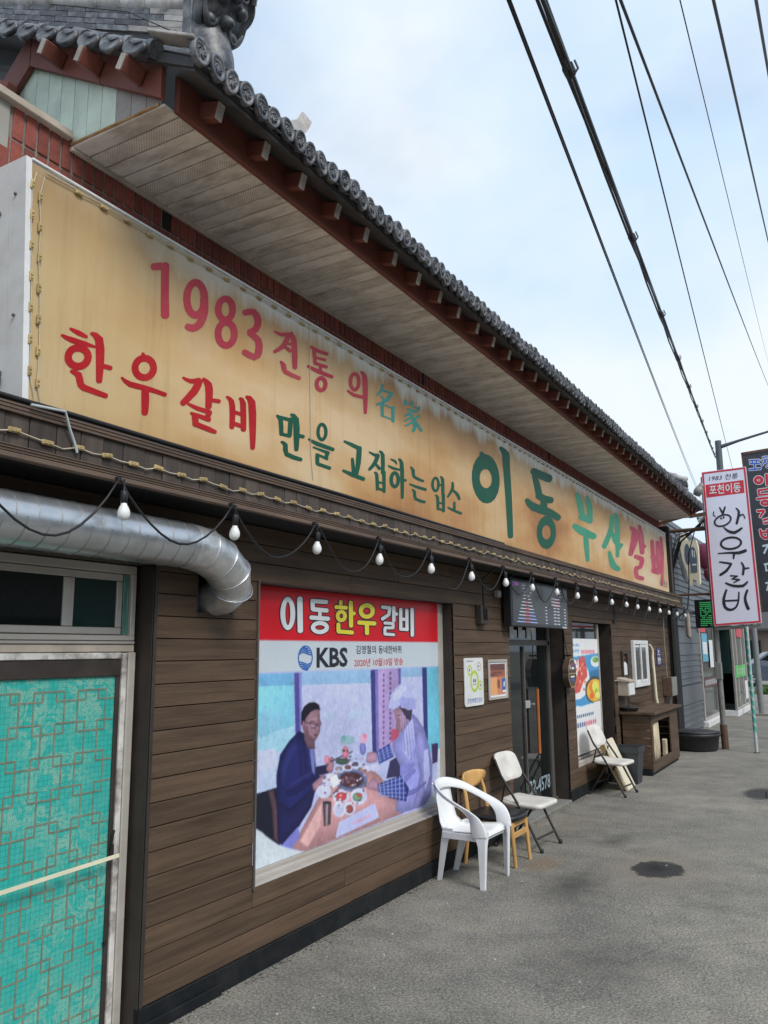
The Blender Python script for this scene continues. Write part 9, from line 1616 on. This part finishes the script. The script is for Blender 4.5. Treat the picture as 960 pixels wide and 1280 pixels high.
q = MB(); q.tube([(-0.05, 15.78, 3.93), (0.85, 15.78, 3.93)], 0.035, 8); q.build('wall_stay', M_RUSTP, WS)
q = MB(); q.tube([(0.0, 15.78, 2.73), (0.85, 15.78, 2.73)], 0.022, 8); q.build('wall_stay', M_RUSTP, WS)
q = MB(); q.bar((0.87, 15.66, 2.10), (1.64, 15.66, 2.13), 0.05, 0.06); q.build('bottom_rail', M_POST, WS)
q = MB(); q.cbox(0.80, 0.91, 15.7, 15.86, 1.2, 1.5, 0.008); q.build('switch_box', M_POST, WS)
q = MB(); q.lathe([(0.0, -0.09), (0.06, -0.08), (0.085, 0.0), (0.06, 0.09), (0.0, 0.1)], 12, Matrix.Translation((0.80, 15.35, 4.56)) @ Matrix.Rotation(0.5, 4, 'Y')); q.lathe([(0.05, 0.08), (0.04, 0.16), (0.0, 0.17)], 10, Matrix.Translation((0.80, 15.35, 4.56)) @ Matrix.Rotation(0.5, 4, 'Y'))
tag(q.build('flood_lamp', M_POST, None), 'grey flood lamp at the far eave corner beside the white vertical sign', 'lamp')
TP_ = thing('striped_pole', 'thin pole wound with teal and white stripes under the white sign', 'pole', (1.405, 15.45, 0))
q = MB(); q.tube([(1.405, 15.45, 0.0), (1.41, 15.45, 2.12)], 0.028, 12); q.build('pole', M_PGREY, TP_)
q = MB(); n_ = 12; vs = []; fs = []; turns = 12.0; st_ = 260
for i in range(st_+1):
    t = i/st_; z = 0.32+1.72*t; a = -2*math.pi*turns*t
    for dz in (0.0, 0.095): vs.append((1.4055+0.0292*math.cos(a), 15.45+0.0292*math.sin(a), z+dz))
for i in range(st_): fs.append((2*i, 2*i+2, 2*i+3, 2*i+1))
q.add(vs, fs, True); q.build('teal_stripe', M_TEAL, TP_)
q = MB(); q.cbox(1.36, 1.46, 15.40, 15.50, 0.0, 0.012, 0.003); q.build('foot_plate', M_RUSTP, TP_)
DS = thing('dark_sign', 'tall charcoal vertical sign with blue red and white lettering behind the white sign', 'sign', (1.95, 17.6, 0))
q = MB(); q.prism([(1.50, 17.503, 2.44), (2.45, 17.503, 2.50), (2.33, 17.503, 5.68), (1.375, 17.503, 5.63)], (0, 0.12, 0)); q.build('face', mat('charcoal_sheet', (0.045, 0.046, 0.058), 0.4, 0.15, 5), DS)
q = MB(); q.bar((1.372, 17.56, 5.64), (2.335, 17.56, 5.69), 0.14, 0.05); q.bar((1.372, 17.56, 5.66), (1.49, 17.56, 2.44), 0.14, 0.03, up=(1, 0, 0)); q.build('rim', M_RUSTP, DS)
q = MB(); q.tube([(1.95, 17.7, 0.0), (1.95, 17.7, 5.6)], 0.06, 10); q.build('post', M_POST, DS)
dmat = {'b': mat('bright_blue_ink', (0.015, 0.09, 0.55), 0.4, 0.05, 10), 'r': mat('bright_red_ink', (0.62, 0.02, 0.05), 0.4, 0.05, 10), 'w': mat('pale_blue_ink', (0.55, 0.68, 0.74), 0.4, 0.05, 10)}
for ck, st, ol_ in DARK_LETTERS:
    if ck != 'w': q = MB(); strips(q, YP(17.5), ol_, 0.0, 0.00004); q.build('letter_outline', M_TWHITE, DS)
    q = MB(); strips(q, YP(17.5), st, 0.002); q.build('letter', dmat[ck], DS)
RS = thing('round_sign', 'round white sign with red lettering below the dark vertical sign', 'sign', (1.56, 19.5, 0))
q = MB(); q.lathe([(0.0, 0.0), (0.30, 0.0), (0.30, 0.1), (0.0, 0.1)], 28, Matrix.Translation((1.58, 19.6, 2.86)) @ Matrix.Rotation(math.radians(90), 4, 'X')); q.build('disc', M_WHITE, RS)
text('정', (1.40, 2.68, 1.78, 3.02), YP(19.5), 0.003, 'sign_lettering', M_TRED, RS, 0.05)
q = MB(); q.tube([(1.62, 19.6, 0.0), (1.62, 19.6, 3.0)], 0.04, 8); q.build('post', M_POST, RS)
GP = thing('grey_post', 'plain grey steel post between the striped pole and the parked car', 'post', (0.70, 24, 0))
q = MB(); q.tube([(0.70, 24, 0.0), (0.66, 24, 3.6)], 0.075, 12); q.build('shaft', mat('mid_grey_steel', (0.22, 0.23, 0.24), 0.5, 0.1, 5), GP)
q = MB(); q.cbox(0.55, 0.88, 23.85, 24.15, 0.0, 0.05, 0.01); q.build('base_plate', M_POST, GP)
SL_ = thing('street_lamp', 'dark street lamp post with a long arm reaching over the road', 'street lamp', (-0.32, 28, 0))
q = MB(); q.tube([(-0.32, 28, 0), (-0.32, 28, 8.5)], [0.13, 0.1], 12); q.build('post', mat('dark_post_paint', (0.08, 0.09, 0.10), 0.5, 0.1, 5), SL_)
q = MB(); q.tube([(-0.3, 28, 8.28), (0.3, 28, 8.42), (1.3, 28, 8.62), (2.8, 28, 8.8)], [0.07, 0.045, 0.035, 0.035], 8); q.build('arm', mat('dark_post_paint', (0.08, 0.09, 0.10), 0.5, 0.1, 5), SL_)
q = MB(); q.cbox(2.7, 3.4, 27.9, 28.1, 8.72, 8.85, 0.03); q.build('lamp_head', M_POST, SL_)
UP = thing('utility_pole', 'pale concrete utility pole with curved lamp arm behind the signs', 'utility pole', (1.45, 36, 0))
q = MB(); q.tube([(1.5, 36, 0), (1.38, 36, 11.6)], [0.2, 0.15], 14); q.build('shaft', M_CONC, UP)
q = MB(); q.tube([(1.375, 36, 11.6), (1.36, 36, 12.2)], 0.19, 12); q.tube([(1.36, 36, 12.2), (1.3, 36, 13.3), (1.36, 36, 13.9), (1.7, 36, 14.35), (2.4, 36, 14.5)], 0.07, 8); q.build('lamp_arm', M_PGREY, UP)
q = MB(); q.bar((1.1, 35.85, 11.5), (3.2, 35.85, 11.55), 0.12, 0.16); q.bar((1.5, 35.9, 9.2), (2.6, 35.9, 10.6), 0.08, 0.08); q.bar((1.5, 35.9, 9.2), (2.6, 35.9, 8.9), 0.08, 0.08); q.build('cross_arm', M_POST, UP)

# ================================================================== NEIGHBOURING GREY BUILDING
NB = thing('grey_building', 'grey metal clad shop next door with glazed front', 'building', (-3, 21, 0))
q = MB(); q.box(-8, -0.10, 16.92, 22.3, 0.0, 4.35); q.box(-8, -0.75, 22.3, 27.0, 0, 4.35); q.build('wall', M_CLAD, NB)
for k in range(36):
    z = 0.06+k*0.12
    if z > 4.3: break
    ribs = (0.02 < z < 0.62) or (1.0 < z < 1.55) or z > 2.1
    if ribs:
        q = MB(); q.cbox(-0.098, -0.062, 16.93, 19.7 if z < 2.65 else 22.28, z, z+0.05, 0.004); q.cbox(-0.098, -0.08, 16.93, 19.7 if z < 2.65 else 22.28, z+0.051, z+0.119, 0.002); q.build('cladding_rib', M_CLAD, NB)
for z0, z1 in ((0.62, 0.985), (1.62, 1.86), (1.865, 2.1)):
    q = MB(); q.cbox(-0.098, -0.06, 16.93, 19.7, z0, z1-0.006, 0.004); q.build('flat_panel', M_CLAD, NB)
def glazed(nm_, a, b, z0, z1, x, posts, parent=NB):
    q = MB(); q.cbox(x-0.06, x, a, b, z0, z0+0.06, 0.005); q.cbox(x-0.06, x, a, b, z1-0.06, z1, 0.005)
    for p in posts: q.cbox(x-0.06, x, p-0.035, p+0.035, z0+0.061, z1-0.061, 0.005)
    o = q.build(nm_, M_ALU, parent); q = MB(); q.box(x-0.035, x-0.028, a, b, z0+0.03, z1-0.03); q.build('pane', mat('grey_green_glass', (0.085, 0.10, 0.10), 0.06, 0.2, 2), o); return o
w1 = glazed('shop_window', 19.75, 22.1, 0.14, 2.35, -0.04, (19.79, 22.06))
q = MB(); q.cbox(-0.11, 0.03, 19.72, 22.2, 0.0, 0.135, 0.01); q.build('white_sill', M_WHITE, NB)
q = MB(); flat(q, XP(-0.036), [(19.85, 0.86), (22.0, 0.86), (22.0, 1.08), (19.85, 1.08)]); q.build('brown_band', mat('maroon_film', (0.10, 0.035, 0.04), 0.4, 0.1, 4), w1)
q = MB()
for k in range(7): annulus(q, XP(-0.034), 20.1+k*0.28, 0.97, 0.10, 0.055, 0.035, 0, 10, 0.018); flat(q, XP(-0.033), [(20.2+k*0.28, 0.9), (20.23+k*0.28, 0.9), (20.23+k*0.28, 1.04), (20.2+k*0.28, 1.04)])
q.build('window_lettering', M_TWHITE, w1)
q = MB(); flat(q, XP(-0.035), [(19.9, 1.45), (20.7, 1.45), (20.7, 2.1), (19.9, 2.1)]); q.build('blue_bill', mat('cyan_paper', (0.10, 0.38, 0.55), 0.4, 0.2, 6), w1)
q = MB(); flat(q, XP(-0.035), [(20.95, 1.3), (21.5, 1.3), (21.5, 1.95), (20.95, 1.95)]); flat(q, XP(-0.033), [(20.0, 1.62), (20.6, 1.62), (20.6, 1.9), (20.0, 1.9)]); q.build('white_bill', M_TWHITE, w1)
q = MB(); flat(q, XP(-0.033), [(19.8, 2.12), (20.5, 2.12), (20.5, 2.28), (19.8, 2.28)]); q.build('red_bill', M_TRED, w1)
# lower wall behind the recessed entrance and the projecting glass porch
w2 = glazed('entrance_door', 22.3, 23.2, 0.05, 2.4, -0.70, (22.34, 22.8, 23.16))
q = MB(); q.box(-0.695, -0.69, 22.32, 23.2, 1.05, 1.25); q.build('red_strip', M_TRED, w2)
w3 = glazed('porch_glazing', 23.2, 25.9, 0.16, 2.4, 0.22, (23.24, 23.9, 25.0, 25.86))
q = MB(); q.cbox(-0.7, 0.23, 23.2, 25.9, 0.0, 0.155, 0.01); q.build('porch_step', M_WHITE, NB)
q = MB(); q.cbox(-0.74, 0.26, 22.3, 25.95, 2.4, 2.75, 0.02); q.build('porch_head', mat('charcoal_fascia', (0.07, 0.07, 0.075), 0.5, 0.1, 4), NB)
q = MB(); flat(q, YP(23.19), [(-0.55, 1.1), (0.15, 1.1), (0.15, 2.3), (-0.55, 2.3)], 0.0); q.build('inner_panel', M_GLASSG, NB)
q = MB(); flat(q, XP(0.226), [(23.3, 0.98), (25.5, 0.98), (25.5, 1.3), (23.3, 1.3)]); q.build('green_band', mat('leaf_green_film', (0.10, 0.48, 0.10), 0.4, 0.1, 5), w3)
q = MB()
for k in range(5): annulus(q, XP(0.229), 23.7+k*0.36, 1.14, 0.12, 0.08, 0.04, 0, 10, 0.022)
q.build('band_lettering', M_TWHITE, w3)
q = MB(); flat(q, XP(0.226), [(24.0, 2.05), (25.2, 2.05), (25.2, 2.35), (24.0, 2.35)]); q.build('red_bill', M_TRED, w3)
q = MB(); flat(q, XP(0.226), [(25.1, 0.35), (25.7, 0.35), (25.7, 0.85), (25.1, 0.85)]); q.build('white_bill', M_TWHITE, w3)
q = MB(); q.cbox(-0.74, 0.1, 25.95, 26.6, 0, 2.75, 0.01); q.build('dark_pier', M_SKIRT, NB)

SB = thing('silver_sign', 'scalloped silver and slate projecting sign on the neighbouring grey building', 'sign', (0.2, 17.4, 3))
ol1 = [(0.10, 4.18), (0.13, 4.13), (0.20, 3.95), (0.26, 3.90), (0.30, 3.96), (0.38, 3.94), (0.41, 3.80), (0.40, 3.05), (0.36, 2.99), (0.33, 3.12), (0.27, 3.15), (0.24, 3.0), (0.19, 3.04), (0.16, 3.3), (0.10, 3.55), (0.06, 3.85)]
q = MB(); q.prism([(u, 17.42, v) for u, v in ol1], (0, 0.16, 0)); q.build('shell', M_CREAMP, SB)
q = MB(); q.add([(0.06, 17.41, 3.85), (0.10, 17.41, 4.18), (0.0, 17.5, 4.05), (-0.03, 17.5, 3.7), (0.06, 17.5, 3.2), (0.16, 17.41, 3.05), (0.10, 17.41, 3.5)], [(0, 1, 2, 3, 4, 5, 6)]); q.prism([(0.04, 17.44, 4.1), (0.10, 17.44, 4.17), (0.07, 17.44, 3.85), (0.17, 17.44, 3.1), (0.12, 17.44, 3.1), (0.0, 17.44, 3.75)], (0, 0.15, 0)); q.build('silver_edge', M_SILVER, SB)
q = MB(); flat(q, YP(17.415), ell(0.20, 3.66, 0.055, 0.22)); flat(q, YP(17.413), ell(0.31, 3.55, 0.07, 0.26)); flat(q, YP(17.411), [(0.25, 3.28), (0.37, 3.28), (0.37, 3.5), (0.25, 3.5)]); q.build('slate_panel', mat('slate_blue_print', (0.10, 0.13, 0.17), 0.5, 0.1, 5), SB)
q = MB(); flat(q, YP(17.409), [(0.28, 3.42), (0.36, 3.42), (0.36, 3.45), (0.28, 3.45)]); flat(q, YP(17.409), [(0.29, 3.6), (0.31, 3.6), (0.31, 3.74), (0.29, 3.74)]); flat(q, YP(17.409), [(0.33, 3.58), (0.345, 3.58), (0.345, 3.72), (0.33, 3.72)]); q.build('lettering', M_TWHITE, SB)
q = MB(); q.bar((-0.1, 17.5, 3.6), (0.1, 17.5, 3.6), 0.04, 0.06); q.build('arm', M_POST, SB)
MG = thing('magenta_sign', 'dark magenta rounded projecting sign behind the sign post', 'sign', (0.32, 18.6, 3.2))
q = MB(); q.lathe([(0.0, -0.09), (0.19, -0.09), (0.23, -0.05), (0.23, 0.05), (0.19, 0.09), (0.0, 0.09)], 20, Matrix.Translation((0.36, 18.6, 3.72)) @ Matrix.Rotation(math.radians(90), 4, 'X') @ Matrix.Diagonal((0.8, 1.25, 1, 1))); q.build('disc', M_MAGENTA, MG)
q = MB(); q.lathe([(0.0, -0.08), (0.11, -0.08), (0.13, -0.05), (0.13, 0.05), (0.11, 0.08), (0.0, 0.08)], 16, Matrix.Translation((0.42, 18.6, 3.33)) @ Matrix.Rotation(math.radians(90), 4, 'X') @ Matrix.Diagonal((0.8, 1.2, 1, 1))); q.build('lower_disc', M_MAGENTA, MG)
q = MB(); q.bar((-0.1, 18.6, 3.7), (0.2, 18.6, 3.7), 0.04, 0.06); q.build('arm', M_POST, MG)
LS = thing('green_led_sign', 'green LED matrix sign projecting from the grey building', 'sign', (0.27, 18.4, 2.2))
q = MB(); q.cbox(0.10, 0.45, 18.43, 18.6, 2.18, 2.78, 0.01); q.build('case', M_TVB, LS)
q = MB()
for r in range(13):
    for c in range(7):
        if random.random() < 0.88: flat(q, YP(18.425), [(0.205+c*0.033, 2.225+r*0.04), (0.232+c*0.033, 2.225+r*0.04), (0.232+c*0.033, 2.244+r*0.04), (0.205+c*0.033, 2.244+r*0.04)])
stuff(q.build('green_dots', M_LGRN, LS))
q = MB(); q.bar((-0.1, 18.5, 2.5), (0.1, 18.5, 2.5), 0.04, 0.06); q.build('arm', M_POST, LS)
# tangled service cables at the far end of the eave
q = MB()
for k in range(7):
    a = random.uniform(-0.05, 0.05); q.tube([(0.05+a, 15.9, 2.75+0.05*k), (0.12+a, 15.95, 3.2), (0.3+a, 16.0, 3.7+0.03*k), (0.62+0.03*k, 15.95, 4.0), (0.8, 15.9, 4.15+0.02*k)], random.choice((0.008, 0.012, 0.016)), 6)
q.tube([(0.62, 15.95, 4.0), (0.45, 16.0, 3.5), (0.42, 16.0, 2.9), (0.35, 16.1, 2.5), (0.15, 16.0, 2.3)], 0.01, 6)
tag(q.build('service_cables', M_CABLE, None), 'tangle of black service cables dropping from the far eave corner to the wall end', 'cable')
q = MB(); q.tube([(0.70, 15.8, 4.12), (0.78, 15.85, 4.17), (0.84, 15.9, 4.12)], 0.05, 8); q.tube([(0.72, 15.7, 4.05), (0.82, 15.72, 4.16)], 0.035, 8); tag(q.build('insulator', M_SILVER, None), 'pale insulators holding the cables at the far eave corner', 'insulator')
q = MB(); q.tube([(0.30, 16.3, 2.42), (0.30, 16.3, 2.0), (0.33, 16.28, 1.95)], [0.04, 0.05, 0.03], 8); tag(q.build('hanging_bottle', M_CREAM, None), 'long tan lamp body hanging from the cables past the last bulb', 'lamp')

# ================================================================== OVERHEAD LINES
def wire(nm_, label, a, b, r, sag, lash=0, group=None):
    a = Vector(a); b = Vector(b); d = (b-a); a2 = a-d*0.12; q = MB(); pts = []
    for i in range(25):
        t = i/24; p = a2+(b-a2)*t; pts.append(p-Vector((0, 0, sag*4*t*(1-t)))+Vector((0, 0, sag*4*0.1*0.9*(1-t))))
    q.tube(pts+[b+d*0.7], r, 6)
    if lash:
        for k in range(lash):
            p2 = [p+Vector((0.02*math.sin(i*1.1+k*2), 0, -0.022-0.03*abs(math.sin(i*0.8+k)))) for i, p in enumerate(pts)]; q.tube(p2, r*0.6, 5)
        for i in range(1, 24, 2): q.tube([pts[i]+Vector((0, -0.03, -0.02)), pts[i]+Vector((0, 0.03, -0.02))], 0.03, 6); q.tube([pts[i]+Vector((0.03, 0, 0.02)), pts[i]+Vector((0.045, 0, -0.03)), pts[i]+Vector((0.02, 0, -0.06))], 0.006, 5)
    tag(q.build(nm_, M_CABLE, None), label, 'power line', group)
wire('power_line', 'thin paired wire leftmost in the sky just right of the eave', (1.974, 3, 4.576), (-1.45, 30, 7.526), 0.006, 0.06)
wire('power_line', 'thin wire running close beside the leftmost overhead wire', (1.985, 3, 4.576), (-1.40, 30, 7.526), 0.005, 0.10)
wire('cable_bundle', 'thick black bundle of lashed cables overhead, heaviest line in the sky', (2.136, 3, 4.502), (-0.688, 30, 8.451), 0.015, 0.03, 3)
wire('power_line', 'thin overhead wire just right of the thick cable bundle', (2.435, 3, 4.365), (-0.05, 30, 7.2), 0.005, 0.05)
wire('power_line', 'overhead wire crossing toward the concrete pole, third from the right', (2.454, 3, 4.356), (1.20, 30, 10.7), 0.007, 0.05)
wire('power_line', 'faintest hair thin overhead wire between the heavier ones', (2.678, 3, 4.254), (1.30, 30, 11.3), 0.0028, 0.05)
wire('power_line', 'overhead wire second from the right edge of the sky', (2.797, 3, 4.199), (1.95, 30, 13.0), 0.007, 0.05)
wire('power_line', 'short stretch of overhead wire in the top right corner', (2.941, 3, 4.133), (2.6, 30, 14.5), 0.007, 0.03)

# ================================================================== FAR STREET
def car(nm_, label, loc, rz, paint):
    t = thing(nm_, label, 'car', loc)
    body = [(-2.2, 0.35), (-2.25, 0.65), (-2.15, 0.95), (-1.25, 1.05), (-0.55, 1.55), (0.3, 1.66), (1.5, 1.62), (2.05, 1.1), (2.2, 0.95), (2.2, 0.4), (1.9, 0.28), (-1.9, 0.28)]
    q = MB(); n_ = len(body); vs = []
    for y_, sc in ((-0.9, 0.97), (-0.86, 1.0), (0.86, 1.0), (0.9, 0.97)):
        vs += [(x*sc, (y_ if z < 1.08 else y_*0.86), 0.28+(z-0.28)*sc) for x, z in body]
    fs = [tuple(range(n_)), tuple(range(3*n_, 4*n_))]
    for i in range(3):
        for k in range(n_): fs.append((i*n_+k, i*n_+(k+1) % n_, (i+1)*n_+(k+1) % n_, (i+1)*n_+k))
    q.add(vs, fs); q.build('body', paint, t, world=False)
    for sg in (-1, 1):
        q = MB(); a = [(-1.1, 1.08), (-0.5, 1.48), (0.3, 1.57), (0.3, 1.08)]; b = [(0.36, 1.08), (0.36, 1.57), (1.4, 1.53), (1.75, 1.1)]
        for w_ in (a, b): q.prism([(x, sg*0.79, z) for x, z in w_], (0, sg*0.075, 0))
        q.build('side_window', M_GLASSD, t, world=False)
        for x in (-1.4, 1.35):
            mt = Matrix.Translation((x, sg*0.82, 0.35)) @ Matrix.Rotation(math.radians(90), 4, 'X')
            q = MB(); q.lathe([(0.22, -0.11), (0.33, -0.1), (0.36, -0.05), (0.36, 0.05), (0.33, 0.1), (0.22, 0.11)], 22, mt); o = q.build('wheel', M_TYRE, t, world=False)
            q = MB(); q.lathe([(0.0, 0.09), (0.08, 0.1), (0.08, -0.1), (0.0, -0.09)], 12, mt)
            q.lathe([(0.25, -0.1), (0.25, 0.1), (0.22, 0.1), (0.22, -0.1)], 22, mt)
            for k in range(7):
                g_ = 2*math.pi*k/7; q.bar(mt @ Vector((0.06*math.cos(g_), 0.06*math.sin(g_), sg*-0.09)), mt @ Vector((0.24*math.cos(g_), 0.24*math.sin(g_), sg*-0.09)), 0.05, 0.02, up=(0, 1, 0))
            q.build('rim', M_RIM, o, world=False)
    q = MB(); q.cbox(-2.27, -2.2, -0.7, -0.45, 0.72, 0.86, 0.02); q.cbox(-2.27, -2.2, 0.45, 0.7, 0.72, 0.86, 0.02); q.build('headlight', M_TWHITE, t, world=False)
    t.rotation_euler = (0, 0, rz); return t
car('parked_car', 'slate grey SUV parked across the far end of the street behind the posts', (-0.2, 42.5, 0), math.radians(14), M_CAR)
car('parked_car', 'white car parked beyond the slate grey SUV', (0.5, 50, 0.25), math.radians(8), M_CARW)
FB = thing('far_shop', 'brown single storey shop with tiled eave at the end of the street', 'building', (-2, 66, 0))
q = MB(); q.box(-9, 9, 66, 74, 0, 3.2); q.build('wall', mat('far_brown_wall', (0.20, 0.15, 0.12), 0.8, 0.2, 1), FB)
q = MB(); q.prism([(-9.6, 65.2, 3.0), (9.6, 65.2, 3.0), (9.6, 70, 4.8), (-9.6, 70, 4.8)], (0, 0.0, 0.15)); q.build('roof', M_TILED, FB)
q = MB()
for x in (-4.5, -2.2, 0.2, 2.6): q.box(x, x+1.4, 65.9, 65.99, 0.8, 2.3)
q.build('window', M_GLASSG, FB)
for zz in (38.5, 46.5):
    q = MB(); q.box(-6, 6, zz, zz+0.16, 0.004, 0.008); structure(q.build('road_line', mat('road_paint', (0.6, 0.6, 0.58), 0.7, 0.15, 6), None))
q = MB(); q.cbox(-3.0, 8, 35.5, 35.7, 0.0, 0.13, 0.02); structure(q.build('kerb', M_CONC, None))
q = MB()
for k in range(160):
    x, y_ = random.uniform(-0.5, 0.55), random.uniform(34.6, 35.4); a = random.uniform(0, 6.28); h = random.uniform(0.15, 0.45)
    q.add([(x-0.04*math.cos(a), y_-0.04*math.sin(a), 0), (x+0.04*math.cos(a), y_+0.04*math.sin(a), 0), (x+random.uniform(-0.15, 0.15), y_+random.uniform(-0.1, 0.1), h)], [(0, 1, 2)])
stuff(q.build('weeds', mat('weed_green', (0.08, 0.16, 0.03), 0.7, 0.3, 5), None))
# opposite side of the street, seen only in the glass
OB = thing('roadside_building', 'low plastered building on the opposite side of the street', 'building', (15, 14, 0))
q = MB(); q.box(13.5, 22, -6, 40, 0, 4.2); q.build('wall', mat('dull_plaster', (0.22, 0.21, 0.19), 0.8, 0.2, 1), OB)
q = MB(); q.prism([(12.9, -6.5, 4.0), (17.7, -6.5, 6.6), (22.6, -6.5, 4.0)], (0, 47, 0)); q.build('roof', M_TILED, OB)
for k in range(9):
    q = MB(); q.cbox(13.42, 13.49, -4+5*k, -1+5*k, 0.9, 2.6, 0.02); q.build('window', M_GLASSG, OB)
# fallen bits and a shallow puddle
q2 = MB()
q = MB(); pts = [(2.0+0.10*(1+0.18*math.sin(3*a+1))*math.cos(a), 11.2+0.26*(1+0.2*math.sin(2*a))*math.sin(a), 0.004) for a in [2*math.pi*k/28 for k in range(28)]]
q.add(pts, [tuple(range(28))]); structure(q.build('puddle', glassy('shallow_water', (0.02, 0.02, 0.02), 0.03, 0.5)))
q = MB()
for k in range(46):
    x, y_ = random.uniform(0.1, 2.6), random.uniform(3.2, 11); r = random.uniform(0.004, 0.010)
    q.add([(x-r, y_-r*0.5, 0.001), (x+r, y_-r, 0.001), (x+r*0.6, y_+r, 0.001), (x, y_, r*1.1)], [(0, 1, 3), (1, 2, 3), (2, 0, 3)])
for k in range(700):
    y_ = random.uniform(3.0, 11.9); x = 0.016+abs(random.gauss(0, 0.035)); r = random.uniform(0.002, 0.006)
    q2.add([(x-r, y_-r, 0.001), (x+r, y_-r*0.6, 0.001), (x+r*0.4, y_+r*1.3, 0.001), (x, y_, r*0.9)], [(0, 1, 3), (1, 2, 3), (2, 0, 3)])
stuff(q2.build('wall_foot_grit', mat('dark_grit', (0.035, 0.033, 0.03), 0.9, 0.4, 30), None))
stuff(q.build('loose_grit', mat('pale_grit', (0.42, 0.40, 0.36), 0.8, 0.3, 30), None))
